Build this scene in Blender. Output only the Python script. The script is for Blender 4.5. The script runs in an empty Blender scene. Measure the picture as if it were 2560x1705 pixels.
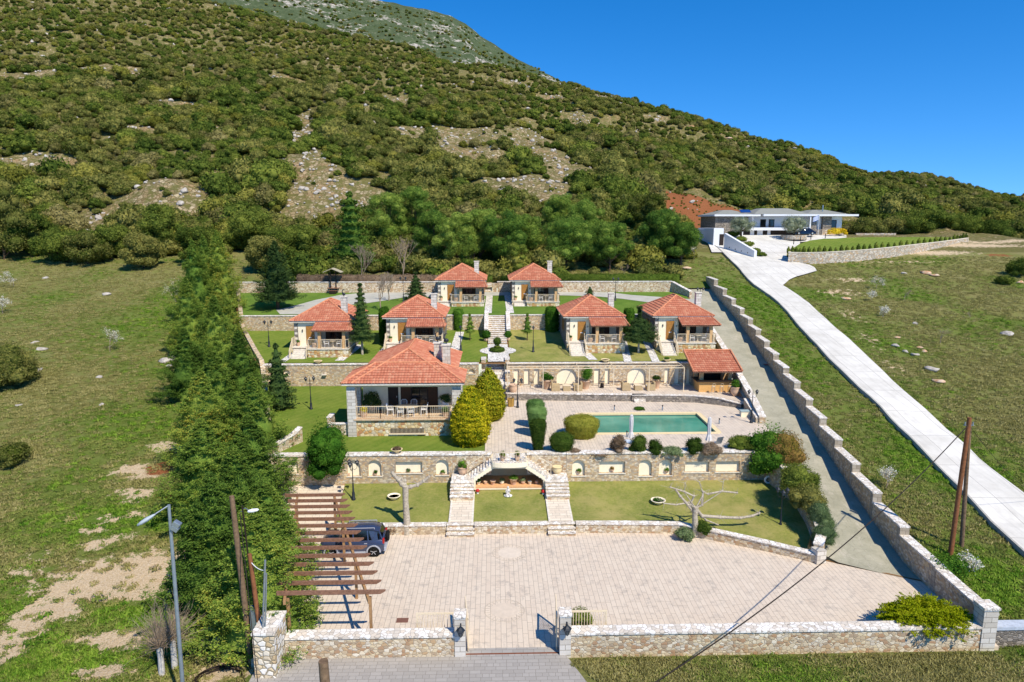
import bpy, bmesh, math, random
import numpy as np
from mathutils import Vector, Matrix
from mathutils.geometry import tessellate_polygon
R = math.radians
scn = bpy.context.scene
# ---------------------------------------------------------------- camera, world, sun, exposure
YAW, PITCH, F, CH = R(1.5), R(9.7), 1707.0, 20.1
cd = bpy.data.cameras.new('camera'); cam = bpy.data.objects.new('camera', cd)
scn.collection.objects.link(cam); scn.camera = cam
cam.location = (0, 0, CH); cam.rotation_euler = (R(90) - PITCH, 0, -YAW)
cd.sensor_width = 36; cd.lens = F/2560*36; cd.clip_start = .5; cd.clip_end = 6000
SUN_AZ, SUN_EL = R(146), R(50)          # azimuth clockwise from +Y: behind and to the right of the camera
w = bpy.data.worlds.new('World'); scn.world = w; w.use_nodes = True
wn = w.node_tree; sky = wn.nodes.new('ShaderNodeTexSky'); sky.sky_type = 'NISHITA'; sky.sun_disc = False
sky.sun_elevation = SUN_EL; sky.sun_rotation = SUN_AZ
sky.altitude = 2500; sky.air_density = 1.0; sky.dust_density = .0; sky.ozone_density = 3.5
hs = wn.nodes.new('ShaderNodeHueSaturation'); hs.inputs['Saturation'].default_value = 1.36; hs.inputs['Hue'].default_value = .503; hs.inputs['Value'].default_value = 1.03
wn.links.new(sky.outputs[0], hs.inputs['Color'])
_tc = wn.nodes.new('ShaderNodeTexCoord'); _mp = wn.nodes.new('ShaderNodeMapping'); _mp.inputs['Scale'].default_value = (1, 1, .9); _mp.inputs['Location'].default_value = (0, 0, .1)   # clear mountain air: no pale band at the horizon
wn.links.new(_tc.outputs['Generated'], _mp.inputs['Vector']); wn.links.new(_mp.outputs[0], sky.inputs['Vector'])
wn.links.new(hs.outputs[0], wn.nodes['Background'].inputs[0]); wn.nodes['Background'].inputs[1].default_value = .155
sl = bpy.data.lights.new('sun', 'SUN'); sl.energy = 4.15; sl.angle = R(.5); sl.color = (1, .925, .79)
so = bpy.data.objects.new('sun', sl); scn.collection.objects.link(so)
sd = Vector((math.sin(SUN_AZ)*math.cos(SUN_EL), math.cos(SUN_AZ)*math.cos(SUN_EL), math.sin(SUN_EL)))
so.rotation_euler = sd.to_track_quat('Z', 'Y').to_euler(); so.location = (40, -40, 80)
scn.view_settings.view_transform = 'Standard'; scn.view_settings.look = 'None'
scn.view_settings.exposure = .38; scn.view_settings.gamma = 1
scn.render.engine = 'CYCLES'
scn.cycles.max_bounces = 6; scn.cycles.diffuse_bounces = 3; scn.cycles.transparent_max_bounces = 4
# ---------------------------------------------------------------- placing: photo pixel (2560 wide) -> point in the world
_rt = Vector((math.cos(YAW), -math.sin(YAW), 0)); _fh = Vector((math.sin(YAW), math.cos(YAW), 0))
_fw = _fh*math.cos(PITCH) + Vector((0, 0, -math.sin(PITCH))); _up = _fh*math.sin(PITCH) + Vector((0, 0, math.cos(PITCH)))
def ray(px, py): return _fw + _rt*((px-1280)/F) - _up*((py-852.5)/F)
def G(px, py, z=0):
    d = ray(px, py); t = (z-CH)/d.z; return Vector((d.x*t, d.y*t, z))
def PY(px, py, y):
    d = ray(px, py); t = y/d.y; return Vector((d.x*t, y, CH+d.z*t))
def PX(px, y, z=8):                 # x of a pixel column at distance y, height z
    d = _fw + _rt*((px-1280)/F); dep = (Vector((0, y, z-CH))).dot(_fw)
    xc = (px-1280)/F*dep; return xc*math.cos(YAW) + y*math.sin(YAW)
# ---------------------------------------------------------------- colours and materials
def C(h, a=1):
    h = h.lstrip('#'); v = [int(h[i:i+2], 16)/255 for i in (0, 2, 4)]
    return tuple(x/12.92 if x <= .04045 else ((x+.055)/1.055)**2.4 for x in v) + (a,)
class NT:
    def __init__(s, name):
        s.m = bpy.data.materials.new(name); s.m.use_nodes = True; s.t = s.m.node_tree
        s.b = s.t.nodes['Principled BSDF']; s.o = s.t.nodes['Material Output']
        s.b.inputs['Roughness'].default_value = .85; s.b.inputs['Specular IOR Level'].default_value = .2
    def n(s, typ, ins=None, **kw):
        nd = s.t.nodes.new('ShaderNode'+typ)
        for k, v in kw.items(): setattr(nd, k, v)
        for k, v in (ins or {}).items(): s.put(nd, k, v)
        return nd
    def put(s, nd, k, v):
        if hasattr(v, 'is_output') or isinstance(v, bpy.types.NodeSocket): s.t.links.new(v, nd.inputs[k])
        else: nd.inputs[k].default_value = v
    def tc(s): return s.n('TexCoord').outputs['Object']
    def geo(s): return s.n('NewGeometry').outputs['Position']
    def mapv(s, v, sc=(1, 1, 1), rot=(0, 0, 0), loc=(0, 0, 0)):
        return s.n('Mapping', {'Vector': v, 'Scale': sc, 'Rotation': rot, 'Location': loc}).outputs[0]
    def noise(s, v, scale, detail=3, rough=.6, out=0):
        return s.n('TexNoise', {'Vector': v, 'Scale': scale, 'Detail': detail, 'Roughness': rough}).outputs[out]
    def ramp(s, fac, stops, interp='LINEAR'):
        r = s.n('ValToRGB', {'Fac': fac}); cr = r.color_ramp; cr.interpolation = interp
        while len(cr.elements) < len(stops): cr.elements.new(.5)
        for e, (p, c) in zip(cr.elements, stops):
            e.position = p; e.color = c if not isinstance(c, (int, float)) else (c, c, c, 1)
        return r.outputs[0]
    def mix(s, fac, a, b, blend='MIX'):
        m = s.n('Mix', data_type='RGBA', blend_type=blend)
        s.put(m, 0, fac); s.put(m, 6, a); s.put(m, 7, b); return m.outputs[2]
    def math(s, op, a, b=0., c=0.):
        m = s.n('Math', operation=op); s.put(m, 0, a); s.put(m, 1, b); s.put(m, 2, c); return m.outputs[0]
    def bump(s, h, strength=.5, dist=.02, nrm=None):
        b = s.n('Bump', {'Height': h, 'Strength': strength, 'Distance': dist})
        if nrm is not None: s.put(b, 'Normal', nrm)
        s.put(s.b, 'Normal', b.outputs[0]); return b.outputs[0]
    def col(s, c): s.put(s.b, 'Base Color', c); return s
    def rough(s, r, sp=None):
        s.put(s.b, 'Roughness', r)
        if sp is not None: s.put(s.b, 'Specular IOR Level', sp)
        return s
def m_plain(name, col, rough=.6, spec=.3, var=.12, scale=6, metal=0):
    s = NT(name); v = s.tc(); n = s.noise(v, scale, 4)
    c = col if not isinstance(col, str) else C(col)
    dk = tuple(x*(1-var*1.6) for x in c[:3])+(1,); lt = tuple(min(1, x*(1+var)) for x in c[:3])+(1,)
    s.col(s.ramp(n, [(.3, dk), (.7, lt)])); s.rough(rough, spec); s.b.inputs['Metallic'].default_value = metal
    return s.m
def m_stone(name, cols, scale=4.2, zs=1.35, mortar='#8f7d66', mw=.045, bump=.6, flat=False, stain=.35, warm=.0):
    """rubble masonry: every stone one colour, sunken mortar, weathering"""
    s = NT(name); v = s.tc()
    d = s.noise(v, 3.1, 2, out=1); vv = s.n('VectorMath', {0: v, 1: s.n('VectorMath', {0: d, 1: (.07, .07, .07)}, operation='MULTIPLY').outputs[0]}, operation='ADD').outputs[0]
    vm = s.mapv(vv, (1, 1, zs))
    vo = s.n('TexVoronoi', {'Vector': vm, 'Scale': scale, 'Randomness': .85}, feature='F1')
    ve = s.n('TexVoronoi', {'Vector': vm, 'Scale': scale, 'Randomness': .85}, feature='DISTANCE_TO_EDGE')
    rnd = s.n('SeparateColor', {'Color': vo.outputs['Color']}).outputs[0]
    k = len(cols); c = s.ramp(rnd, [(i/k, C(x)) for i, x in enumerate(cols)], 'CONSTANT')
    fine = s.noise(v, 22, 4, .7); c = s.mix(s.math('MULTIPLY', fine, .3), c, C('#b5a08a'), 'MULTIPLY')
    big = s.noise(s.mapv(v, (1, 1, .45)), .75, 4); st = s.ramp(big, [(.42, 0.), (.66, 1.)])
    c = s.mix(s.math('MULTIPLY', st, stain), c, C('#8d877c'))
    edge = s.ramp(ve.outputs['Distance'], [(mw*.35, 0.), (mw*1.5, 1.)])
    c = s.mix(edge, C(mortar), c)
    s.col(c); s.rough(.9, .1)
    h = s.math('ADD', s.math('MULTIPLY', s.ramp(ve.outputs['Distance'], [(0, 0.), (mw*3, 1.)]), 1.), s.math('MULTIPLY', fine, .25))
    s.bump(h, bump, .05); return s.m
def m_ashlar(name, c1, c2, mortar, bw=.5, rh=.24):
    s = NT(name); v = s.tc(); x = s.n('SeparateXYZ', {0: v})
    u = s.math('ADD', x.outputs[0], x.outputs[1])
    vv = s.n('CombineXYZ', {0: u, 1: x.outputs[2], 2: 0.}).outputs[0]
    b = s.n('TexBrick', {'Vector': vv, 'Color1': C(c1), 'Color2': C(c2), 'Mortar': C(mortar), 'Scale': 1., 'Mortar Size': .012, 'Brick Width': bw, 'Row Height': rh, 'Bias': 0.})
    n = s.noise(v, 9, 5, .7); c = s.mix(s.math('MULTIPLY', n, .5), b.outputs[0], C('#9c9488'), 'MULTIPLY')
    s.col(c); s.rough(.9, .1); s.bump(s.math('SUBTRACT', s.math('MULTIPLY', n, .4), b.outputs[1]), .5, .03); return s.m
def m_pave(name, c1, c2, joint, stain, bw=.9, rh=.24, rot=90, joint_w=.012, stain_amt=.5):
    s = NT(name); v = s.mapv(s.tc(), (1, 1, 1), (0, 0, R(rot)))
    b = s.n('TexBrick', {'Vector': v, 'Color1': C(c1), 'Color2': C(c2), 'Mortar': C(joint), 'Scale': 1., 'Mortar Size': joint_w, 'Mortar Smooth': .3, 'Brick Width': bw, 'Row Height': rh, 'Bias': 0.}, offset_frequency=2, offset=.37, squash_frequency=3, squash=.6)
    n1 = s.noise(v, 1.6, 6, .75); n2 = s.noise(s.mapv(v, (1, 2.2, 1)), .42, 4, .6); n3 = s.noise(v, 14, 3)
    st = s.math('MULTIPLY', s.ramp(n1, [(.5, 0.), (.72, 1.)]), s.ramp(n2, [(.35, .25), (.65, 1.)]))
    c = s.mix(s.math('MULTIPLY', st, stain_amt), b.outputs[0], C(stain))
    c = s.mix(s.math('MULTIPLY', n3, .22), c, C('#b5a595'), 'MULTIPLY')
    s.col(c); s.rough(.75, .25); s.bump(s.math('SUBTRACT', s.math('MULTIPLY', n3, .3), b.outputs[1]), .35, .02); return s.m
def m_crazy(name, c1='#f4eee4', c2='#d9cfc0', joint='#9a9083', scale=4.3, mw=.035):
    return m_stone(name, [c1, c2, '#efe7da', '#fbf7f0', '#e4d8c6'], scale, .9, joint, mw, .35, stain=.15)
def m_lawn(name, g1, g2, dry, stripe=0., dryamt=.45):
    s = NT(name); v = s.geo()
    n1 = s.noise(v, .5, 4, .6); n2 = s.noise(v, 5.5, 5, .8); n3 = s.noise(v, 38, 3, .8)
    c = s.mix(s.ramp(n1, [(.35, 0.), (.65, 1.)]), C(g1), C(g2))
    c = s.mix(s.math('MULTIPLY', s.ramp(s.noise(v, .33, 5, .7), [(.46, 0.), (.7, 1.)]), dryamt), c, C(dry))
    c = s.mix(s.ramp(n2, [(.35, .0), (.7, .55)]), c, C(dry)); c = s.mix(s.ramp(s.noise(v, 2.1, 6, .8), [(.52, 0.), (.66, .5)]), c, C(g1))
    c = s.mix(s.math('MULTIPLY', n3, .6), c, C('#9aa070'), 'MULTIPLY')
    if stripe:
        wv = s.n('TexWave', {'Vector': s.mapv(v, (1, 1, 1), (0, 0, R(35))), 'Scale': .45, 'Distortion': 1.2}).outputs['Fac']
        c = s.mix(s.math('MULTIPLY', wv, stripe), c, C(g1), 'MULTIPLY')
    s.col(c); s.rough(.95, .05); s.bump(s.math('ADD', n3, s.math('MULTIPLY', n2, .8)), .8, .06); return s.m
def m_leaf(name, dark, mid, light, tip=None, scale=.9, trans=.3):
    """foliage: clump colour from position, leaf colour per leaf, a little light through the leaf"""
    s = NT(name); g = s.n('NewGeometry'); oi = s.n('ObjectInfo')
    n = s.math('ADD', s.math('MULTIPLY', s.noise(g.outputs['Position'], scale, 2, .6), .6), s.math('MULTIPLY', s.noise(g.outputs['Position'], scale*4.5, 2, .6), .4))
    f = s.math('ADD', s.math('MULTIPLY', n, .75), s.math('MULTIPLY', g.outputs['Random Per Island'], .35))
    f = s.math('ADD', f, s.math('MULTIPLY', s.math('SUBTRACT', oi.outputs['Random'], .5), .28))
    st = [(.3, C(dark)), (.52, C(mid)), (.78, C(light))]
    if tip: st.append((.9, C(tip)))
    c = s.ramp(f, st)
    s.t.nodes.remove(s.b); d = s.n('BsdfDiffuse', {'Color': c}); t = s.n('BsdfTranslucent', {'Color': c})
    mx = s.n('MixShader', {0: trans, 1: d.outputs[0], 2: t.outputs[0]}); s.t.links.new(mx.outputs[0], s.o.inputs[0]); return s.m
# ---------------------------------------------------------------- meshes
def collect(parent):
    return parent
def link(o, parent=None):
    scn.collection.objects.link(o)
    if parent is not None: o.parent = parent
    return o
def tag(o, label=None, cat=None, group=None, kind=None):
    if label: o['label'] = label
    if cat: o['category'] = cat
    if group: o['group'] = group
    if kind: o['kind'] = kind
    return o
def thing(name, label, cat, loc=(0, 0, 0), rz=0, group=None):
    o = bpy.data.objects.new(name, None); o.location = loc; o.rotation_euler = (0, 0, rz); o.empty_display_size = .2
    return tag(link(o), label, cat, group)
def copy_tree(o, loc=None, rz=None, label=None, group=None, scale=None, parent=None):
    c = o.copy(); link(c, parent)
    if loc is not None: c.location = loc
    if rz is not None: c.rotation_euler = (0, 0, rz)
    if scale is not None: c.scale = (scale,)*3 if isinstance(scale, (int, float)) else scale
    if label: c['label'] = label
    if group: c['group'] = group
    for ch in KIDS.get(o.name, []): copy_tree(ch, parent=c)
    return c
KIDS = {}
class MB:
    def __init__(s): s.v = []; s.f = []; s.mi = []; s.uv = []; s.cur = 0; s.sm = []
    def add(s, vs, fs, uvs=None, smooth=False):
        o = len(s.v); s.v += [tuple(v) for v in vs]
        for i, f in enumerate(fs):
            s.f.append(tuple(k+o for k in f)); s.mi.append(s.cur); s.sm.append(smooth)
            s.uv.append(uvs[i] if uvs else None)
        return s
    def box(s, x0, x1, y0, y1, z0, z1, M=None):
        vs = [Vector(p) for p in ((x0,y0,z0),(x1,y0,z0),(x1,y1,z0),(x0,y1,z0),(x0,y0,z1),(x1,y0,z1),(x1,y1,z1),(x0,y1,z1))]
        if M is not None: vs = [M @ v for v in vs]
        return s.add(vs, [(0,3,2,1),(4,5,6,7),(0,1,5,4),(1,2,6,5),(2,3,7,6),(3,0,4,7)])
    def cbox(s, c, sx, sy, sz, rz=0):
        M = Matrix.Translation(c) @ Matrix.Rotation(rz, 4, 'Z'); return s.box(-sx/2, sx/2, -sy/2, sy/2, 0, sz, M)
    def bar(s, p, q, w, h=None, up=(0, 0, 1)):
        p, q = Vector(p), Vector(q); d = (q-p); h = h or w
        if d.length < 1e-6: return s
        z = d.normalized(); u = Vector(up)
        if abs(z.dot(u)) > .98: u = Vector((0, 1, 0))
        x = z.cross(u).normalized()*w/2; y = x.cross(z).normalized()*h/2
        vs = [p-x-y, p+x-y, p+x+y, p-x+y, q-x-y, q+x-y, q+x+y, q-x+y]
        return s.add(vs, [(0,3,2,1),(4,5,6,7),(0,1,5,4),(1,2,6,5),(2,3,7,6),(3,0,4,7)])
    def prism(s, poly, z0, z1):
        """vertical prism over a polygon; z0/z1 number or function(x,y)"""
        f0 = z0 if callable(z0) else (lambda x, y: z0); f1 = z1 if callable(z1) else (lambda x, y: z1)
        n = len(poly); a = sum(poly[i][0]*poly[(i+1) % n][1]-poly[(i+1) % n][0]*poly[i][1] for i in range(n))
        if a < 0: poly = poly[::-1]
        vs = [(x, y, f0(x, y)) for x, y in poly] + [(x, y, f1(x, y)) for x, y in poly]
        fs = [(i, (i+1) % n, n+(i+1) % n, n+i) for i in range(n)]
        if n == 4: fs += [(3, 2, 1, 0), (4, 5, 6, 7)]
        else:
            for t in tessellate_polygon([[Vector((x, y, 0)) for x, y in poly]]):
                p = [Vector(poly[k]+(0,)) if isinstance(poly[k], tuple) else Vector((poly[k][0], poly[k][1], 0)) for k in t]
                if (p[1]-p[0]).cross(p[2]-p[0]).z < 0: t = t[::-1]
                fs += [tuple(n+k for k in t), tuple(k for k in t[::-1])]
        return s.add(vs, fs)
    def tube(s, pts, rad, n=8, cap=True, smooth=True):
        pts = [Vector(p) for p in pts]; m = len(pts); rad = rad if isinstance(rad, (list, tuple)) else [rad]*m
        vs = []; prev = None
        for i, p in enumerate(pts):
            d = (pts[min(i+1, m-1)]-pts[max(i-1, 0)]).normalized()
            if prev is None:
                u = Vector((0, 0, 1)) if abs(d.z) < .9 else Vector((1, 0, 0)); x = d.cross(u).normalized()
            else: x = (prev-d*prev.dot(d)).normalized()
            prev = x; y = d.cross(x)
            for k in range(n):
                a = 2*math.pi*k/n; vs.append(p+x*math.cos(a)*rad[i]+y*math.sin(a)*rad[i])
        fs = [(i*n+k, i*n+(k+1) % n, (i+1)*n+(k+1) % n, (i+1)*n+k) for i in range(m-1) for k in range(n)]
        s.add(vs, fs, smooth=smooth)
        if cap: s.add([vs[k] for k in range(n)], [tuple(range(n))[::-1]]); s.add([vs[(m-1)*n+k] for k in range(n)], [tuple(range(n))])
        return s
    def lathe(s, prof, c=(0, 0, 0), n=16, sx=1, sy=1, smooth=True, M=None):
        vs = []; c = Vector(c)
        for r, z in prof:
            for k in range(n):
                a = 2*math.pi*k/n; v = Vector((math.cos(a)*r*sx, math.sin(a)*r*sy, z))
                vs.append((M @ v if M is not None else v)+c)
        fs = [(i*n+k, i*n+(k+1) % n, (i+1)*n+(k+1) % n, (i+1)*n+k) for i in range(len(prof)-1) for k in range(n)]
        s.add(vs, fs, smooth=smooth); m = len(prof)
        if prof[0][0] > 1e-4: s.add(vs[:n], [tuple(range(n))[::-1]])
        if prof[-1][0] > 1e-4: s.add(vs[(m-1)*n:], [tuple(range(n))])
        return s
    def ball(s, c, r, n=10, sc=(1, 1, 1)):
        k = max(5, n//2+1); prof = [(max(1e-5, math.sin(math.pi*i/k))*r, -math.cos(math.pi*i/k)*r*sc[2]) for i in range(k+1)]
        return s.lathe(prof, c, n, sc[0], sc[1])
    def sheet(s, xs, ys, fz):
        n = len(xs); vs = [(x, y, fz(x, y)) for y in ys for x in xs]
        return s.add(vs, [(j*n+i, j*n+i+1, (j+1)*n+i+1, (j+1)*n+i) for j in range(len(ys)-1) for i in range(n-1)])
    def strip(s, rows, smooth=False):
        n = len(rows[0]); vs = [p for r in rows for p in r]
        return s.add(vs, [(j*n+i, j*n+i+1, (j+1)*n+i+1, (j+1)*n+i) for j in range(len(rows)-1) for i in range(n-1)], smooth=smooth)
    def build(s, name, mats, parent=None, loc=None, rz=0, label=None, cat=None, group=None, kind=None, bevel=0):
        me = bpy.data.meshes.new(name); me.from_pydata(s.v, [], s.f)
        mats = mats if isinstance(mats, (list, tuple)) else [mats]
        for m in mats: me.materials.append(m)
        if len(mats) > 1: me.polygons.foreach_set('material_index', s.mi)
        me.polygons.foreach_set('use_smooth', s.sm)
        if any(u is not None for u in s.uv):
            ul = me.uv_layers.new(name='UVMap').data; k = 0
            for f, u in zip(s.f, s.uv):
                for j in range(len(f)):
                    if u: ul[k].uv = u[j]
                    k += 1
        me.update(); o = bpy.data.objects.new(name, me); link(o, parent)
        if parent is not None: KIDS.setdefault(parent.name, []).append(o)
        if loc is not None: o.location = loc
        if rz: o.rotation_euler = (0, 0, rz)
        if bevel:
            b = o.modifiers.new('bevel', 'BEVEL'); b.width = bevel; b.segments = 2; b.limit_method = 'ANGLE'
        return tag(o, label, cat, group, kind)
def np_obj(name, V, Q, mat, parent=None, loc=None, attrs=None, smooth=False, mi=None):
    """numpy verts (N,3) and quads (M,4) -> object"""
    me = bpy.data.meshes.new(name); V = np.asarray(V, np.float32); Q = np.asarray(Q, np.int32); k = Q.shape[1]
    me.vertices.add(len(V)); me.vertices.foreach_set('co', V.ravel())
    me.loops.add(Q.size); me.loops.foreach_set('vertex_index', Q.ravel())
    me.polygons.add(len(Q)); me.polygons.foreach_set('loop_start', np.arange(0, Q.size, k, dtype=np.int32)); me.polygons.foreach_set('loop_total', np.full(len(Q), k, np.int32))
    for m in (mat if isinstance(mat, (list, tuple)) else [mat]): me.materials.append(m)
    if mi is not None: me.polygons.foreach_set('material_index', np.asarray(mi, np.int32))
    if smooth: me.polygons.foreach_set('use_smooth', np.ones(len(Q), bool))
    me.update(); me.validate()
    o = bpy.data.objects.new(name, me); link(o, parent)
    if parent is not None: KIDS.setdefault(parent.name, []).append(o)
    if loc is not None: o.location = loc
    return o
# ================================================================ the land
def smooth(a, b, t): t = np.clip((t-a)/(b-a), 0, 1); return t*t*(3-2*t)
_rng = np.random.RandomState(7)
_ph = _rng.rand(40, 3)*6.28
def wob(x, y, wl, k0=0):
    """smooth pseudo noise in -1..1 of wavelength wl"""
    s = 0
    for i in range(5):
        a = _ph[(k0+i) % 40]; s = s + np.sin(x/wl*6.28*math.cos(a[0]*3+i)+y/wl*6.28*math.sin(a[0]*3+i)+a[1]+1.3*np.sin(x/wl*2.9+a[2]+y/wl*3.7))
    return s/3.2
XL = [(-20, -8), (27, -10.5), (42, -14.2), (50, -17), (67, -23), (81, -30), (98, -36.5)]
XR = [(-20, 23.9), (29, 24.1), (41, 25.0), (60, 27.6), (81, 30.3), (101, 31.8)]
def xL(y): return np.interp(y, [p[0] for p in XL], [p[1] for p in XL])
def xR(y): return np.interp(y, [p[0] for p in XR], [p[1] for p in XR])
def zdrive(y): return np.maximum(0, .177*(y-37))
# columns of the hill: tangent of azimuth (x/y) -> profile of (distance, height)
def _cp(px, rows):
    out = []
    for py, y in rows:
        p = PY(px, py, y); out.append((p.y, p.z, p.x/p.y))
    return out
COLS = []
def _col(px, pys):
    t = PX(px, 200, 20)/200; prof = [(115, 14.0), (128, 16.6)]
    for py, y in pys: prof.append((y, PY(px, py, y).z))
    yl, zl = prof[-1]; prof += [(yl+40, zl-1), (yl+140, zl-30), (yl+500, zl-90)]
    COLS.append((t, prof))
_col(-500, [(290, 205), (60, 285), (-150, 380)])
_col(0, [(400, 165), (180, 250), (-90, 400)])
_col(320, [(400, 165), (190, 255), (-60, 400)])
_col(620, [(415, 165), (215, 250), (20, 385)])
_col(800, [(420, 165), (230, 250), (62, 372)])
_col(1000, [(425, 165), (250, 250), (118, 365)])
_col(1200, [(430, 165), (290, 250), (160, 355)])
_col(1400, [(445, 170), (330, 245), (207, 340)])
_col(1700, [(478, 175), (395, 240), (285, 325)])
_col(1950, [(505, 180), (445, 235), (365, 310)])
_col(2200, [(538, 178), (495, 230), (432, 300)])
_col(2560, [(575, 185), (543, 230), (493, 290)])
_col(3100, [(590, 185), (560, 230), (520, 290)])
CT = np.array([c[0] for c in COLS])
_yy = np.linspace(0, 1500, 751)
def _prof(prof):
    z = np.interp(_yy, [p[0] for p in prof], [p[1] for p in prof]); k = np.ones(13)/13
    zp = np.concatenate([np.full(6, z[0]), z, np.full(6, z[-1])]); return np.convolve(zp, k, 'valid')
CP = np.array([_prof(c[1]) for c in COLS])
def hnat(x, y):
    """the natural ground outside the terraces"""
    x = np.asarray(x, float); y = np.asarray(y, float)
    zn = .17*np.maximum(y-33, -2)
    t = x/np.maximum(y, 1)
    i = np.clip(np.searchsorted(CT, t)-1, 0, len(CT)-2); f = np.clip((t-CT[i])/(CT[i+1]-CT[i]), 0, 1)
    f = f*f*(3-2*f)*.6+f*.4
    yi = np.clip(y/2, 0, 749.999); j = yi.astype(int); g = yi-j
    a = CP[i, j]*(1-g)+CP[i, j+1]*g; b = CP[i+1, j]*(1-g)+CP[i+1, j+1]*g
    zh = a*(1-f)+b*f
    k = smooth(105, 132, y)
    z = zn*(1-k)+zh*k
    # front left: the field drops towards the street, rough bank
    left = smooth(-9, -14, x)*smooth(60, 30, y)
    z = z+left*(-.35)
    rough = smooth(120, 150, y)
    z = z+.12*wob(x, y, 11)*(1-rough)*smooth(24, 40, y)+(wob(x, y, 23, 5)*1.1+wob(x, y, 9, 11)*.45+wob(x, y, 61, 17)*2.0)*rough*smooth(600, 300, y)
    # platform of the modern house and its lawn
    hp = smooth(34, 40, x)*smooth(98, 90, x)*smooth(106, 112, y)*smooth(166, 150, y)
    z = z*(1-hp)+np.minimum(.17*(y-33), 17.85)*hp
    return z
def zlawn1(x, y): return .55+(np.asarray(y)-42.6)*.14
def zlawn2(x, y): return 3.22+.05*np.maximum(0, np.asarray(y)-50)
def zlawn3(x, y): return 6.35+.09*(np.asarray(y)-67.8)
def zlawn4(x, y): return 9.3+.075*(np.asarray(y)-81.6)
DL = [(38.2, 19.5), (42, 20.6), (48, 21.6), (56.4, 22.6), (66, 23.6), (78, 25.0), (90, 26.5), (98, 27.4)]   # left edge of the driveway
def xD(y): return np.interp(y, [p[0] for p in DL], [p[1] for p in DL])
XMID = .2                                             # central axis of the estate
def gz(x, y):
    """height of whatever one walks on at x,y"""
    if not (29.3 < y < 98 and xL(y) < x < xR(y)): return float(hnat(x, y)) if y > 29.3 else -.02
    if y > 38.2 and x > xD(y): return float(zdrive(y))
    if y < 42.3: return 0.
    if y < 48: return float(zlawn1(x, y))
    if y < 67.5:
        if x > -1.6: return 3.3 if y < 63.8 else 3.92
        return float(zlawn2(x, y))
    if y < 81.3: return float(zlawn3(x, y))
    return float(zlawn4(x, y))
def at(px, py, f=None):
    """point where the ground is seen through photo pixel px,py"""
    f = f or gz; d = ray(px, py); t = 20.
    while t < 700:
        p = Vector((d.x*t, d.y*t, CH+d.z*t))
        if p.z <= f(p.x, p.y): break
        t += .25 if t < 150 else 1.
    lo, hi = t-1, t
    for _ in range(14):
        m = (lo+hi)/2; p = Vector((d.x*m, d.y*m, CH+d.z*m))
        if p.z <= f(p.x, p.y): hi = m
        else: lo = m
    return Vector((d.x*hi, d.y*hi, CH+d.z*hi))
def fn(x, y): return float(hnat(x, y))
def atn(px, py): return at(px, py, fn)

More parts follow.
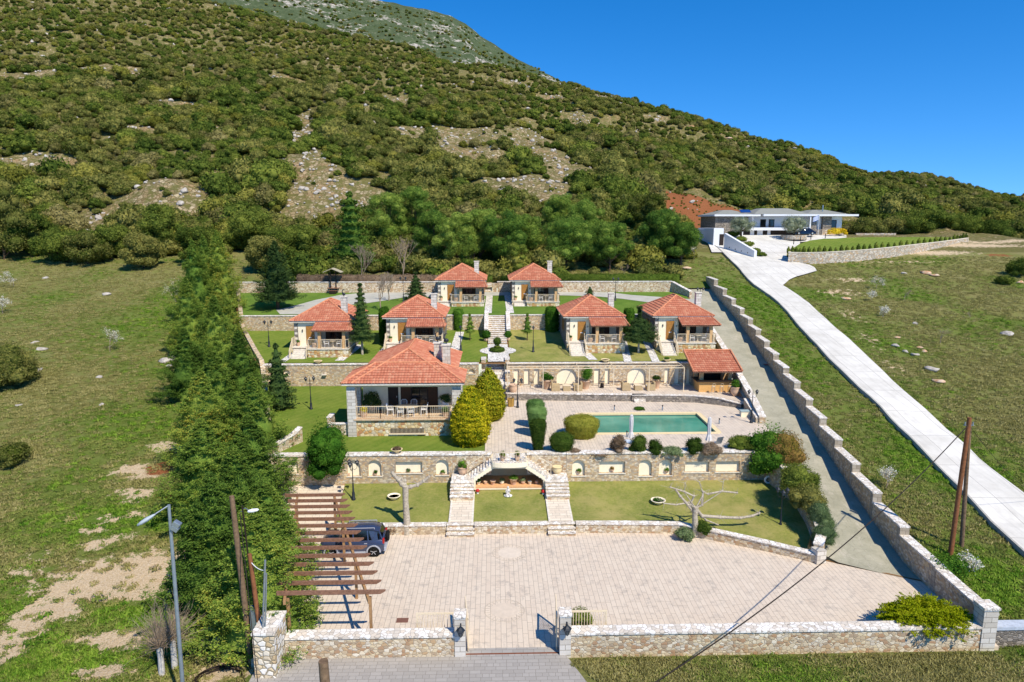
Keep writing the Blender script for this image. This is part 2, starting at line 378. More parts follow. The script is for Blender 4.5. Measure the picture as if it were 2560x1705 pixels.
# ---- ground material: four masks decide grass, dry scree, sand, red earth
def m_ground():
    s = NT('ground_meadow_and_scree'); v = s.geo()
    a = s.n('Attribute', attribute_name='zones'); z = s.n('SeparateColor', {'Color': a.outputs['Color']})
    dry, sand, red = z.outputs[0], z.outputs[1], z.outputs[2]; lush = a.outputs['Alpha']
    n1 = s.noise(v, .22, 5, .65); n2 = s.noise(v, 1.7, 5, .75); n3 = s.noise(v, 11, 4, .8); n4 = s.noise(v, 42, 3, .8)
    g = s.ramp(n1, [(.34, C('#72803a')), (.5, C('#8c8e50')), (.62, C('#9a9462'))])
    g = s.mix(s.ramp(n2, [(.4, 0.), (.68, .8)]), g, C('#8b8054'))
    lf = s.math('MULTIPLY', lush, s.ramp(n2, [(.3, 1.), (.75, .45)]))
    g = s.mix(lf, g, s.ramp(n3, [(.3, C('#48661f')), (.7, C('#789638'))]))
    g = s.mix(s.math('MULTIPLY', n4, .6), g, C('#9c9a78'), 'MULTIPLY')
    fl = s.n('TexVoronoi', {'Vector': v, 'Scale': 2.6, 'Randomness': 1.}).outputs[0]
    fm = s.math('MULTIPLY', s.math('LESS_THAN', fl, .075), s.ramp(s.noise(v, .35, 2), [(.5, 0.), (.56, 1.)]))
    g = s.mix(s.math('MULTIPLY', fm, .8), g, C('#d8d6b8'))
    vs = s.n('TexVoronoi', {'Vector': v, 'Scale': 1.1, 'Randomness': 1.})
    st = s.n('TexVoronoi', {'Vector': v, 'Scale': 1.1, 'Randomness': 1.}, feature='DISTANCE_TO_EDGE').outputs[0]
    sc = s.ramp(s.n('SeparateColor', {0: vs.outputs['Color']}).outputs[0], [(0, C('#a8926e')), (.4, C('#8a7857')), (.75, C('#b9a888')), (1, C('#6f6346'))])
    sc = s.mix(s.ramp(st, [(.0, 1.), (.16, 0.)]), sc, C('#57502f'))
    sc = s.mix(s.ramp(s.noise(v, .12, 3), [(.5, 0.), (.66, .35)]), sc, C('#a98260'))
    sc = s.mix(s.ramp(s.noise(v, .5, 5, .8), [(.47, 0.), (.56, .9)]), sc, C('#646235'))
    d = s.math('ADD', dry, s.math('MULTIPLY', s.math('SUBTRACT', n2, .5), 1.1)); g2 = s.mix(s.ramp(n2, [(.35, 0.), (.7, 1.)]), C('#55592c'), C('#7c6f45')); g = s.mix(s.math('MULTIPLY', s.math('GREATER_THAN', dry, .3), .8), g, g2); c = s.mix(s.ramp(d, [(.55, 0.), (.75, 1.)]), g, sc)
    sa = s.ramp(n3, [(.3, C('#a98c66')), (.5, C('#cdb592')), (.7, C('#dccab0'))])
    k = s.math('ADD', sand, s.math('MULTIPLY', s.math('SUBTRACT', n2, .5), 2.3)); k = s.math('ADD', k, s.math('MULTIPLY', s.math('SUBTRACT', n3, .5), .8))
    c = s.mix(s.ramp(k, [(.46, 0.), (.56, 1.)]), c, sa)
    rd = s.ramp(n3, [(.3, C('#6b4028')), (.6, C('#99623f')), (.8, C('#b5855f'))])
    k = s.math('ADD', red, s.math('MULTIPLY', s.math('SUBTRACT', n2, .5), .9)); c = s.mix(s.ramp(k, [(.45, 0.), (.58, 1.)]), c, rd)
    s.col(c); s.rough(.95, .05)
    h = s.math('ADD', s.math('MULTIPLY', n2, 1.2), s.math('ADD', s.math('MULTIPLY', n3, .5), s.math('MULTIPLY', n4, .25)))
    s.bump(h, .9, .16); return s.m
M_ground = m_ground()
ys = np.concatenate([np.arange(2, 122, .75), np.arange(122, 420, 3), np.arange(420, 700, 20)])
so_ = np.concatenate([np.arange(0, 40, .8), np.arange(40, 120, 2.5), np.arange(120, 420, 8)])
si_ = np.linspace(0, 1, 61)
V = []; 
for y in ys:
    l, r = float(xL(min(y, 98)))+max(0, y-98)*-.2, float(xR(min(y, 101)))+max(0, y-101)*.2
    V.append(np.stack([np.concatenate([l-so_[::-1], l+(r-l)*si_[1:-1], r+so_]), np.full(2*len(so_)+59, y)], 1))
V = np.array(V); nr, nc = V.shape[:2]; xs_, ys_ = V[..., 0].ravel(), V[..., 1].ravel(); zs_ = hnat(xs_, ys_)
inner = np.zeros(nc, bool); inner[len(so_):len(so_)+59] = True
innerV = np.tile(inner, nr)
front = (ys_ < 29.3) & (xs_ > xL(ys_)-.1) & (xs_ < xR(ys_)+.1); zs_[front] = -.03
fr2 = (ys_ < 29.3) & (xs_ >= xR(ys_)+.1); zs_[fr2] = np.maximum(zs_[fr2], -.3)*.3
q = []
for j in range(nr-1):
    for i in range(nc-1):
        if len(so_)-1 <= i < len(so_)+59 and 29.8 < ys[j+1] and ys[j] < 97.3: continue
        q.append((j*nc+i, j*nc+i+1, (j+1)*nc+i+1, (j+1)*nc+i))
terr = np_obj('meadow_and_hillside_ground', np.stack([xs_, ys_, zs_], 1), q, M_ground, smooth=True)
tag(terr, kind='structure')
def blob(cx, cy, rx, ry, a=0):
    c, s = math.cos(a), math.sin(a); dx, dy = xs_-cx, ys_-cy; u = (dx*c+dy*s)/rx; v = (-dx*s+dy*c)/ry
    return np.clip(1.25-np.sqrt(u*u+v*v)*.75, 0, 1)
def pblob(px, py, rx, ry, a=0, k=1.):
    p = atn(px, py); return blob(p.x, p.y, rx, ry, a)*k
dry = smooth(116, 128, ys_)*.66
dry = np.maximum(dry, 0)
BARE = [(1085, 350, 15, 13), (1160, 345, 18, 16), (1250, 350, 16, 16), (1330, 345, 10, 14), (1380, 395, 8, 14), (1190, 390, 14, 9), (1420, 440, 9, 12), (1310, 455, 12, 9), (1350, 480, 9, 8), (772, 290, 3, 14), (765, 330, 5, 14), (750, 355, 5, 8), (760, 400, 4, 14), (775, 440, 6, 12), (800, 480, 9, 14), (840, 505, 8, 10), (910, 508, 9, 8),
        (425, 485, 12, 9), (100, 415, 14, 5), (250, 548, 7, 6), (940, 250, 20, 9), (1500, 240, 14, 8), (1560, 262, 10, 8), (1440, 300, 8, 6), (450, 268, 20, 5), (280, 165, 16, 5), (60, 195, 18, 6), (620, 10, 20, 6), (700, 200, 9, 4), (330, 320, 8, 3), (1650, 300, 8, 5), (1180, 110, 12, 5), (1290, 205, 10, 5), (1380, 245, 9, 5), (200, 300, 10, 3), (560, 330, 8, 3)]
for b in BARE: dry = np.maximum(dry, pblob(b[0], b[1], b[2], b[3])*1.1)
hx = (xs_ < -9)|(xs_ > 60); 
sand = np.zeros_like(dry); SB = []
for px, py, rx, ry, k in [(300, 1440, 4.4, 1.4, 1), (210, 1475, 2.8, 1.2, 1), (400, 1415, 3.4, 1.5, 1), (130, 1525, 1.8, .9, 1), (80, 1570, 1.2, .7, .95), (35, 1600, 1.2, .6, .9), (340, 1175, 1.8, 1.0, .9), (350, 1240, 1.2, .8, .8), (235, 1360, .9, .7, .8),
                          (100, 1390, .8, .5, .75), (310, 1340, 1.3, .5, .7), (330, 1230, 1.4, .6, .8), (60, 1430, .7, .4, .8), (290, 1600, 2.2, .7, .9), (250, 1680, 1.8, .6, .95), (600, 1600, 2.2, 1.3, .9), (560, 1680, 2.0, 1.0, .95), (420, 1115, 1.5, 1.0, .9), (200, 1395, .5, .4, .8), (270, 1300, 1.4, .5, .75), (180, 1440, 1.2, .5, .8), (140, 1470, .9, .4, .8), (420, 1120, 1.8, .8, .85), (370, 1190, 1.6, .6, .8), (330, 1290, 1.2, .4, .75), (45, 1560, .9, .8, .85), (15, 1640, 1., .8, .9), (230, 1330, 1., .4, .75), (480, 1390, 1.5, 1., .9), (330, 1490, 3., .5, .8)]:
    sand = np.maximum(sand, pblob(px, py, rx, ry)*k); p = atn(px, py); SB.append((p.x, p.y, rx, ry, k))
for px, py, rx, ry, k in [(2140, 700, 4, 1.2, .8), (2100, 730, 3, 2, .7), (2330, 632, 8, 2, .8), (2430, 612, 11, 2.2, .95), (2510, 604, 12, 1.6, .8), (2240, 655, 8, 1., .6), (2130, 790, 1.2, 2.5, .7), (2180, 850, 1.0, 3, .6), (2240, 920, .9, 3, .6)]:
    sand = np.maximum(sand, pblob(px, py, rx, ry)*k)
red = np.zeros_like(dry)
RED = [atn(1700, 520), atn(1820, 528)]
for px, py, rx, ry, k in [(405, 1170, 1.2, 1.0, 1), (415, 1235, .9, .8, .9), (450, 880, 1.2, .7, .8), (2495, 638, 3.0, 2.0, .66), (1760, 522, 10, 7, 1.0), (1705, 508, 6, 9, 1.0), (1820, 545, 9, 4, .9)]:
    red = np.maximum(red, pblob(px, py, rx, ry)*k)
LB = []
def lushf(x, y): s = np.clip(.2+.6*wob(x, y, 17, 3), 0, .8); return np.maximum.reduce([s]+[np.clip(1.25-np.hypot((x-a)/c, (y-b)/d)*.75, 0, 1)*k for a, b, c, d, k in LB])
lush = np.clip(.25+.6*wob(xs_, ys_, 17, 3), 0, .8)*smooth(118, 100, ys_)
for px, py, rx, ry, k in [(380, 1060, 8, 6, .8), (400, 800, 9, 12, .8), (250, 1300, 6, 3, 1), (150, 1650, 6, 2.5, 1), (380, 1540, 5, 1.5, 1), (2350, 1150, 6, 8, 1), (1900, 760, 5, 20, 1), (2000, 900, 5, 12, .8), (2450, 1450, 5, 4, 1), (2100, 830, 8, 10, .7), (420, 1300, 4, 2, 1)]:
    lush = np.maximum(lush, pblob(px, py, rx, ry)*k); p = atn(px, py); LB.append((p.x, p.y, rx, ry, k))
lush = np.where((xs_ > xR(np.minimum(ys_, 101))) & (xs_ < 34) & (ys_ < 120), np.maximum(lush, .55), lush)
ca = terr.data.attributes.new('zones', 'FLOAT_COLOR', 'POINT')
ca.data.foreach_set('color', np.stack([dry, sand, red, lush], 1).astype(np.float32).ravel())

# far mountain behind, its own mass
def m_mountain():
    s = NT('mountain_rock_and_scrub'); v = s.geo()
    n = s.noise(s.mapv(v, (1, 1, 2.2)), .03, 7, .8); n2 = s.noise(v, .16, 5, .8); n3 = s.noise(s.mapv(v, (.5, .5, 1.5)), .012, 3, .6)
    sx = s.n('SeparateXYZ', {0: v})
    g = s.ramp(n2, [(.3, C('#3c4a30')), (.55, C('#535e42')), (.8, C('#6e7156'))])
    k = s.math('ADD', s.math('MULTIPLY', n, .6), s.math('MULTIPLY', n2, .5)); k = s.math('ADD', k, s.math('MULTIPLY', s.math('SUBTRACT', n3, .5), .5))
    s.col(s.mix(s.ramp(k, [(.615, 0.), (.66, 1.)]), g, s.ramp(n2, [(.3, C('#8d857b')), (.7, C('#bdb4a8'))]))); s.rough(.95, .05); s.bump(k, 1., 3.); return s.m
rows = []
for y in np.concatenate([np.arange(480, 900, 12), np.arange(900, 1300, 40)]):
    row = []
    for px in np.arange(300, 1750, 9):
        ridge = np.interp(px, [300, 700, 950, 1010, 1075, 1130, 1165, 1200, 1290, 1400, 1560, 1750], [-150, -70, -2, 13, 28, 42, 60, 90, 142, 200, 290, 400])
        zr = PY(px, ridge, 900).z; x = PX(px, 900, zr); k = min(1, (y-480)/420.)
        z = 40+(zr-40)*(k**.9) if y <= 900 else zr-(y-900)*.35
        z += (wob(x, y, 140, 2)*5+wob(x, y, 47, 9)*2.6+wob(x, y, 19, 4)*1.3)*(.35 if abs(y-900) < 30 else 1)*min(1, (y-470)/80.)
        row.append((x*(.75+.25*k), float(y), z))
    rows.append(row)
tag(MB().strip(rows, smooth=True).build('mountain', m_mountain()), kind='structure')
# ================================================================ estate: materials
M_wall = m_stone('rubble_stone', ['#d8c4a2', '#c0aa8a', '#e2d0b0', '#b5a088', '#cfb088', '#c2b49e', '#dcc296', '#aa9a88', '#caa67a', '#e6d8be'], 5.4, 1.6, '#b5a288', .03, .45, stain=.3)
M_wall2 = m_stone('warm_rubble_stone', ['#d9c8a8', '#c8b494', '#e6d8bc', '#c4a680', '#d5c5a8', '#b5a085', '#dccaa6', '#b89472', '#d3c7b2', '#eadfc8'], 4.8, 1.4, '#b29c7e', .035, .5, stain=.2)
M_base = m_stone('round_fieldstone', ['#e3d0a8', '#d4b884', '#ecdcba', '#cf9f62', '#dcc8a0', '#bd8d63', '#e6cf9a', '#cfc0a4', '#efe4ca'], 3.8, 1.1, '#b8a07c', .045, .6, stain=.1)
M_grey = m_stone('grey_rubble_stone', ['#8c857c', '#9c948a', '#77716a', '#aaa298', '#857c70', '#b5aa9a'], 4.5, 1.6, '#6f675c', .05, .6, stain=.3)
M_crazy = m_crazy('white_crazy_coping')
M_ash = m_ashlar('white_ashlar', '#e9e3d8', '#cfc6b8', '#8f867a', .62, .27)
M_quoin = m_ashlar('quoin_stone', '#e4dccd', '#c8bca8', '#95897a', .45, .3)
M_cut = m_plain('pale_cut_stone', '#ddd3c2', .85, .15, .14, 5)
M_pave = m_pave('stamped_paving', '#ddcdb8', '#d7c6b1', '#a09384', '#989087', 1.15, .27, 90, .011, .95)
M_pave2 = m_pave('stamped_paving_cross', '#e6d8c2', '#dacab4', '#9a8d7c', '#aaa08e', .8, .3, 0, .012, .6)
M_greypave = m_pave('grey_street_paving', '#ada79f', '#a19b93', '#88827a', '#959088', .5, .25, 0, .012, .3)
def m_drive():
    s = NT('driveway_stamped_concrete'); v = s.tc()
    ve = s.n('TexVoronoi', {'Vector': v, 'Scale': 2.2}, feature='DISTANCE_TO_EDGE').outputs[0]
    n1 = s.noise(v, .5, 5, .7); n2 = s.noise(v, 7, 4, .7); n3 = s.noise(s.mapv(v, (1, .3, 1)), 1.1, 5, .8)
    c = s.ramp(n1, [(.35, C('#a09c86')), (.62, C('#b6b09a'))]); c = s.mix(s.ramp(n3, [(.56, 0.), (.68, .75)]), c, C('#c4bba8'))
    c = s.mix(s.math('MULTIPLY', s.ramp(ve, [(0, 1.), (.035, 0.)]), .35), c, C('#6e6c60')); c = s.mix(s.math('MULTIPLY', n2, .3), c, C('#8f8b80'), 'MULTIPLY')
    s.col(c); s.rough(.85, .2); s.bump(s.math('ADD', n2, ve), .35, .02); return s.m
M_drive = m_drive()
M_lawn1 = m_lawn('lawn_dry', '#76863a', '#a0a452', '#c4b276', dryamt=.8)
M_lawn2 = m_lawn('lawn_green', '#66882c', '#84993e', '#a3a055', stripe=.12, dryamt=.3)
M_lawn4 = m_lawn('lawn_deep', '#527a28', '#6f9038', '#8f9a50', dryamt=.25)
M_plaster = m_plain('cream_plaster', '#f6e8c9', .9, .1, .04, 3)
M_plaster2 = m_plain('ochre_plaster', '#e6cf9f', .9, .1, .05, 3)
M_wood = m_plain('stained_beam_wood', '#8a6550', .7, .2, .22, 9)
M_door = m_plain('door_wood', '#a87638', .55, .3, .12, 7)
M_dark = m_plain('dark_interior_frame', '#2c2119', .6, .3, .1)
M_rail = m_plain('cream_painted_iron', '#e3cfae', .5, .35, .05)
M_black = m_plain('black_painted_iron', '#23282d', .45, .4, .1)
M_terr = m_plain('terracotta_pot', '#d8b494', .8, .15, .12, 8)
M_white = m_plain('white_paint', '#eceae6', .7, .2, .04)
M_soil = m_plain('soil', '#8a6a48', .95, .05, .25, 12)
M_bark = m_plain('bark', '#5d4d3d', .9, .1, .3, 10)
M_barkw = m_plain('pale_bark', '#b5a995', .9, .1, .25, 9)
M_galv = m_plain('galvanised_steel', '#9aa2a6', .4, .5, .08, 6, .6)
def m_glass(name, tint='#10161c'):
    s = NT(name); s.col(C(tint)); s.rough(.08, .6); return s.m
M_glass = m_glass('dark_window_glass')
def m_tiles():
    s = NT('red_clay_tiles'); uv = s.n('TexCoord').outputs['UV']; x = s.n('SeparateXYZ', {0: uv})
    iu = s.math('FLOOR', s.math('DIVIDE', x.outputs[0], .24)); iv = s.math('FLOOR', s.math('DIVIDE', x.outputs[1], .34))
    w = s.n('TexWhiteNoise', {'Vector': s.n('CombineXYZ', {0: iu, 1: iv}).outputs[0]}, noise_dimensions='2D').outputs[0]
    c = s.ramp(w, [(0, C('#bd7558')), (.5, C('#c67d60')), (1, C('#cf8b6c'))])
    pat = s.noise(uv, .9, 3); c = s.mix(s.ramp(s.math('MULTIPLY', s.math('ADD', pat, s.math('MULTIPLY', w, .5)), 1.), [(.8, 0.), (1.05, .25)]), c, C('#dfb08c'))
    fu = s.math('FRACT', s.math('DIVIDE', x.outputs[0], .24)); hl = s.ramp(fu, [(.0, 1.), (.12, 0.), (.88, 0.), (1, 1.)])
    c = s.mix(s.math('MULTIPLY', hl, .25), c, C('#d9a184'))
    n = s.noise(s.tc(), 3, 5, .7); c = s.mix(s.math('MULTIPLY', n, .35), c, C('#a87a64'), 'MULTIPLY')
    s.col(c); s.rough(.75, .2); return s.m
M_tile = m_tiles()
M_ridge = m_plain('ridge_tile', '#cf8a66', .8, .15, .2, 4)
# ================================================================ tiled roofs with real tile relief
def tile_face(mb, p0, p1, q1, q0, du=.06, row=.34, uo=0.):
    """slope with eave p0->p1, top q0->q1 (q0==q1 for a triangle); waves across, laps up the slope"""
    p0, p1, q0, q1 = map(Vector, (p0, p1, q0, q1)); e = (p1-p0).normalized(); L = (p1-p0).length
    n = e.cross(q0-p0).normalized();  n = n if n.z > 0 else -n; up = n.cross(e).normalized(); up = up if up.z > 0 else -up
    H = (q0-p0).dot(up); a0, a1 = (q0-p0).dot(e), (q1-p0).dot(e)
    rows = max(2, int(round(H/row))); rh = H/rows
    for r in range(rows):
        v0, v1 = r*rh, (r+1)*rh+.02*(r < rows-1)
        l0, r0 = a0*v0/H, L+(a1-L)*v0/H; l1, r1 = a0*min(1, v1/H), L+(a1-L)*min(1, v1/H)
        us = np.arange(min(l0, l1), max(r0, r1)+du, du); vs = []; uv = []
        for vv, lo, hi, lift in ((v0, l0, r0, .06), (v1, l1, r1, .0)):
            for u in us:
                uc = min(max(u, lo), hi); wv = abs(math.sin((uc+uo)/.24*math.pi))**.7*.045
                vs.append(p0+e*uc+up*min(vv, H)+n*(wv+lift)); uv.append((uc+uo, min(vv, H-.001) if vv == v1 else vv+.001))
        m = len(us); fs = [(i, i+1, m+i+1, m+i) for i in range(m-1)]
        uvr = [(uv[a][0], v0+.01) for a in range(2*m)]
        mb.add(vs, fs, [[uvr[k] for k in f] for f in fs], smooth=False)
        # little riser that shades the lap below
        base = [vs[i]-n*.04 for i in range(m)]
        mb.add(vs[:m]+base, [(m+i, m+i+1, i+1, i) for i in range(m-1)], [[uvr[i]]*4 for i in range(m-1)])
def ridge_caps(mb, pts, r=.09):
    for a, b in zip(pts[:-1], pts[1:]):
        a, b = Vector(a), Vector(b); L = (b-a).length; k = max(1, int(L/.38)); d = (b-a)/k
        for i in range(k): mb.tube([a+d*i+Vector((0, 0, .02)), a+d*(i+1.06)+Vector((0, 0, .03))], [r*1.12, r*.9], 7)
def hip_roof(parent, x0, x1, y0, y1, z, pitch=.5, name='roof', gable_y=False, ovh_t=.12, front_only=False):
    """hip roof over a rectangle; long side decides the ridge"""
    w, d = x1-x0, y1-y0; h = min(w, d)/2; H = h*pitch; mb = MB()
    if d >= w: A, B = Vector(((x0+x1)/2, y0+h, z+H)), Vector(((x0+x1)/2, y1-h, z+H))
    else: A, B = Vector((x0+h, (y0+y1)/2, z+H)), Vector((x1-h, (y0+y1)/2, z+H))
    a, b, c, e = (Vector(p) for p in ((x0, y0, z), (x1, y0, z), (x1, y1, z), (x0, y1, z)))
    if d >= w:
        tile_face(mb, a, b, A, A); tile_face(mb, b, c, B, A); tile_face(mb, c, e, B, B); tile_face(mb, e, a, A, B)
        hips = [(a, A), (b, A), (c, B), (e, B)]
    else:
        tile_face(mb, a, b, B, A); tile_face(mb, b, c, B, B); tile_face(mb, c, e, A, B); tile_face(mb, e, a, A, A)
        hips = [(a, A), (b, B), (c, B), (e, A)]
    roof = mb.build(name, M_tile, parent)
    m2 = MB()
    for p, q_ in hips: ridge_caps(m2, [p+Vector((0, 0, .05)), q_+Vector((0, 0, .05))])
    if (B-A).length > .2: ridge_caps(m2, [A+Vector((0, 0, .05)), B+Vector((0, 0, .05))])
    m2.build('ridge_tiles', M_ridge, roof)
    # soffit and eave board, closed underneath
    m3 = MB(); m3.box(x0+.04, x1-.04, y0+.04, y1-.04, z-ovh_t, z-.003); m3.build('eaves', M_cut, roof)
    return roof, A, B
# ================================================================ walls with real openings
def arch_pts(x0, x1, z0, z1, n=12):
    r = (x1-x0)/2; cx = (x0+x1)/2; zc = z1-r
    return [(x0, z0), (x1, z0)]+[(cx+r*math.cos(a), zc+r*math.sin(a)) for a in [math.pi*i/n for i in range(n+1)]]
def wall_x(name, x0, x1, y, z0, z1, thick, mat, label, openings=(), depth=.22, cop=.09, cop_over=.06, base_fn=None, panel=True, recess_mat=None, parent=None, dz=0, panel_extra=None, group=None):
    """wall facing -Y from x0 to x1 with niches; openings = list of (kind,x0,x1,z0,z1)"""
    t = thing(name, label, 'wall', ((x0+x1)/2, y, z0), group=group) if parent is None else parent; ox, oz = ((x0+x1)/2, z0) if parent is None else (0, 0)
    loops = []
    for o in openings:
        k, a, b, c, d = o; loops.append(arch_pts(a, b, c, d) if k == 'arch' else [(a, c), (b, c), (b, d), (a, d)])
    mb = MB(); outer = [(x0, z0), (x1, z0), (x1, z1), (x0, z1)]
    allp = [outer]+loops; flat = [p for l in allp for p in l]
    tris = tessellate_polygon([[Vector((p[0], p[1], 0)) for p in l] for l in allp])
    vs = [(p[0]-ox, 0, p[1]-oz) for p in flat]; fs = []
    for tr in tris:
        a, b, c = (Vector(vs[k]) for k in tr)
        fs.append(tuple(tr) if (b-a).cross(c-a).y < 0 else tuple(tr[::-1]))
    mb.add(vs, fs)
    mb.add([(x0-ox, 0, z0-oz), (x1-ox, 0, z0-oz), (x1-ox, 0, z1-oz), (x0-ox, 0, z1-oz), (x0-ox, thick, z0-oz), (x1-ox, thick, z0-oz), (x1-ox, thick, z1-oz), (x0-ox, thick, z1-oz)], [(1, 5, 6, 2), (4, 0, 3, 7), (5, 4, 7, 6), (3, 2, 6, 7)])
    for l in loops:
        n = len(l); vv = [(p[0]-ox, 0, p[1]-oz) for p in l]+[(p[0]-ox, depth, p[1]-oz) for p in l]
        mb.add(vv, [(i, (i+1) % n, n+(i+1) % n, n+i) for i in range(n)])
    mb.build('masonry', mat, t)
    if panel:
        for o, l in zip(openings, loops):
            n = len(l); cx = sum(p[0] for p in l)/n
            MB().add([(p[0]-ox, depth, p[1]-oz) for p in l], [tuple(range(n))]).build('niche_panel', recess_mat or M_plaster, t)
            a, b, c = o[1], o[2], o[3]
            MB().box(a-.06-ox, b+.06-ox, -.05, depth-.004, c-.07-oz, c-.003-oz).build('niche_sill', M_cut, t)
    if cop: MB().box(x0-.02-ox, x1+.02-ox, -cop_over, thick+cop_over, z1+.002-oz, z1+cop-oz).build('coping', M_crazy, t)
    return t
def wall_path(name, pts, h, thick, mat, label, cop=.08, copm=None, base=-1., cat='wall', group=None, over=.05):
    """wall along a polyline: pts (x,y,ztop); smooth coping follows"""
    P = [Vector(p) for p in pts]; o = P[0].copy(); t = thing(name, label, cat, (o.x, o.y, o.z-h), group=group); o.z -= h
    def off(i, w):
        d = (P[min(i+1, len(P)-1)]-P[max(i-1, 0)]); d.z = 0; d.normalize(); return Vector((d.y, -d.x, 0))*w
    m, c = MB(), MB(); r1, r2 = [], []
    for i, p in enumerate(P):
        a, b = off(i, thick/2), off(i, -thick/2); zb = p.z-h+base
        r1.append([Vector((p.x, p.y, zb))+a-o, p+a-o, p+b-o, Vector((p.x, p.y, zb))+b-o])
        a, b = off(i, thick/2+over), off(i, -thick/2-over); u = Vector((0, 0, cop))
        r2.append([p+a-o+Vector((0, 0, .002)), p+a+u-o, p+b+u-o, p+b-o+Vector((0, 0, .002)), p+a-o+Vector((0, 0, .002))])
    m.strip(r1); m.add(r1[0], [(0, 1, 2, 3)]); m.add(r1[-1], [(3, 2, 1, 0)])
    c.strip(r2); c.add(r2[0][:4], [(0, 1, 2, 3)]); c.add(r2[-1][:4], [(3, 2, 1, 0)])
    m.build('masonry', mat, t); c.build('coping', copm or M_crazy, t); return t
def lawn(name, xs, ys, f, mat, kind='structure'):
    return tag(MB().sheet(xs, ys, f).build(name, mat), kind=kind)
def poly_sheet(name, poly, f, mat, res=None):
    """a sheet over a polygon, draped on f(x,y), 1 m strips in y when sloping"""
    mb = MB(); ys = sorted(set([p[1] for p in poly])); y0, y1 = ys[0], ys[-1]; cuts = sorted(set(ys+list(np.arange(y0, y1, res or 1.)))) ; n = len(poly)
    def span(y):
        xs = []
        for i in range(n):
            (xa, ya), (xb, yb) = poly[i], poly[(i+1) % n]
            if ya == yb:
                if abs(y-ya) < 1e-9: xs += [xa, xb]
                continue
            if min(ya, yb)-1e-9 <= y <= max(ya, yb)+1e-9: xs.append(xa+(xb-xa)*(y-ya)/(yb-ya))
        return min(xs), max(xs)
    rows = []
    for y in cuts:
        a, b = span(y); k = 14; rows.append([(a+(b-a)*i/k, y, f(a+(b-a)*i/k, y)) for i in range(k+1)])
    return tag(mb.strip(rows).build(name, mat), kind='structure')
# ================================================================ ground surfaces of the estate
tag(MB().prism([(-11.5, 29.4), (24.3, 29.4), (25.2, 36), (19.5, 38.2), (19.7, 42.4), (-15, 42.4)], -.5, 0.).build('courtyard_paving', M_pave), kind='structure')
# street apron outside the gate
a_, b_ = G(712, 1650, -.01), G(1403, 1640, -.01); c_ = G(1475, 1730, -.01)
tag(MB().add([(-11, 20, .012), (c_.x+(c_.x-b_.x)*2.5, c_.y+(c_.y-b_.y)*2.5, .012), (b_.x, 29.9, .012), (-11, 29.9, .012)], [(0, 1, 2, 3)]).build('street_forecourt_paving', M_greypave), kind='structure')
g0 = b_.x
tag(MB().sheet(np.linspace(-30, 60, 60), np.linspace(3, 29.2, 30), lambda x, y: -.02-.004*(29-y)+(.0 if x > g0 else 0)).build('roadside_grass', m_lawn('roadside_grass', '#6b7a34', '#8a8c48', '#a8995c', dryamt=.7)), kind='structure') if False else None
# driveway
rows = []
for y in np.concatenate([np.arange(35.2, 100, 1.2), [101.5]]):
    l = float(xD(y)) if y >= 38.2 else 19.5+(38.2-y)*1.75; r = float(xR(y))+.15; z = float(zdrive(y))+(.012 if y < 40 else .006)
    rows.append([(l+(r-l)*k/6, float(y), z) for k in range(7)])
tag(MB().strip(rows).build('driveway', M_drive), kind='structure')
# drain channel between courtyard and driveway
MB().bar((19.55, 38.35, .014), (24.9, 35.2, .014), .16, .012).build('drain_channel', M_soil, label='dark drain channel across the foot of the sloping driveway', cat='drain')
# lawn 1 in three fields, paths between
yA, yB = 42.62, 48.0
pathx = [(G(1121, 1299, .6).x, G(1178, 1299, .6).x), (G(1370, 1300, .6).x, G(1431.8, 1300, .6).x)]
pathx = [(-3.1, -1.45), (3.55, 5.2)]
XA = [float(xL(42.6))-.3, pathx[0][0]]; 
poly_sheet('lower_lawn_grass', [(-10.6, yA), (pathx[0][0], yA), (pathx[0][0], yB), (-11.0, yB)], zlawn1, M_lawn1, .7)
poly_sheet('centre_lawn_grass', [(pathx[0][1], yA), (pathx[1][0], yA), (pathx[1][0], yB), (pathx[0][1], yB)], zlawn1, M_lawn1, .7)
poly_sheet('right_lawn_grass', [(pathx[1][1], yA-.3), (11.5, yA-.3), (19.35, 39.2), (21.0, 41.8), (21.5, 45), (21.4, yB), (pathx[1][1], yB)], lambda x, y: float(zlawn1(x, y))*(1 if y > 42.3 else 1)-.1*max(0, 42.3-y)*0, M_lawn1, .7)
poly_sheet('left_garden_path', [(-16.5, 42.4), (-10.6, 42.4), (-11, 48), (-17, 48)], lambda x, y: .02+max(0, y-42.2)*.2, M_pave2, .7)
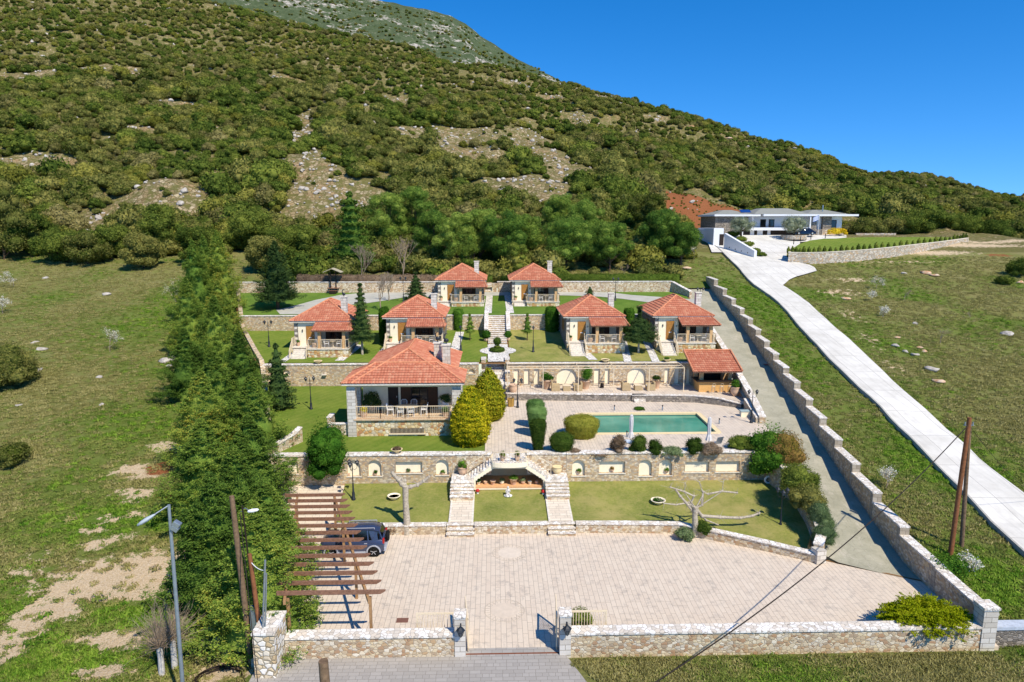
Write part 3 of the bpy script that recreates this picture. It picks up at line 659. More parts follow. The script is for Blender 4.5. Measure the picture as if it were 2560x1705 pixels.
for i, (a, b) in enumerate(pathx):
    t = thing('garden_path', 'paved path between grass on the %s side of the grotto, with steps at both ends' % ('left' if i == 0 else 'right'), 'path', ((a+b)/2, 42.4, 0)); w_ = (b-a)
    def fz(x, y): return .62+(y-.3)*.14+.03
    MB().sheet([-w_/2, w_/2], [.25, 4.05], fz).build('path_slab', M_pave2, t)
    for s_ in (-1, 1):
        m = MB(); m.add([(s_*w_/2-.0, .2, -.1), (s_*w_/2, 4.1, .5), (s_*w_/2, 4.1, fz(0, 4.1)+.02), (s_*w_/2, .2, fz(0, .2)+.02), (s_*(w_/2-.13), .2, -.1), (s_*(w_/2-.13), 4.1, .5), (s_*(w_/2-.13), 4.1, fz(0, 4.1)+.02), (s_*(w_/2-.13), .2, fz(0, .2)+.02)],
                        [(0, 1, 2, 3), (4, 7, 6, 5), (3, 2, 6, 7), (0, 3, 7, 4), (1, 5, 6, 2)]); m.build('kerb', M_cut, t)
    for k in range(3):
        MB().box(-w_/2-.06, w_/2+.06, -.62+.3*k, .0+.26, -.05, .2*(k+1)-.04).build('step', M_wall2, t) if k < 3 else None
        MB().box(-w_/2-.09, w_/2+.09, -.66+.3*k, -.30+.3*k+.02, .2*(k+1)-.038, .2*(k+1)+.02).build('tread', M_crazy, t)
# garden retaining wall 1 (low)
LW = 'low rubble wall with white coping between the courtyard and the '
def low(name, pts, label): return wall_path(name, pts, .55, .42, M_wall2, label, .07)
low('low_wall', [(-10.9, 42.45, .6), (-8, 42.42, .6), (-3.22, 42.4, .6)], LW+'left lawn, behind the parked car')
low('low_wall', [(-1.36, 42.4, .6), (3.45, 42.4, .6)], LW+'grass in front of the grotto')
RW = [G(1720, 1312, .6), G(1800, 1330, .58), G(1900, 1352, .52), G(2000, 1376, .48), G(2040, 1385, .5)]
low('low_wall', [(5.33, 42.4, .6), (9, 42.3, .6), (RW[0].x-.5, 42.1, .6)]+[tuple(p) for p in RW[1:]], LW+'big right lawn, bending towards the driveway')
MB().cbox((RW[-1].x+.15, RW[-1].y, -.1), .62, .62, .95, .2).build('gate_stub_pillar', M_ash, label='squat white pillar where the low courtyard wall meets the driveway', cat='pillar')
DW = [(RW[-1].x+.2, RW[-1].y+.2, .95), (RW[-1].x+.9, RW[-1].y+1.2, 1.3), (20.9, 42.3, 1.8), (21.1, 44.2, 2.3), (20.9, 46, 2.8), (20.3, 48.1, 3.35)]
wall_path('driveway_edge_wall', DW, 1.0, .5, M_wall, 'curving rubble wall between the right lawn and the driveway, shrubs behind it', .07, base=-1.2)
# ================================================================ street wall, gate
YF = 29.3
wl = G(725, 1638, 0).x; 
def street_wall(x0, x1, label):
    t = thing('street_wall', label, 'wall', (x0, YF, 0)); L = x1-x0
    MB().box(0, L, 0, .5, -.4, 1.02).build('masonry', M_wall2, t); MB().box(-.0, L, -.06, .62, 1.022, 1.12).build('coping', M_crazy, t); return t
gL0, gL1 = G(1138, 1635, 0).x, G(1151, 1635, 0).x+.25; gR0, gR1 = G(1399, 1638, 0).x, G(1427, 1638, 0).x
gL1 = gL0+.5; 
street_wall(wl-.1, gL0-.003, 'street wall of pale rubble left of the gate, white crazy-paved coping')
xr_end = G(2462, 1632, 0).x
street_wall(gR1+.003, xr_end, 'long street wall of tan rubble right of the gate, white crazy-paved coping')
cw = G(665, 1688, 0)
t = thing('corner_wall', 'tall white-topped corner block of rubble at the left end of the street wall', 'wall', (wl-.95-.12, YF-1.35, 0))
MB().box(0, .95, 0, 1.75, -.4, 2.12).build('masonry', M_quoin if False else m_stone('pale_rubble', ['#e6dcc8', '#d6c6aa', '#efe8da', '#cdb48c', '#f3eee4', '#dcc9a4'], 3.6, 1.2, '#94876f', .06, .6, stain=.1), t); MB().box(-.04, .99, -.05, 1.8, 2.122, 2.22).build('coping', M_crazy, t)
def lantern(parent, loc, s=1.):
    m = MB(); x, y, z = loc
    m.lathe([(.07*s, 0), (.15*s, .26*s)], (x, y, z), 6, smooth=False); g = m.build('lantern', m_lan, parent)
    m = MB(); m.lathe([(.2*s, .262*s), (.15*s, .33*s), (.06*s, .4*s), (.03*s, .47*s), (.001, .5*s)], (x, y, z), 6, smooth=False)
    m.lathe([(.03*s, -.06*s), (.075*s, -.004*s)], (x, y, z), 6)
    for k in range(6):
        a = 2*math.pi*k/6; m.bar((x+.072*s*math.cos(a), y+.072*s*math.sin(a), z), (x+.155*s*math.cos(a), y+.155*s*math.sin(a), z+.262*s), .016*s)
    m.build('lantern_cap', M_black, g); return g
m_lan = m_plain('smoked_lantern_glass', '#4a5258', .3, .5, .1)
for x0, x1, side in ((gL0, gL1, 'left'), (gR0, gR1, 'right')):
    t = thing('gate_pillar', 'white ashlar gate pillar on the %s side of the entrance with a wall lantern' % side, 'pillar', ((x0+x1)/2, YF-.05, 0)); hw = (x1-x0)/2
    MB().box(-hw, hw, 0, .62, -.3, 2.0).build('shaft', M_ash, t); MB().box(-hw-.04, hw+.04, -.04, .66, 2.002, 2.1).build('cap', M_crazy, t)
    tl = thing('wall_lantern', 'black wall lantern hung on the %s gate pillar' % side, 'lantern', ((x0+x1)/2+.05, YF-.3, 1.25)); lantern(tl, (0, 0, 0), 1.1)
    MB().bar((0, .25, .15), (0, 0, .62), .03).bar((0, .25, .15), (0, .25, .5), .05).build('bracket', M_black, tl)
def gate_leaf(name, L, H, loc, rz, label):
    t = thing(name, label, 'gate', loc, rz); m = MB()
    m.box(0, L, -.03, .03, H-.09, H); m.box(0, L, -.03, .03, .08, .2); m.box(0, .08, -.031, .031, .06, H-.002); m.box(L-.08, L, -.031, .031, .06, H-.002); m.build('frame', M_rail, t)
    m = MB(); k = int(L/.13)
    for i in range(1, k): m.bar((L*i/k, 0, .2), (L*i/k, 0, H-.09), .028)
    m.build('bars', M_rail, t)
    return t
gate_leaf('gate_leaf', 2.0, 1.75, (gL1+.12, YF+.3, .02), R(96), 'cream iron gate leaf folded open beside the left gate pillar')
gate_leaf('gate_leaf', 1.9, 1.65, (gL0-1.9, YF+1.0, .02), 0, 'cream iron gate leaf folded behind the street wall left of the gate')
gate_leaf('gate_leaf', 2.0, 1.75, (gR0-.12, YF+.3, .02), R(86), 'cream iron gate leaf folded open beside the right gate pillar')
gate_leaf('gate_leaf', 1.9, 1.65, (gR1-.05, YF+1.0, .02), 0, 'cream iron gate leaf standing in front of the clipped bush right of the gate')
MB().box(gL1, gR0, YF+.1, YF+.2, .0, .016).build('gate_rail', m_plain('rusty_iron', '#7d4a30', .7), label='rusty gate track across the entrance between the pillars', cat='rail')
# medallions stamped in the paving, manhole cover
for i, (px, py) in enumerate(((1274, 1382), (1261, 1526))):
    p = G(px, py, 0); t = thing('paving_medallion', ('pale round medallion set in the paving near the grotto steps', 'round medallion set in the paving just inside the gate')[i], 'medallion', (p.x, p.y, 0))
    MB().lathe([(1e-4, .008), (.72, .008), (.72, -.05)], n=36, smooth=False).build('disc', m_plain('pale_disc', ('#d8c8b4', '#d2c1ac')[i], .8, .2, .06, 3), t)
    m = MB()
    for k in range(28):
        a = 2*math.pi*k/28; m.bar((.78*math.cos(a), .78*math.sin(a), .006), (1.02*math.cos(a), 1.02*math.sin(a), .006), .02, .008)
    m.lathe([(1.04, -.02), (1.04, .007), (1.07, .007), (1.07, -.02)], n=36); m.build('joint_ring', m_plain('joint_grey', '#bfb09c', .9), t)
p = G(1006, 1551, 0); MB().box(-.3, .3, -.2, .2, 0, .02).build('manhole_cover', m_plain('rust_cover', '#7a5546', .7), loc=tuple(p), label='small rusty manhole cover in the courtyard paving', cat='manhole cover')
p = at(1826, 823); 
MB().box(-.35, .35, -.35, .35, 0, .03).build('manhole_cover', m_plain('rust_cover_red', '#8a5248', .7), loc=tuple(at(1918, 912)+Vector((0, 0, .02))), label='reddish square cover on the upper driveway beside the stepped wall', cat='manhole cover')
M_quoin2 = m_ashlar('grey_quoins', '#c4b8a4', '#a89a86', '#8a7d6c', .4, .3)
# ================================================================ stepped boundary wall right of the driveway
t = thing('stepped_boundary_wall', 'long rubble boundary wall climbing in steps right of the driveway', 'wall', (24.2, 29.6, 0))
STEP = [29.9, 34.3, 38.2, 41.9, 45.6, 49.2, 52.8, 56.4, 60.0, 63.6, 67.2, 70.8, 74.6, 78.4, 82.4, 86.4, 91, 96, 101]
for i in range(len(STEP)-1):
    y0, y1 = STEP[i], STEP[i+1]; x0, x1 = float(xR(y0)), float(xR(y1)); zt = float(zdrive((y0+y1)/2))+1.45+.2*(i == 0)
    if i == 0: zt = 1.35
    ang = math.atan2(x1-x0, y1-y0); L = math.hypot(x1-x0, y1-y0); Mx = Matrix.Translation((x0-24.2, y0-29.6, 0)) @ Matrix.Rotation(-ang, 4, 'Z')
    zb = float(zdrive(y0))-1.2
    MB().box(-.25, .25, 0, L+.02, zb, zt, Mx).build('wall_section', M_wall, t)
    MB().box(-.31, .31, -.04, L, zt+.003, zt+.1, Mx).build('coping', M_crazy, t)
    if i: MB().box(-.275, .275, -.03, .35, zb, zt-.004, Mx).build('pier', M_quoin2, t)
t = thing('corner_pillar', 'white ashlar corner pillar at the right end of the street wall', 'pillar', (xr_end+.35, YF, 0))
MB().box(-.35, .35, -.05, .65, -.3, 2.0).build('shaft', M_ash, t); MB().box(-.4, .4, -.1, .7, 2.002, 2.12).build('cap', M_crazy, t)
t = thing('neighbour_wall', 'low grey rubble wall with bluish coping beyond the right corner pillar', 'wall', (xr_end+.72, YF+.5, 0))
MB().box(0, 6, 0, .5, -.4, .62).build('masonry', M_grey, t); MB().box(0, 6, -.06, .56, .622, .78).build('coping', m_plain('bluish_concrete', '#b8bfc8', .8), t)
# ================================================================ big retaining wall 1 with niches
YW = 48.0; ZT = 3.42
def nx(px, z=2.2): return PX(px, YW, z)
def zz(py): return PY(1280, py, YW).z
N1 = [('rect', nx(712), nx(749), zz(1179), zz(1150)), ('arch', nx(870), nx(903), zz(1187), zz(1147)), ('arch', nx(922), nx(955), zz(1187), zz(1147)), ('rect', nx(990), nx(1056), zz(1180), zz(1152)), ('arch', nx(1090), nx(1122), zz(1186), zz(1147))]
wall_x('retaining_wall', -17.0, -3.12, YW, .9, ZT, .6, M_wall, 'tall rubble retaining wall left of the grotto with arched and long plaster niches', N1, cop=.1)
N2 = [('arch', nx(1431), nx(1463), zz(1191), zz(1151)), ('rect', nx(1499), nx(1564), zz(1185), zz(1156)), ('arch', nx(1599), nx(1632), zz(1193), zz(1152)), ('arch', nx(1650), nx(1683), zz(1192), zz(1152)), ('rect', nx(1716), nx(1777), zz(1185), zz(1158)), ('rect', nx(1794), nx(1855), zz(1185), zz(1158))]
wall_x('retaining_wall', 5.28, 20.6, YW, .9, ZT, .6, M_wall, 'tall rubble retaining wall right of the grotto with six plaster niches', N2, cop=.1)
# grotto: plastered chamber under a balcony, stairs rising on both sides
t = thing('grotto_staircase', 'cream grotto under a curved balcony, twin stairs climbing on both sides', 'staircase', (1.05, YW, 0)); g = t
yb = 1.75                                            # chamber depth behind the face
ceil = 3.05
op = [(-2.45, 1.3), (2.45, 1.3), (2.45, 1.92), (1.15, 2.78), (-1.15, 2.78), (-2.45, 1.92)]
outer = [(-2.56, 1.2), (2.56, 1.2), (2.56, 2.12), (1.22, 3.05), (-1.22, 3.05), (-2.56, 2.12)]
m = MB(); yf = -1.15
n = 6
m.add([(p[0], yf, p[1]) for p in outer]+[(p[0], yf, p[1]) for p in op], [(i, (i+1) % n, n+(i+1) % n, n+i) for i in range(n)])
m.add([(p[0], yf, p[1]) for p in op]+[(p[0], 1.2, p[1]) for p in op], [(i, (i+1) % n, n+(i+1) % n, n+i) for i in range(1, n)])
m.build('arch_surround', M_plaster, t)
MB().add([(p[0], 1.2, p[1]) for p in op], [(0, 1, 2, 3, 4, 5)]).build('back_wall', M_plaster2, t)
MB().box(-2.44, 2.44, yf+.05, 1.19, 1.1, 1.38).build('floor', m_plain('grotto_tiles', '#d9a878', .8), t)
# balcony
m = MB(); m.prism([(-1.3, .6), (-1.3, yf)]+[(1.3*math.sin(a), yf-.42*math.cos(a)) for a in [R(-80+160*i/12) for i in range(13)]]+[(1.3, yf), (1.3, .6)], 2.98, 3.3); m.build('balcony', M_plaster, t)
m = MB(); m.prism([(-1.2, .6), (-1.2, yf+.02)]+[(1.22*math.sin(a), yf-.33*math.cos(a)) for a in [R(-80+160*i/12) for i in range(13)]]+[(1.2, yf+.02), (1.2, .6)], 3.302, 3.325); m.build('balcony_floor', M_crazy, t)
m = MB(); pr = None
for i in range(15):
    a = R(-78+156*i/14); p = Vector((1.25*math.sin(a), yf-.38*math.cos(a), 3.3)); m.bar(p, p+Vector((0, 0, .8)), .022)
    if pr: m.bar(pr+Vector((0, 0, .8)), p+Vector((0, 0, .8)), .05)
    pr = p
m.build('balcony_railing', M_rail, t)
for s_ in (-1, 1):
    # upper flight along the wall, 7 steps from the landing at 1.95 up to 3.3
    for k in range(8):
        x1 = s_*(1.28+k*.21); x2 = s_*(1.28+(k+1)*.21); z1 = 3.3-(k+1)*.15
        MB().box(min(x1, x2), max(x1, x2), yf+.01, .02, z1-.5, z1).build('step', M_crazy, t)
    # stringer (cream) in front
    # landing with fan steps then lower flight towards the viewer
    xa, xb = sorted((s_*2.58, s_*4.2))
    MB().box(xa, xb, -1.15, .02, .8, 2.02).build('landing', M_crazy, t)
    m = MB(); m.prism([(s_*2.6, -.95), (s_*2.6, -1.16), (s_*4.18, -1.16), (s_*4.18, -.3)], 2.02, 2.14); m.build('winder_step', M_crazy, t)
    for k in range(5):
        y0 = -1.15-.3*(k+1); z1 = 2.02-(k+1)*.14
        MB().box(xa, xb, y0, y0+.3, .9, z1-.05).build('riser', M_wall2, t); MB().box(xa-.03, xb+.03, y0-.03, y0+.32, z1-.048, z1).build('tread', M_crazy, t)
    m = MB(); m.bar((s_*1.3, yf+.3, 4.1), (s_*3.05, -.9, 2.95), .045); 
    for k in range(2): xx = s_*(1.35+k*1.65); m.bar((xx, yf+.3 if k == 0 else -.9, 2.1+.9*(k == 0)), (xx, yf+.3 if k == 0 else -.9, 4.08-1.1*k), .04)
    m.build('handrail', M_rail, t)
# stone wall between retaining wall and grotto (upper, behind stairs)
wall_x('stair_wall', -3.11, -.25, YW+.02, 1.9, 3.42, .55, M_wall2, 'pale squared rubble wall behind the left flight of the grotto stairs', cop=.1)
wall_x('stair_wall', 2.36, 5.27, YW+.02, 1.9, 3.42, .55, M_wall2, 'pale squared rubble wall behind the right flight of the grotto stairs', cop=.1)
def sub(y0, y1, f):
    rows = []
    for y in np.linspace(y0, y1, 12): l, r = float(xL(y))-.4, float(xD(max(y, 38.2)))+.1; rows.append([(l+(r-l)*k/4, y, f(0, y)) for k in range(5)])
    return rows
m = MB()
for a in ((42.5, 48.4, lambda x, y: .15*(y-42.2)-.15), (48.3, 67.6, lambda x, y: 2.9), (67.5, 81.7, lambda x, y: float(zlawn3(x, y))-.1), (81.6, 98.2, lambda x, y: float(zlawn4(x, y))-.1)): m.strip(sub(*a))
tag(m.build('terrace_ground', M_soil), kind='structure')
wall_path('left_boundary_wall', [(float(xL(y))+.05, y, max(gz(float(xL(y))+.6, y), float(hnat(xL(y)-.3, y)))+.3) for y in (30.5, 34, 38, 42.2, 45, 48.4, 52, 56, 60, 64, 67.2, 67.8, 72, 77, 81.2, 82, 87, 92, 97.8)], .5, .35, M_wall, 'low rubble boundary wall running uphill under the row of cypresses', .03, M_wall, base=-2.5)
# ================================================================ level 2: pool deck and the lawn of the main house
POOL = (7.6, 18.15, 53.5, 59.1); DX0 = -.75
def z33(x, y): return 3.3
dk = [(DX0, 48.6), (POOL[0], 48.6), (POOL[0], 63.8), (DX0, 67.2)]
poly_sheet('pool_deck_paving', [(DX0, 48.55), (POOL[0]-.3, 48.55), (POOL[0]-.3, 66.9), (DX0, 66.9)], z33, M_pave)
poly_sheet('pool_deck_paving', [(POOL[0]-.3, 48.55), (22.6, 48.55), (22.7, POOL[2]-.3), (POOL[0]-.3, POOL[2]-.3)], z33, M_pave)
poly_sheet('pool_deck_paving', [(POOL[0]-.3, POOL[3]+.3), (23.2, POOL[3]+.3), (24.2, 66.9), (POOL[0]-.3, 66.9)], z33, M_pave)
poly_sheet('pool_deck_paving', [(POOL[1]+.3, POOL[2]-.3), (22.7, POOL[2]-.3), (23.2, POOL[3]+.3), (POOL[1]+.3, POOL[3]+.3)], z33, M_pave)
# pool
t = thing('swimming_pool', 'rectangular swimming pool of still green water with a yellowish stone rim', 'swimming pool', ((POOL[0]+POOL[1])/2, (POOL[2]+POOL[3])/2, 3.3))
hx, hy = (POOL[1]-POOL[0])/2, (POOL[3]-POOL[2])/2
m = MB(); r = .38
def ring(hx, hy, rc, n=6):
    return [(sx*(hx-rc)+rc*math.cos(a), sy*(hy-rc)+rc*math.sin(a)) for sx, sy, a0 in ((1, 1, 0), (-1, 1, 90), (-1, -1, 180), (1, -1, 270)) for a in [R(a0+90*k/n) for k in range(n+1)]]
o_, i_ = ring(hx+.42, hy+.42, .5), ring(hx, hy, .02); n = len(o_)
m.add([(x, y, .035) for x, y in o_]+[(x, y, .035) for x, y in i_]+[(x, y, -.1) for x, y in o_]+[(x, y, -.12) for x, y in i_],
      [(i, (i+1) % n, n+(i+1) % n, n+i) for i in range(n)]+[(i, 2*n+i, 2*n+(i+1) % n, (i+1) % n) for i in range(n)]+[(n+i, n+(i+1) % n, 3*n+(i+1) % n, 3*n+i) for i in range(n)])
m.build('pool_rim', m_plain('pool_rim_stone', '#e6cfa0', .8, .2, .06, 4), t)
m = MB(); m.add([(sx*hx, sy*hy, z) for z in (-.121, -1.5) for sx, sy in ((-1, -1), (1, -1), (1, 1), (-1, 1))], [(1, 0, 4, 5), (2, 1, 5, 6), (3, 2, 6, 7), (0, 3, 7, 4), (4, 7, 6, 5)]); m.build('pool_basin', m_plain('pool_tiles', '#2c5a5c', .5), t)
s = NT('green_pool_water'); v = s.tc(); nn = s.noise(v, .35, 3, .5)
s.col(s.ramp(nn, [(.35, C('#317f69')), (.65, C('#529c84'))])); s.rough(.12, .35); s.bump(s.noise(v, 3.5, 3), .12, .05)
M_water = s.m
MB().sheet([-hx+.003, 0, hx-.003], [-hy+.003, 0, hy-.003], lambda x, y: -.18).build('water', M_water, t)
# left lawn of level 2 (slopes up to the wall)
MH = (-11.65, -2.75, 52.8)          # main house x0,x1,front y
poly_sheet('house_lawn_grass', [(-17.2, 48.5), (DX0, 48.5), (DX0, 67.3), (-23.2, 67.3)], zlawn2, M_lawn2)
# wall between lawn 2 and deck: sloping curved planter walls with urn by the stairs
p1, p2 = G(1192, 1060, 4.3), G(1236, 1090, 3.95)
wall_path('garden_stair_wall', [(-2.55, 56.2, 4.6), (-1.6, 54.3, 4.3), (-.95, 52.8, 4.0)], .75, .35, M_wall2, 'short sloping rubble wall with white coping beside the rounded golden conifer', .07)
t = thing('notice_board', 'small blank white board against the end of the sloping wall by the golden conifer', 'board', (-.75, 52.3, 3.3)); MB().box(-.3, .3, 0, .05, .12, .95).build('panel', M_white, t); MB().box(-.2, .2, .01, .04, -.02, .118).build('foot', M_white, t)
# gap beside left: garden gate passage wall, small rubble stub walls around the laurel
wall_path('stub_wall', [(-16.6, 49.2, 3.75), (-15.6, 51.2, 4.1), (-15.2, 51.9, 4.45)], .8, .4, M_wall2, 'sloping white-capped rubble stub wall left of the big laurel shrub', .07)
wall_path('stub_wall', [(-13.35, 53.3, 4.3), (-11.75, 53.3, 4.3)], 1.1, .3, M_wall2, 'low rubble wall joining the left corner of the big villa', .07)
wall_path('stub_wall', [(-13.3, 54.7, 4.75), (-13.35, 53.45, 4.75)], 1.3, .3, M_wall2, 'short rubble wall standing end-on left of the big villa', .07)
# ================================================================ level 2b: seating terrace
ZS = 3.92
SW = [(1.3, 64.35), (7, 64.0), (13.2, 63.5), (17.0, 63.3), (19.2, 63.0), (21.2, 62.0), (23.0, 60.6)]
poly_sheet('seating_terrace_paving', [(1.1, 64.4), (13.2, 63.6), (18, 63.4), (24.2, 63.4), (24.4, 67.4), (1.1, 67.4)], lambda x, y: ZS, M_pave)
MB().prism([(18, 63.41), (19.2, 63.1), (21.2, 62.15), (23.2, 60.7), (24.1, 63.41)], ZS-.3, ZS).build('terrace_wedge_paving', M_pave)
tag(scn.objects['terrace_wedge_paving'], kind='structure')
stx0, stx1 = PX(1583, 63.5, 3.6), PX(1617, 63.5, 3.6)
wall_path('terrace_wall', [(1.2, 64.35, ZS+.0), (7, 64.05, ZS), (stx0, 63.65, ZS)], .62, .34, M_grey, 'knee-high rubble wall edging the seating terrace left of its little steps', .07)
wall_path('terrace_wall', [(stx1, 63.6, ZS+.0)]+[(x, y, ZS) for x, y in SW[2:-1]]+[(22.9, 60.8, ZS-.25)], .62, .34, M_grey, 'curving rubble wall edging the seating terrace right of its little steps', .07)
t = thing('garden_steps', 'three white steps from the pool deck up to the seating terrace', 'steps', ((stx0+stx1)/2, 63.4, 3.3)); hw = (stx1-stx0)/2-.1
for k in range(4): MB().box(-hw, hw, -.45+.28*k, -.45+.28*(k+1)+.02, 0, .155*(k+1)).build('step', M_crazy, t)
wall_path('bench_wall', [(23.05, 60.3, 4.3), (22.9, 58.3, 3.95), (22.55, 56.0, 3.75)], .6, .3, M_wall2, 'low sloping white-capped wall beside the driveway at the end of the pool deck', .07)
# retaining wall 2 (behind the seats) with tall niches and arches
Y2 = 67.4
def n2(px, z=5.): return PX(px, Y2, z)
def z2(py): return PY(1280, py, Y2).z
zb = ZS+.03
op = []
for a, b in ((1285, 1297), (1311, 1323), (1336, 1347), (1487, 1500), (1514, 1524), (1665, 1675), (1690, 1700)): op.append(('rect', n2(a-1), n2(b+1), zb+.1, z2(922)))
for a, b in ((1392, 1443), (1570, 1617)): op.append(('arch', n2(a), n2(b), zb+.02, z2(920)))
op.append(('rect', n2(1718), n2(1728), zb+.1, z2(925)))
op.sort(key=lambda o: o[1])
wall_x('terrace_retaining_wall', 1.2, 24.2, Y2, 3.7, 6.2, .55, M_wall, 'tall rubble wall behind the outdoor sofas with slit niches and two arches', op, cop=.1)
NB = [('arch', PX(1172, Y2, 5), PX(1187, Y2, 5), z2(934), z2(922))]
wall_x('terrace_retaining_wall', -23.2, -1.6, Y2, 3.6, 6.2, .55, M_wall, 'long rubble retaining wall behind the big villa, two small arched niches', [('arch', PX(713, Y2, 5), PX(729, Y2, 5), z2(935), z2(921))]+NB, cop=.1)
# stairs level 2 -> 3 with stepped side walls
t = thing('garden_staircase', 'broad weathered stone stairs between the pool deck and the cottage lawn', 'staircase', (.1, 66.9, 3.3))
nst = 15; h3 = 6.42-3.3
for k in range(nst): MB().box(-.95, .95, -1.4+.25*k, -1.4+.25*(k+1)+.03, -.1, h3*(k+1)/nst).build('step', M_crazy, t)
for s_ in (-1, 1):
    for k in range(3):
        xa, xb = sorted((s_*.98, s_*1.42)); z1 = h3*(k+1)/3+.15
        MB().box(xa, xb, -1.6+k*1.3, -1.6+(k+1)*1.3-.004*(k == 2), -.1, z1).build('side_wall', M_wall2, t); MB().box(xa-.04, xb+.04, -1.64+k*1.3, -1.6+(k+1)*1.3-.05, z1+.002, z1+.08).build('coping', M_crazy, t)
# ================================================================ level 3
poly_sheet('cottage_lawn_left_grass', [(-23.2, 67.9), (-.75, 67.9), (-.75, 81.3), (-30, 81.3)], zlawn3, M_lawn2)
poly_sheet('cottage_lawn_right_grass', [(1.6, 67.9), (24.0, 67.9), (25.6, 81.3), (1.6, 81.3)], zlawn3, M_lawn1)
def m_pebble():
    s = NT('pebble_mosaic'); v = s.tc(); vo = s.n('TexVoronoi', {'Vector': v, 'Scale': 6.}); d = s.n('TexVoronoi', {'Vector': v, 'Scale': 6.}, feature='DISTANCE_TO_EDGE').outputs[0]
    c = s.ramp(s.n('SeparateColor', {0: vo.outputs['Color']}).outputs[0], [(0, C('#e6e0d6')), (.4, C('#cfc8bd')), (.75, C('#f2ede4')), (.9, C('#a7a198'))]); s.col(s.mix(s.ramp(d, [(0, 0.), (.07, 1.)]), C('#8e8980'), c)); s.rough(.85, .2); return s.m
M_peb = m_pebble()
poly_sheet('pebble_garden_path', [(-.65, 67.9), (1.5, 67.9), (1.45, 74.6), (-.75, 74.6)], lambda x, y: float(zlawn3(x, y))+.03, M_peb)
cx, cy = .38, 72.0
m = MB(); m.add([(cx+1.95*math.cos(a), cy+1.5*math.sin(a), float(zlawn3(0, cy+1.5*math.sin(a)))+.036) for a in [2*math.pi*k/40 for k in range(40)]], [tuple(range(40))]); tag(m.build('pebble_circle_path', M_peb), kind='structure')
def side_path(px0, py0, px1, py1, w, nm='cottage_side_path', mt=None):
    a, b = at(px0, py0), at(px1, py1); m = MB(); rows = []
    for i in range(13):
        f = i/12; x = a.x+(b.x-a.x)*f; y = a.y+(b.y-a.y)*f; z = gz(x, y)+.025
        rows.append([(x-w/2, y, z), (x+w/2, y, z)])
    tag(m.strip(rows).build(nm, mt or M_peb), kind='structure')
# stairs level 3 -> 4, long flight
Y3 = 81.3
t = thing('garden_staircase', 'long flight of grey stone stairs climbing between white parapets to the top lawn', 'staircase', (.35, Y3, 7.3))
n = 14; run = .42; z0_, z1_ = float(zlawn3(0, 74.9))+.03-7.3, 9.3-7.3; y0_ = -6.6
for k in range(n):
    z1 = z0_+(z1_-z0_)*(k+1)/n; ya = y0_+(6.9)*k/n
    MB().box(-1.05, 1.05, ya, ya+.55, z1-.7, z1-.045).build('riser', M_wall2 if k % 3 else M_wall, t); MB().box(-1.05, 1.05, ya-.04, ya+.53, z1-.04, z1).build('tread', M_crazy, t)
for s_ in (-1, 1):
    xa, xb = sorted((s_*1.07, s_*1.47)); m = MB(); 
    vs = [(x, y, z) for x in (xa, xb) for y, z in ((y0_+2.4, z0_-.3), (.4, z0_-.3), (.4, z1_+.42), (y0_+2.4, z0_+1.25))]
    m.add(vs, [(0, 1, 2, 3), (7, 6, 5, 4), (0, 3, 7, 4), (3, 2, 6, 7), (1, 5, 6, 2)]); m.build('parapet', M_cut, t)
    m = MB(); vs = [(x, y, z) for x in (xa-.04, xb+.04) for y, z in ((y0_+2.36, z0_+1.26), (.44, z1_+.43), (.44, z1_+.5), (y0_+2.36, z0_+1.33))]
    m.add(vs, [(0, 1, 2, 3), (7, 6, 5, 4), (0, 3, 7, 4), (3, 2, 6, 7), (1, 5, 6, 2), (0, 4, 5, 1)]); m.build('coping', M_crazy, t)
wall_x('upper_retaining_wall', -30.2, -1.2, Y3, 7.0, 9.3, .5, M_wall, 'rubble wall between the two left cottages and the top lawn', cop=.08)
wall_x('upper_retaining_wall', 1.85, 24.6, Y3, 7.0, 9.3, .5, M_wall, 'rubble wall behind the two right cottages below the top lawn', cop=.08)
# ================================================================ level 4
poly_sheet('top_lawn_grass', [(-30.5, 81.8), (25.4, 81.8), (27.2, 97.6), (-36.4, 97.6)], zlawn4, M_lawn4)
def z4(x, y): return float(zlawn4(x, y))+.03
def ribbon(name, pts, mat, f=None):
    f = f or z4; rows = []
    P = [(at(a, b), at(c, d)) for a, b, c, d in pts]
    for (a, b), (c, d) in zip(P[:-1], P[1:]):
        for i in range(8):
            u = i/8; l = a.lerp(c, u); r = b.lerp(d, u); rows.append([(l.x+(r.x-l.x)*k/6, l.y+(r.y-l.y)*k/6, f(l.x+(r.x-l.x)*k/6, l.y+(r.y-l.y)*k/6)) for k in range(7)])
    tag(MB().strip(rows).build(name, mat), kind='structure')
def m_conc(name, a, b):
    s = NT(name); v = s.tc(); n = s.noise(v, .8, 6, .75); s.col(s.ramp(n, [(.35, C(a)), (.65, C(b))])); s.rough(.85, .2); s.bump(s.noise(v, 12, 3), .15, .02); return s.m
M_path = m_conc('garden_path_concrete', '#a9a698', '#bcb8aa')
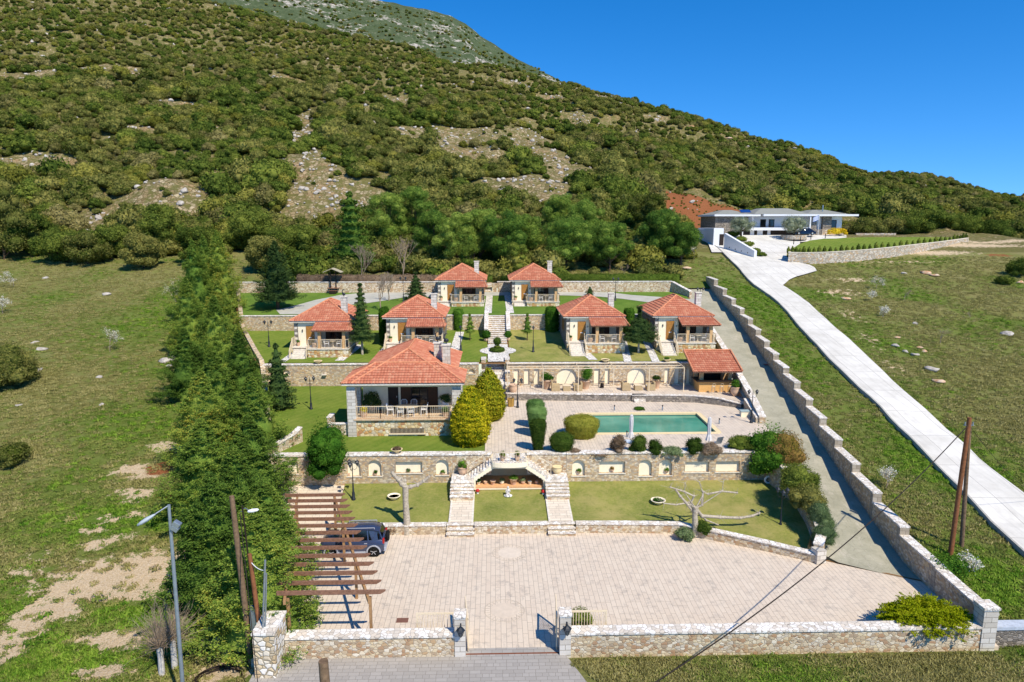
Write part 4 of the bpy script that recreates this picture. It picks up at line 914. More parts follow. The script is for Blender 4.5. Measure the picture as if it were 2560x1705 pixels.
# pixel rows: back edge (x,y) then front edge (x,y), left to right
ribbon('upper_garden_path', [(690, 775, 700, 786), (735, 765, 775, 786), (790, 750, 830, 765), (850, 738, 905, 760), (900, 733, 960, 752), (960, 731, 1010, 744), (1100, 730, 1110, 742), (1300, 730, 1300, 738), (1420, 730, 1420, 739), (1520, 731, 1500, 742), (1580, 738, 1560, 748), (1640, 742, 1620, 756), (1720, 748, 1650, 766), (1757, 756, 1720, 790)], M_path)
wall_x('top_boundary_wall', -38.5, -2.35, 97.6, 10.0, 11.95, .45, M_wall2, 'long pale rubble wall along the back of the estate, left of the narrow steps', cop=.1)
wall_x('top_boundary_wall', .45, 25.6, 97.6, 10.0, 11.95, .45, M_wall2, 'pale rubble wall below the clipped hedge, right of the narrow steps', cop=.1)
wall_path('wall_end', [(25.7, 97.7, 11.9), (26.6, 95.5, 11.3), (27.2, 93.6, 10.9)], .9, .4, M_wall2, 'sloping end of the top wall next to the driveway', .1)
t = thing('garden_steps', 'narrow stone steps through the top wall between the two upper cottages', 'steps', (-.95, 97.6, 10.45))
for k in range(8): MB().box(-.65, .65, .05+.3*k, .38+.3*k, -.2, .19*(k+1)).build('step', M_crazy if k % 2 else M_wall2, t)
for s_ in (-1, 1): MB().box(*sorted((s_*.68, s_*1.36)), .02, .4, -.4, 1.35).build('side_wall', M_wall2, t)
# driveway edge parapets
wall_path('driveway_parapet', [tuple(G(1906, 1053, 3.5)+Vector((0, 0, .35))), (23.5, 60, 4.6), (23.95, 64.5, 5.55), (24.1, 66.2, 6.0)], .8, .5, M_wall, 'white-topped parapet dropping along the driveway beside the poolside bar', .09, base=-1.4)
wall_path('driveway_parapet', [(24.45, 70.6, 7.0), (25.0, 76, 7.9), (25.4, 80, 8.6)], .8, .5, M_wall, 'white-topped parapet between the rightmost cottage and the driveway', .09, base=-1.4)
# ================================================================ cottages
M_awnpost = m_plain('post_plaster', '#cfa878', .85, .1, .08)
M_chim = M_ash
def railing(mb, pts, h=.95, step=.13, top=.05):
    for a, b in zip(pts[:-1], pts[1:]):
        a, b = Vector(a), Vector(b); L = (b-a).length; k = max(1, int(L/step)); u = Vector((0, 0, h))
        mb.bar(a+u, b+u, top, top*.8); mb.bar(a+Vector((0, 0, .12)), b+Vector((0, 0, .12)), .03)
        for i in range(k+1):
            p = a.lerp(b, i/k); mb.bar(p+Vector((0, 0, .12 if 0 < i < k else 0)), p+u, .045 if i in (0, k) else .02)
def cottage(label, loc, base, stair_n, slope_run=.29, rz=0):
    W, D, E = 6.0, 7.2, 2.6
    t = thing('cottage', label, 'cottage', loc, rz, 'small cottages with tiled hip roofs')
    # walls: front in plaster, sides of stone; right part of the front is set back as a porch
    m = MB(); m.box(.0, .42, 0, .4, -base-.3, E); m.box(W-.3, W, .0, .4, -base-.3, E); m.box(0, .38, .401, D, -base-.3, E-.002); m.box(W-.32, W, .401, D, -base-.3, E-.002); m.box(.3, W-.3, D-.35, D-.001, -base-.3, E-.003); wl_ = m.build('stone_wall', M_grey, t)
    m = MB()
    for k in range(9):
        if k % 2 == 0: m.box(.05, .34, -.012, .3, .05+.28*k, .28+.28*k)
    m.build('quoins', M_cut, wl_)
    m = MB(); m.box(.42, 2.5, .006, .4, -.2, E-.004); m.box(2.18, 2.52, .4, 1.5, -.2, E-.004); m.box(2.52, W-.3, 1.3, 1.5, -.2, E-.004); m.box(2.5, W-.301, .1, 1.3, 2.3, E-.005); m.build('plaster_wall', M_plaster, t)
    # door
    d = MB().box(1.25, 2.12, -.035, .03, .02, 2.06).build('door', M_door, t); MB().box(1.55, 1.83, -.06, -.036, .78, .86).build('letter_plate', M_white, d); MB().box(1.98, 2.04, -.09, -.036, .98, 1.1).build('handle', M_galv, d)
    # porch opening: glazed door with shutters
    f = MB().box(3.0, 4.9, 1.22, 1.296, .02, 2.2).build('patio_door', M_dark, t); MB().box(3.55, 3.93, 1.19, 1.217, .15, 2.1).box(3.99, 4.37, 1.19, 1.217, .15, 2.1).build('glass_pane', M_glass, f)
    for x in (3.0, 4.44): MB().box(x, x+.46, 1.15, 1.215, .1, 2.15).build('shutter', m_shut, f)
    l_ = MB().box(.84, .92, -.1, .004, 1.45, 1.7).build('wall_lamp', M_black, t); MB().box(2.3, 2.38, -.1, .004, 1.42, 1.55).build('wall_lamp', M_black, t)
    # side window with open shutters
    for x, s_ in ((W, 1), (0, -1)):
        q = MB().box(*sorted((x-.05*s_, x+.02*s_)), 2.6, 3.5, .75, 1.85).build('window', M_dark, t)
        MB().box(*sorted((x+.022*s_, x+.06*s_)), 2.1, 2.56, .72, 1.88).build('shutter', M_door, q); MB().box(*sorted((x+.022*s_, x+.06*s_)), 3.54, 4.0, .72, 1.88).build('shutter', M_door, q)
    roof, A, B = hip_roof(t, -.38, W+.38, -.38, D+.38, E, .56)
    # porch roof, single slope with a small hip on the right
    m = MB(); a, b = Vector((2.35, -2.35, E-.72)), Vector((W+.45, -2.35, E-.72)); q0, q1 = Vector((2.35, -.3, E-.08)), Vector((W+.05, -.3, E-.08))
    tile_face(m, a, b, q1, q0); tile_face(m, b, Vector((W+.45, -.3, E-.72)), q1, q1)
    aw = m.build('porch_roof', M_tile, t); m = MB(); ridge_caps(m, [b+Vector((0, 0, .05)), q1+Vector((0, 0, .04))], .08); m.build('ridge_tiles', M_ridge, aw)
    m = MB(); m.add([(2.37, -2.33, E-.75), (W+.43, -2.33, E-.75), (W+.43, -.32, E-.2), (2.37, -.32, E-.2), (2.37, -2.33, E-.8), (W+.43, -2.33, E-.8), (W+.43, -.32, E-.25), (2.37, -.32, E-.25)], [(0, 1, 2, 3), (7, 6, 5, 4), (0, 4, 5, 1), (1, 5, 6, 2), (3, 7, 4, 0)]); m.build('eaves', M_wood, aw)
    for x in (2.95, W-.55): MB().box(x, x+.3, -2.0, -1.7, .0, E-.74).build('porch_post', M_awnpost, t)
    # terrace block and stairs
    tb = MB().box(1.9, W+.05, -2.12, -.002, -base-.3, -.09).box(.0, 1.898, -1.1, -.001, -base-.3, -.091).build('terrace_base', M_base, t); MB().box(1.85, W+.12, -2.2, 1.3, -.088, .0).box(-.05, 1.848, -1.2, -.003, -.088, -.001).build('terrace_floor', M_cut, tb)
    st = MB()
    for k in range(stair_n): st.box(.25, 1.7, -1.2-slope_run*(k+1), -1.2-slope_run*k+.02, -base-.3, -base*(k+1)/(stair_n+1)-.0)
    st.build('stairs', M_cut, t)
    m = MB(); yb_ = -1.2-slope_run*stair_n
    railing(m, [(1.95, -2.1, 0), (2.9, -2.1, 0)]); railing(m, [(3.3, -2.1, 0), (W-.6, -2.1, 0)]); railing(m, [(W-.2, -2.1, 0), (W+.05, -2.1, 0), (W+.05, -.05, 0)])
    for x in (.12, 1.82): railing(m, [(x, yb_+.1, -base+.0), (x, -1.2, 0)]); 
    railing(m, [(.05, -1.2, 0), (.05, -.05, 0)]); m.build('railing', M_rail, t)
    # chimney on the right slope
    cx_, cy_ = W-.95, 1.5
    c = MB().box(cx_-.3, cx_+.3, cy_-.3, cy_+.3, E+.2, E+2.35).build('chimney', M_chim, t); MB().box(cx_-.36, cx_+.36, cy_-.36, cy_+.36, E+2.352, E+2.43).build('chimney_cap', M_cut, c)
    return t, (cx_, cy_, E+2.43)
m_shut = m_plain('brown_shutter', '#4a3220', .6, .2, .12)
def cowl(loc, label, s=1.):
    """bird shaped turning cowl"""
    t = thing('chimney_cowl', label, 'chimney cowl', loc); m = MB()
    m.tube([(0, 0, 0), (0, 0, .12*s)], .05*s, 6); m.lathe([(.001, .1*s), (.14*s, .14*s), (.2*s, .26*s), (.13*s, .38*s), (.001, .42*s)], n=8, sy=.6)
    m.tube([(-.1*s, 0, .3*s), (-.17*s, 0, .5*s), (-.12*s, 0, .68*s), (-.02*s, 0, .76*s)], [.07*s, .045*s, .035*s, .04*s], 6); m.tube([(-.02*s, 0, .76*s), (.16*s, 0, .74*s)], [.04*s, .008*s], 5)
    m.build('bird_body', M_black, t); return t
HOUSES = [('H1', 'leftmost cottage of the middle row, behind the tall dark fir', (PY(733.8, 799, 71.9).x, 71.9, 7.45), 1.1, 5),
          ('H2', 'second cottage of the middle row, between the dark fir and the long stairs', (PY(964.7, 793, 73).x, 73.0, 7.65), 1.15, 6),
          ('H3', 'third cottage of the middle row, just right of the long stairs', (PY(1417, 791, 73).x-.05, 73.0, 7.68), 1.25, 7),
          ('H4', 'rightmost cottage of the middle row, beside the driveway', (PY(1639, 789, 73).x-.05, 73.0, 7.7), 1.25, 7),
          ('H5', 'left one of the two upper cottages at the top lawn', (PY(1094, 698.5, 89.2).x, 89.2, 10.3), .75, 3),
          ('H6', 'right one of the two upper cottages at the top lawn', (PY(1279.6, 698.5, 89.2).x, 89.2, 10.3), .75, 3)]
COT = {}
for k, lab, loc, base, n in HOUSES: COT[k] = cottage(lab, loc, base, n)+(loc,)
for k, lab in (('H1', 'black bird-shaped chimney cowl on the leftmost cottage'), ('H2', 'black bird-shaped chimney cowl on the cottage left of the long stairs')):
    t, c, loc = COT[k]; cowl((loc[0]+c[0], loc[1]+c[1], loc[2]+c[2]), lab)
# ================================================================ main villa
x0, x1, yv = MH; WV = x1-x0; FZ = 4.82
t = thing('villa', 'big villa with broad tiled roof, ashlar corner pillars and a deep shaded veranda', 'house', (x0, yv, FZ)); V_ = t
E = 2.95; GB = FZ-3.1
m = MB(); m.box(.02, WV-.02, .12, 2.8, -GB-.4, -.11); m.build('plinth', M_base, t)
pl = MB().box(-.05, .62, 0, .7, -GB-.4, E-.35).box(WV-.62, WV+.05, 0, .7, -GB-.4, E-.35).build('corner_pillar', M_ash, t)
MB().box(-.05, .5, 2.75, 3.3, -GB-.4, E-.352).box(WV-.5, WV+.05, 2.75, 3.3, -GB-.4, E-.352).build('rear_pillar', M_ash, t)
MB().box(.45, WV-.45, -.06, 2.78, -.108, .0).build('veranda_floor', m_pave('veranda_tiles', '#dfc4a2', '#d3b592', '#a88f72', '#b59c80', .35, .35, 0, .012, .2), t)
MB().box(-.02, WV+.02, .02, .5, E-.348, E-.12).box(-.02, .4, .5, 2.8, E-.349, E-.121).box(WV-.4, WV+.02, .5, 2.8, E-.349, E-.121).build('beam', M_plaster2, t)
MB().box(.3, WV-.3, .5, 3.0, E-.24, E-.14).build('ceiling', M_plaster2, t)
m = MB(); m.box(.66, WV-.62, 3.0, 3.25, -GB-.3, E-.3); m.build('veranda_back_wall', M_plaster, t)
m = MB(); m.box(.62, 1.0, 3.251, 12.0, -GB-.4, E-.13); m.box(WV-1.0, WV-.62, 3.251, 12.0, -GB-.4, E-.13); m.box(1.0, WV-1.0, 11.7, 11.99, -GB-.4, E-.13); m.build('stone_wall', M_grey, t)
d = MB().box(2.75, 3.6, 2.93, 2.997, .02, 2.35).build('door', M_dark, t); MB().box(3.45, 3.5, 2.88, 2.928, 1.0, 1.15).build('handle', M_galv, d)
f = MB().box(3.8, 6.9, 2.94, 2.996, .02, 2.4).build('patio_door', M_dark, t)
MB().box(4.75, 5.35, 2.9, 2.937, .2, 2.25).box(5.42, 6.0, 2.9, 2.937, .2, 2.25).build('glass_pane', M_glass, f)
for x in (3.85, 6.1): MB().box(x, x+.78, 2.87, 2.935, .08, 2.32).build('shutter', m_shut, f)
wn_ = MB().box(3.3, 6.0, .06, .118, -1.2, -.82).build('basement_window', M_dark, t)
m = MB(); m.box(3.2, 6.1, -.04, .117, -1.3, -1.21); 
for k in range(26): m.bar((3.35+.104*k, .03, -1.2), (3.35+.104*k, .03, -.82), .022)
m.build('window_grille', M_rail, wn_)
m = MB(); railing(m, [(.62, .12, 0), (2.55, .12, 0), (4.5, .12, 0), (6.4, .12, 0), (WV-.6, .12, 0)], 1.0, .14, .06); m.build('railing', M_rail, t)
# roofs: wide porch hip in front, main hip behind
PT = .5
a0 = (-.38, WV+.38); hw = (a0[1]-a0[0])/2; xm = sum(a0)/2
r1, A1, B1 = hip_roof(t, a0[0], a0[1], -.38, 4.3, E, PT, ovh_t=.14)
r2, A2, B2 = hip_roof(t, xm-4.05, xm+4.05, -.34, 12.6, E-.012, PT, ovh_t=.128)
for i, (px_, py_) in enumerate(((6.75, 5.6), (7.55, 4.6))):
    c = MB().box(px_-.32, px_+.32, py_-.36, py_+.36, E+.3, E+2.2).build('chimney', M_quoin, t); MB().box(px_-.38, px_+.38, py_-.42, py_+.42, E+2.202, E+2.3).build('chimney_cap', M_cut, c)
    cowl((x0+px_, yv+py_, FZ+E+2.3), ('black bird-shaped chimney cowl on the left villa chimney', 'black bird-shaped chimney cowl on the right villa chimney')[i], 1.15)
# ================================================================ poolside bar
bx0, bx1 = PX(1748, 65, 4.5), PX(1838, 65, 4.5); t = thing('poolside_bar', 'open bar pavilion with a tiled roof and an ochre counter beside the driveway', 'bar pavilion', (bx0, 64.5, ZS)); BW = bx1-bx0
MB().box(0, BW, 0, .35, -.2, 1.05).box(0, .3, .351, 1.6, -.2, 1.049).build('counter', m_plain('ochre_counter', '#d8a868', .85, .1, .08), t)
MB().box(-.25, BW+.1, -.25, .5, 1.053, 1.13).box(-.25, .55, .501, 1.9, 1.053, 1.129).build('counter_top', M_dark, t)
MB().box(.15, .5, .36, .7, -.2, 2.25).box(BW-.55, BW-.2, .36, .7, -.2, 2.25).box(.15, .5, 2.3, 2.65, -.2, 2.9).box(BW-.55, BW-.2, 2.3, 2.65, -.2, 2.9).build('pillar', M_awnpost, t)
MB().box(.5, BW-.3, 2.72, 2.84, -.2, 2.8).build('back_panel', M_dark, t)
m = MB(); tile_face(m, (-.75, -.55, 2.12), (BW+.55, -.55, 2.12), (BW+.1, 3.1, 3.55), (-1.0, 3.1, 3.55)) if False else tile_face(m, (-.85, -.55, 2.12), (BW+.5, -.55, 2.12), (BW+.5, 3.1, 3.5), (-.85, 3.1, 3.5))
rf = m.build('roof', M_tile, t)
m = MB(); ridge_caps(m, [(-.8, -.55, 2.24), (-.8, 3.1, 3.62)]); ridge_caps(m, [(BW+.45, -.55, 2.24), (BW+.45, 3.1, 3.62)]); ridge_caps(m, [(-.85, 3.1, 3.58), (BW+.5, 3.1, 3.58)]); m.build('ridge_tiles', M_ridge, rf)
m = MB(); m.add([(x, y, z-o) for o in (.02, .1) for x, y, z in ((-.8, -.5, 2.12), (BW+.45, -.5, 2.12), (BW+.45, 3.05, 3.46), (-.8, 3.05, 3.46))], [(0, 1, 2, 3), (7, 6, 5, 4), (0, 4, 5, 1), (1, 5, 6, 2), (2, 6, 7, 3), (3, 7, 4, 0)]); m.build('rafters', M_wood, rf)
for i, px in enumerate((1787, 1808, 1829)):
    p = PX(px, 63.9, 4); s = thing('bar_stool', ('left', 'middle', 'right')[i]+' one of three wire bar stools standing at the poolside bar', 'bar stool', (p, 63.9, ZS), group='bar stools')
    MB().lathe([(.17, .7), (.17, .74)], n=10).build('seat', M_rail, s)
    for a in (45, 135, 225, 315): MB().bar((.16*math.cos(R(a)), .16*math.sin(R(a)), .7), (.22*math.cos(R(a)), .22*math.sin(R(a)), 0), .025).build('leg', M_galv, s)
    MB().tube([(-.15, -.12, .72), (-.12, -.2, 1.0), (0, -.24, 1.05), (.12, -.2, 1.0), (.15, -.12, .72)], .014, 5).build('backrest', M_rail, s)
# side paths along cottages
side_path(1313+170, 900, 1404, 825, .9); side_path(1490+80, 905, 1555, 840, .8) ; side_path(1640, 905, 1610, 840, .8)
side_path(848, 902, 900, 862, .9); side_path(705, 905, 740, 880, .7); side_path(935, 905, 965, 870, .8); side_path(1135, 880, 1150, 830, 1.0)
side_path(1220, 783, 1224, 735, .9); side_path(1276, 783, 1268, 735, .9)
# ================================================================ plants
L_cyp = m_leaf('cypress_foliage', '#455f28', '#6c8a38', '#a2b04c', '#c8ae48', .45)
L_fir = m_leaf('fir_foliage', '#384c2c', '#4c6434', '#6c7e44', scale=.8)
L_pine = m_leaf('pine_foliage', '#40602a', '#688636', '#9cab4e', scale=.5)
L_oak = m_leaf('oak_foliage', '#48551e', '#6c7038', '#98924e', scale=.35)
L_oakd = m_leaf('dark_oak_foliage', '#3a4c1e', '#5c6c2c', '#88903e', scale=.35)
L_laurel = m_leaf('laurel_foliage', '#2b4c18', '#446e22', '#729636', scale=1.4)
L_gold = m_leaf('golden_conifer_foliage', '#74821c', '#b8ac20', '#e6d034', scale=1.1)
L_goldg = m_leaf('green_gold_conifer_foliage', '#47631c', '#73831f', '#b5aa2c', scale=1.1)
L_box = m_leaf('box_foliage', '#3b5220', '#61752c', '#8a9240', scale=2)
L_boxg = m_leaf('clipped_green_foliage', '#4a6a38', '#6a8c48', '#8aa660', scale=2)
L_dark = m_leaf('dark_clipped_foliage', '#2c4019', '#40561f', '#5f7030', scale=2)
L_jun = m_leaf('yellow_juniper_foliage', '#66780f', '#8f9a14', '#b5b62a', scale=1.5)
L_silver = m_leaf('silvery_green_foliage', '#4c6040', '#6c8052', '#96a274', scale=2)
L_olive = m_leaf('olive_foliage', '#5a6448', '#7c866a', '#a3a88c', scale=1)
L_bloss = m_leaf('blossom', '#c0b89c', '#e4dfcc', '#f6f2e6', scale=3)
L_twig = m_plain('dry_twigs', '#a08d78', .9, .1, .2, 5)
L_brown = m_leaf('brown_shrub_foliage', '#5a4a34', '#85705a', '#a8937a', scale=2)
L_hillb = m_leaf('brownish_scrub_foliage', '#54562c', '#7c7644', '#a09560', scale=.4)
L_hilly = m_leaf('yellowish_scrub_foliage', '#626326', '#828238', '#a39c4c', scale=.4)
L_redd = m_leaf('reddish_shrub_foliage', '#545a22', '#7a6c30', '#a07c4a', scale=1.6)
def leaves(P, N, size, asp=.45, rng=None, jit=.7, up=0.):
    n = len(P); rng = rng or np.random
    T = rng.randn(n, 3); T[:, 2] += up; Nj = N+rng.randn(n, 3)*jit; Nj /= np.linalg.norm(Nj, axis=1)[:, None]+1e-9
    T -= (T*Nj).sum(1)[:, None]*Nj; T /= np.linalg.norm(T, axis=1)[:, None]+1e-9; B = np.cross(Nj, T)
    s = (size*(.65+.7*rng.rand(n)))[:, None] if np.isscalar(size) else size[:, None]
    V = np.stack([P-T*s*.5, P+B*s*asp*.5, P+T*s*.5, P-B*s*asp*.5], 1).reshape(-1, 3)
    return V, np.arange(4*n).reshape(-1, 4)
def on_ells(E, n, rng, jitr=.12, low=-.6):
    E = np.asarray(E, float); A = (E[:, 3]*E[:, 4]+E[:, 4]*E[:, 5]+E[:, 3]*E[:, 5]); k = rng.choice(len(E), int(n*1.7), p=A/A.sum())
    D = rng.randn(len(k), 3); D /= np.linalg.norm(D, axis=1)[:, None]; D[:, 2] = np.where(D[:, 2] < low, -D[:, 2]*.3, D[:, 2])
    e = E[k]; P = e[:, :3]+D*e[:, 3:6]*(1+rng.randn(len(k), 1)*jitr); N = D/e[:, 3:6]; N /= np.linalg.norm(N, axis=1)[:, None]
    keep = np.ones(len(k), bool)
    for j in range(len(E)):
        d = (((P-E[j, :3])/E[j, 3:6])**2).sum(1); keep &= ~((d < .62) & (k != j))
    P, N = P[keep][:n], N[keep][:n]; return P, N
_IC = None
def ico():
    global _IC
    if _IC is None:
        bm = bmesh.new(); bmesh.ops.create_icosphere(bm, subdivisions=2, radius=1); bm.verts.ensure_lookup_table()
        _IC = (np.array([v.co[:] for v in bm.verts]), np.array([[v.index for v in f.verts] for f in bm.faces])); bm.free()
    return _IC
def mesh_of(name, V, Q, mat):
    o = np_obj(name, V, Q, mat); me = o.data; bpy.data.objects.remove(o); return me
def crown_arrays(E, n, size, rng, asp=.5, jit=.7, core=.8, low=-.6, up=0., jitr=.12):
    P, N = on_ells(E, n, rng, jitr, low); V, Q = leaves(P, N, size, asp, rng, jit, up)
    if core:
        iv, iq = ico(); Vs, Qs = [V], [Q]; o = len(V)
        for e in np.asarray(E, float):
            Vs.append(iv*e[3:6]*core*(1+rng.randn(len(iv), 1)*.04)+e[:3]); Qs.append(np.concatenate([iq, iq[:, :1]], 1)+o); o += len(iv)
        # triangles padded to quads by splitting the last edge would be invalid, so keep them apart
        return Vs, Qs
    return [V], [Q]
def build_mixed(name, Vs, Qs, mat, parent=None, loc=None):
    """leaves are quads, cores are triangles: write both into one mesh"""
    V = np.concatenate(Vs).astype(np.float32); quads = Qs[0]; tris = np.concatenate([q[:, :3] for q in Qs[1:]]) if len(Qs) > 1 else np.zeros((0, 3), int)
    me = bpy.data.meshes.new(name); me.vertices.add(len(V)); me.vertices.foreach_set('co', V.ravel())
    li = np.concatenate([quads.ravel(), tris.ravel()]).astype(np.int32); me.loops.add(len(li)); me.loops.foreach_set('vertex_index', li)
    ls = np.concatenate([np.arange(len(quads))*4, len(quads)*4+np.arange(len(tris))*3]).astype(np.int32); lt = np.concatenate([np.full(len(quads), 4), np.full(len(tris), 3)]).astype(np.int32)
    me.polygons.add(len(ls)); me.polygons.foreach_set('loop_start', ls); me.polygons.foreach_set('loop_total', lt); me.materials.append(mat); me.update()
    o = bpy.data.objects.new(name, me); link(o, parent)
    if parent is not None: KIDS.setdefault(parent.name, []).append(o)
    if loc is not None: o.location = loc
    return o
def lumps(rng, w, d, h, n, r0=.35, z0=.0, flat=.8):
    """ellipsoids filling a dome of w x d x h standing on the ground"""
    E = []
    for i in range(n):
        a = rng.rand()*6.283; q = rng.rand()**.5; zc = z0+(h-z0)*(.12+.72*rng.rand()*(1-.5*q*q)); r = r0*(.75+.5*rng.rand())
        E.append((math.cos(a)*q*(w/2-r*.8), math.sin(a)*q*(d/2-r*.8), min(zc, h-r*.6), r, r, r*flat))
    E.append((0, 0, h*.5, w*.36, d*.36, h*.42)); return E
# ---- bush: one mesh, label it
def bush(name, label, cat, loc, w, h, mat, seed=0, n=None, size=.1, lum=14, d=None, flat=.85, group=None, stem=False, r0=None, asp=.55, core=.8, dome=False):
    rng = np.random.RandomState(seed+11); d = d or w; E = lumps(rng, w, d, h, lum, r0 or min(w, h)*.24, .05*h, flat)
    n = n or int(min(16000, 1.3*(w*d*2+w*h*2)/(size*size*asp)))
    Vs, Qs = crown_arrays(E, n, size, rng, asp, core=core)
    return tag(build_mixed(name, Vs, Qs, mat, None, loc), label, cat, group)
# ---- clipped shape from a profile
def clipped(name, label, cat, loc, prof, mat, seed=0, size=.07, sx=1., sy=1., n=None, jit=.45, group=None, rough=.03, parent=None):
    rng = np.random.RandomState(seed+3); pr = np.array(prof, float); seg = np.diff(pr, axis=0); L = np.hypot(seg[:, 0], seg[:, 1]); mid = (pr[1:, 0]+pr[:-1, 0])/2+.02
    w_ = L*mid; area = 6.28*w_.sum()*max(sx, sy); n = n or int(min(30000, area/(size*size*.5)*1.9)); k = rng.choice(len(L), n, p=w_/w_.sum()); u = rng.rand(n); a = rng.rand(n)*6.283
    r = pr[k, 0]+seg[k, 0]*u; z = pr[k, 1]+seg[k, 1]*u; nr = seg[k, 1]/L[k]; nz = -seg[k, 0]/L[k]
    off = rough*(rng.randn(n)+1.2*np.sin(a*5+z*9+seed)*np.sin(a*3-z*6))
    P = np.stack([np.cos(a)*(r+off)*sx, np.sin(a)*(r+off)*sy, z+off*nz], 1); N = np.stack([np.cos(a)*nr, np.sin(a)*nr, nz], 1)
    V, Q = leaves(P, N, size, .5, rng, jit)
    m = 18; cv = np.array([[math.cos(6.283*j/m)*max(.001, p[0]-.04)*sx, math.sin(6.283*j/m)*max(.001, p[0]-.04)*sy, p[1]] for p in pr for j in range(m)])
    cq = np.array([[i*m+j, i*m+(j+1) % m, (i+1)*m+(j+1) % m, (i+1)*m+j] for i in range(len(pr)-1) for j in range(m)])+len(V)
    return tag(np_obj(name, np.concatenate([V, cv]), np.concatenate([Q, cq]), mat, parent, loc), label, cat, group)
# ---- conifers: fronds on branches
def frond_crown(H, Rm, nb, lb, rng, prof=None, rise=.45, size=.2, asp=.35, base=.06, layers=0, length=.9, wid=.32):
    prof = prof or (lambda t: (1-t)**.75*(.55+.45*min(1, t*8)))
    P, N = [], []; g = rng.rand(8)*6.28
    for i in range(nb):
        t = base+(1-base)*(rng.rand()**(1.25)); 
        if layers: t = (math.floor(t*layers)+.5+.28*rng.randn()*.5)/layers
        t = min(.995, max(base, t)); a = rng.rand()*6.283; r = Rm*prof(t)*(1+.16*math.sin(3*a+g[0]+t*7)+.1*math.sin(7*a+g[1]-t*11)+.08*rng.randn()); r = max(r, .12)
        d = Vector((math.cos(a), math.sin(a), rise*(.6+.8*rng.rand()))).normalized(); tip = Vector((math.cos(a)*r, math.sin(a)*r, t*H+rise*.3*r)); L = length*(.6+.6*rng.rand())*min(1, .35+r/Rm)
        side = d.cross(Vector((0, 0, 1))).normalized(); upn = side.cross(d).normalized()
        u = rng.rand(lb); ww = wid*np.sin(np.clip(u*1.15+.12, 0, 1.3)*2.3)*L/length; s_ = rng.randn(lb)*.5*ww; h_ = rng.randn(lb)*.22*ww
        p = np.array(tip)[None]-np.array(d)[None]*(u*L)[:, None]+np.array(side)[None]*s_[:, None]+np.array(upn)[None]*(h_-.25*np.abs(s_))[:, None]
        P.append(p); N.append(np.tile(np.array(upn+d*.35), (lb, 1)))
    P, N = np.concatenate(P), np.concatenate(N); V, Q = leaves(P, N, size, asp, rng, .45, up=rise*1.2); return V, Q
def cone_core(H, Rm, prof, k=.62, base=.05, m=14, rows=14):
    v = []; 
    for i in range(rows):
        t = base+(1-base)*i/(rows-1); r = max(.02, Rm*prof(t)*k)
        v += [[math.cos(6.283*j/m)*r*(1+.1*math.sin(j*5+i*3)), math.sin(6.283*j/m)*r*(1+.1*math.sin(j*5+i*3)), t*H] for j in range(m)]
    q = [[i*m+j, i*m+(j+1) % m, (i+1)*m+(j+1) % m, (i+1)*m+j] for i in range(rows-1) for j in range(m)]; return np.array(v), np.array(q)
def conifer(name, label, cat, loc, H, Rm, mat, seed, nb=300, lb=55, trunk=.12, base=.06, group=None, scale=None, core=.6, bark=None, **kw):
    t = thing(name, label, cat, loc, group=group); rng = np.random.RandomState(seed)
    MB().tube([(0, 0, -.3), (0, 0, H*.5), (0, 0, H*.96)], [trunk, trunk*.6, .02], 8).build('trunk', bark or M_bark, t)
    V, Q = frond_crown(H, Rm, nb, lb, rng, base=base, **kw); prof = kw.get('prof') or (lambda t: (1-t)**.75*(.55+.45*min(1, t*8)))
    if core: cv, cq = cone_core(H*.97, Rm, prof, core, base+.02); V, Q = np.concatenate([V, cv]), np.concatenate([Q, cq+len(V)])
    np_obj('crown', V, Q, mat, t); return t
def crown_tree(name, label, cat, loc, H, W, mat, seed, n=9000, size=.16, lum=26, trunk_h=.3, r0=None, tr=.16, group=None, bark=None, asp=.35, rz=0, core=.72, flat=.8):
    t = thing(name, label, cat, loc, rz, group); rng = np.random.RandomState(seed); h0 = H*trunk_h; r0 = r0 or W*.16
    E = []
    for i in range(lum):
        a = rng.rand()*6.283; q = rng.rand()**.6; f = rng.rand(); zc = h0+(H-h0)*(.15+.7*f); rr = (W/2-r0*.6)*math.sin(math.pi*min(1, .18+.72*f))**.6*q; r = r0*(.7+.6*rng.rand())
        E.append((math.cos(a)*rr, math.sin(a)*rr, min(zc, H-r*flat), r, r, r*flat))
    m = MB(); m.tube([(0, 0, -.4), (.03*H*.3, 0, h0), (0, .02*H, H*.7)], [tr, tr*.75, tr*.2], 8)
    for e in E[:9]: m.tube([(0, 0, h0*.75+.1*H*rng.rand()), (e[0]*.5, e[1]*.5, (h0+e[2])/2), (e[0], e[1], e[2])], [tr*.45, tr*.3, .03], 5)
    m.build('trunk', bark or M_bark, t)
    Vs, Qs = crown_arrays(E, n, size, rng, asp, jit=.9, core=core, low=-.9); build_mixed('crown', Vs, Qs, mat, t); return t
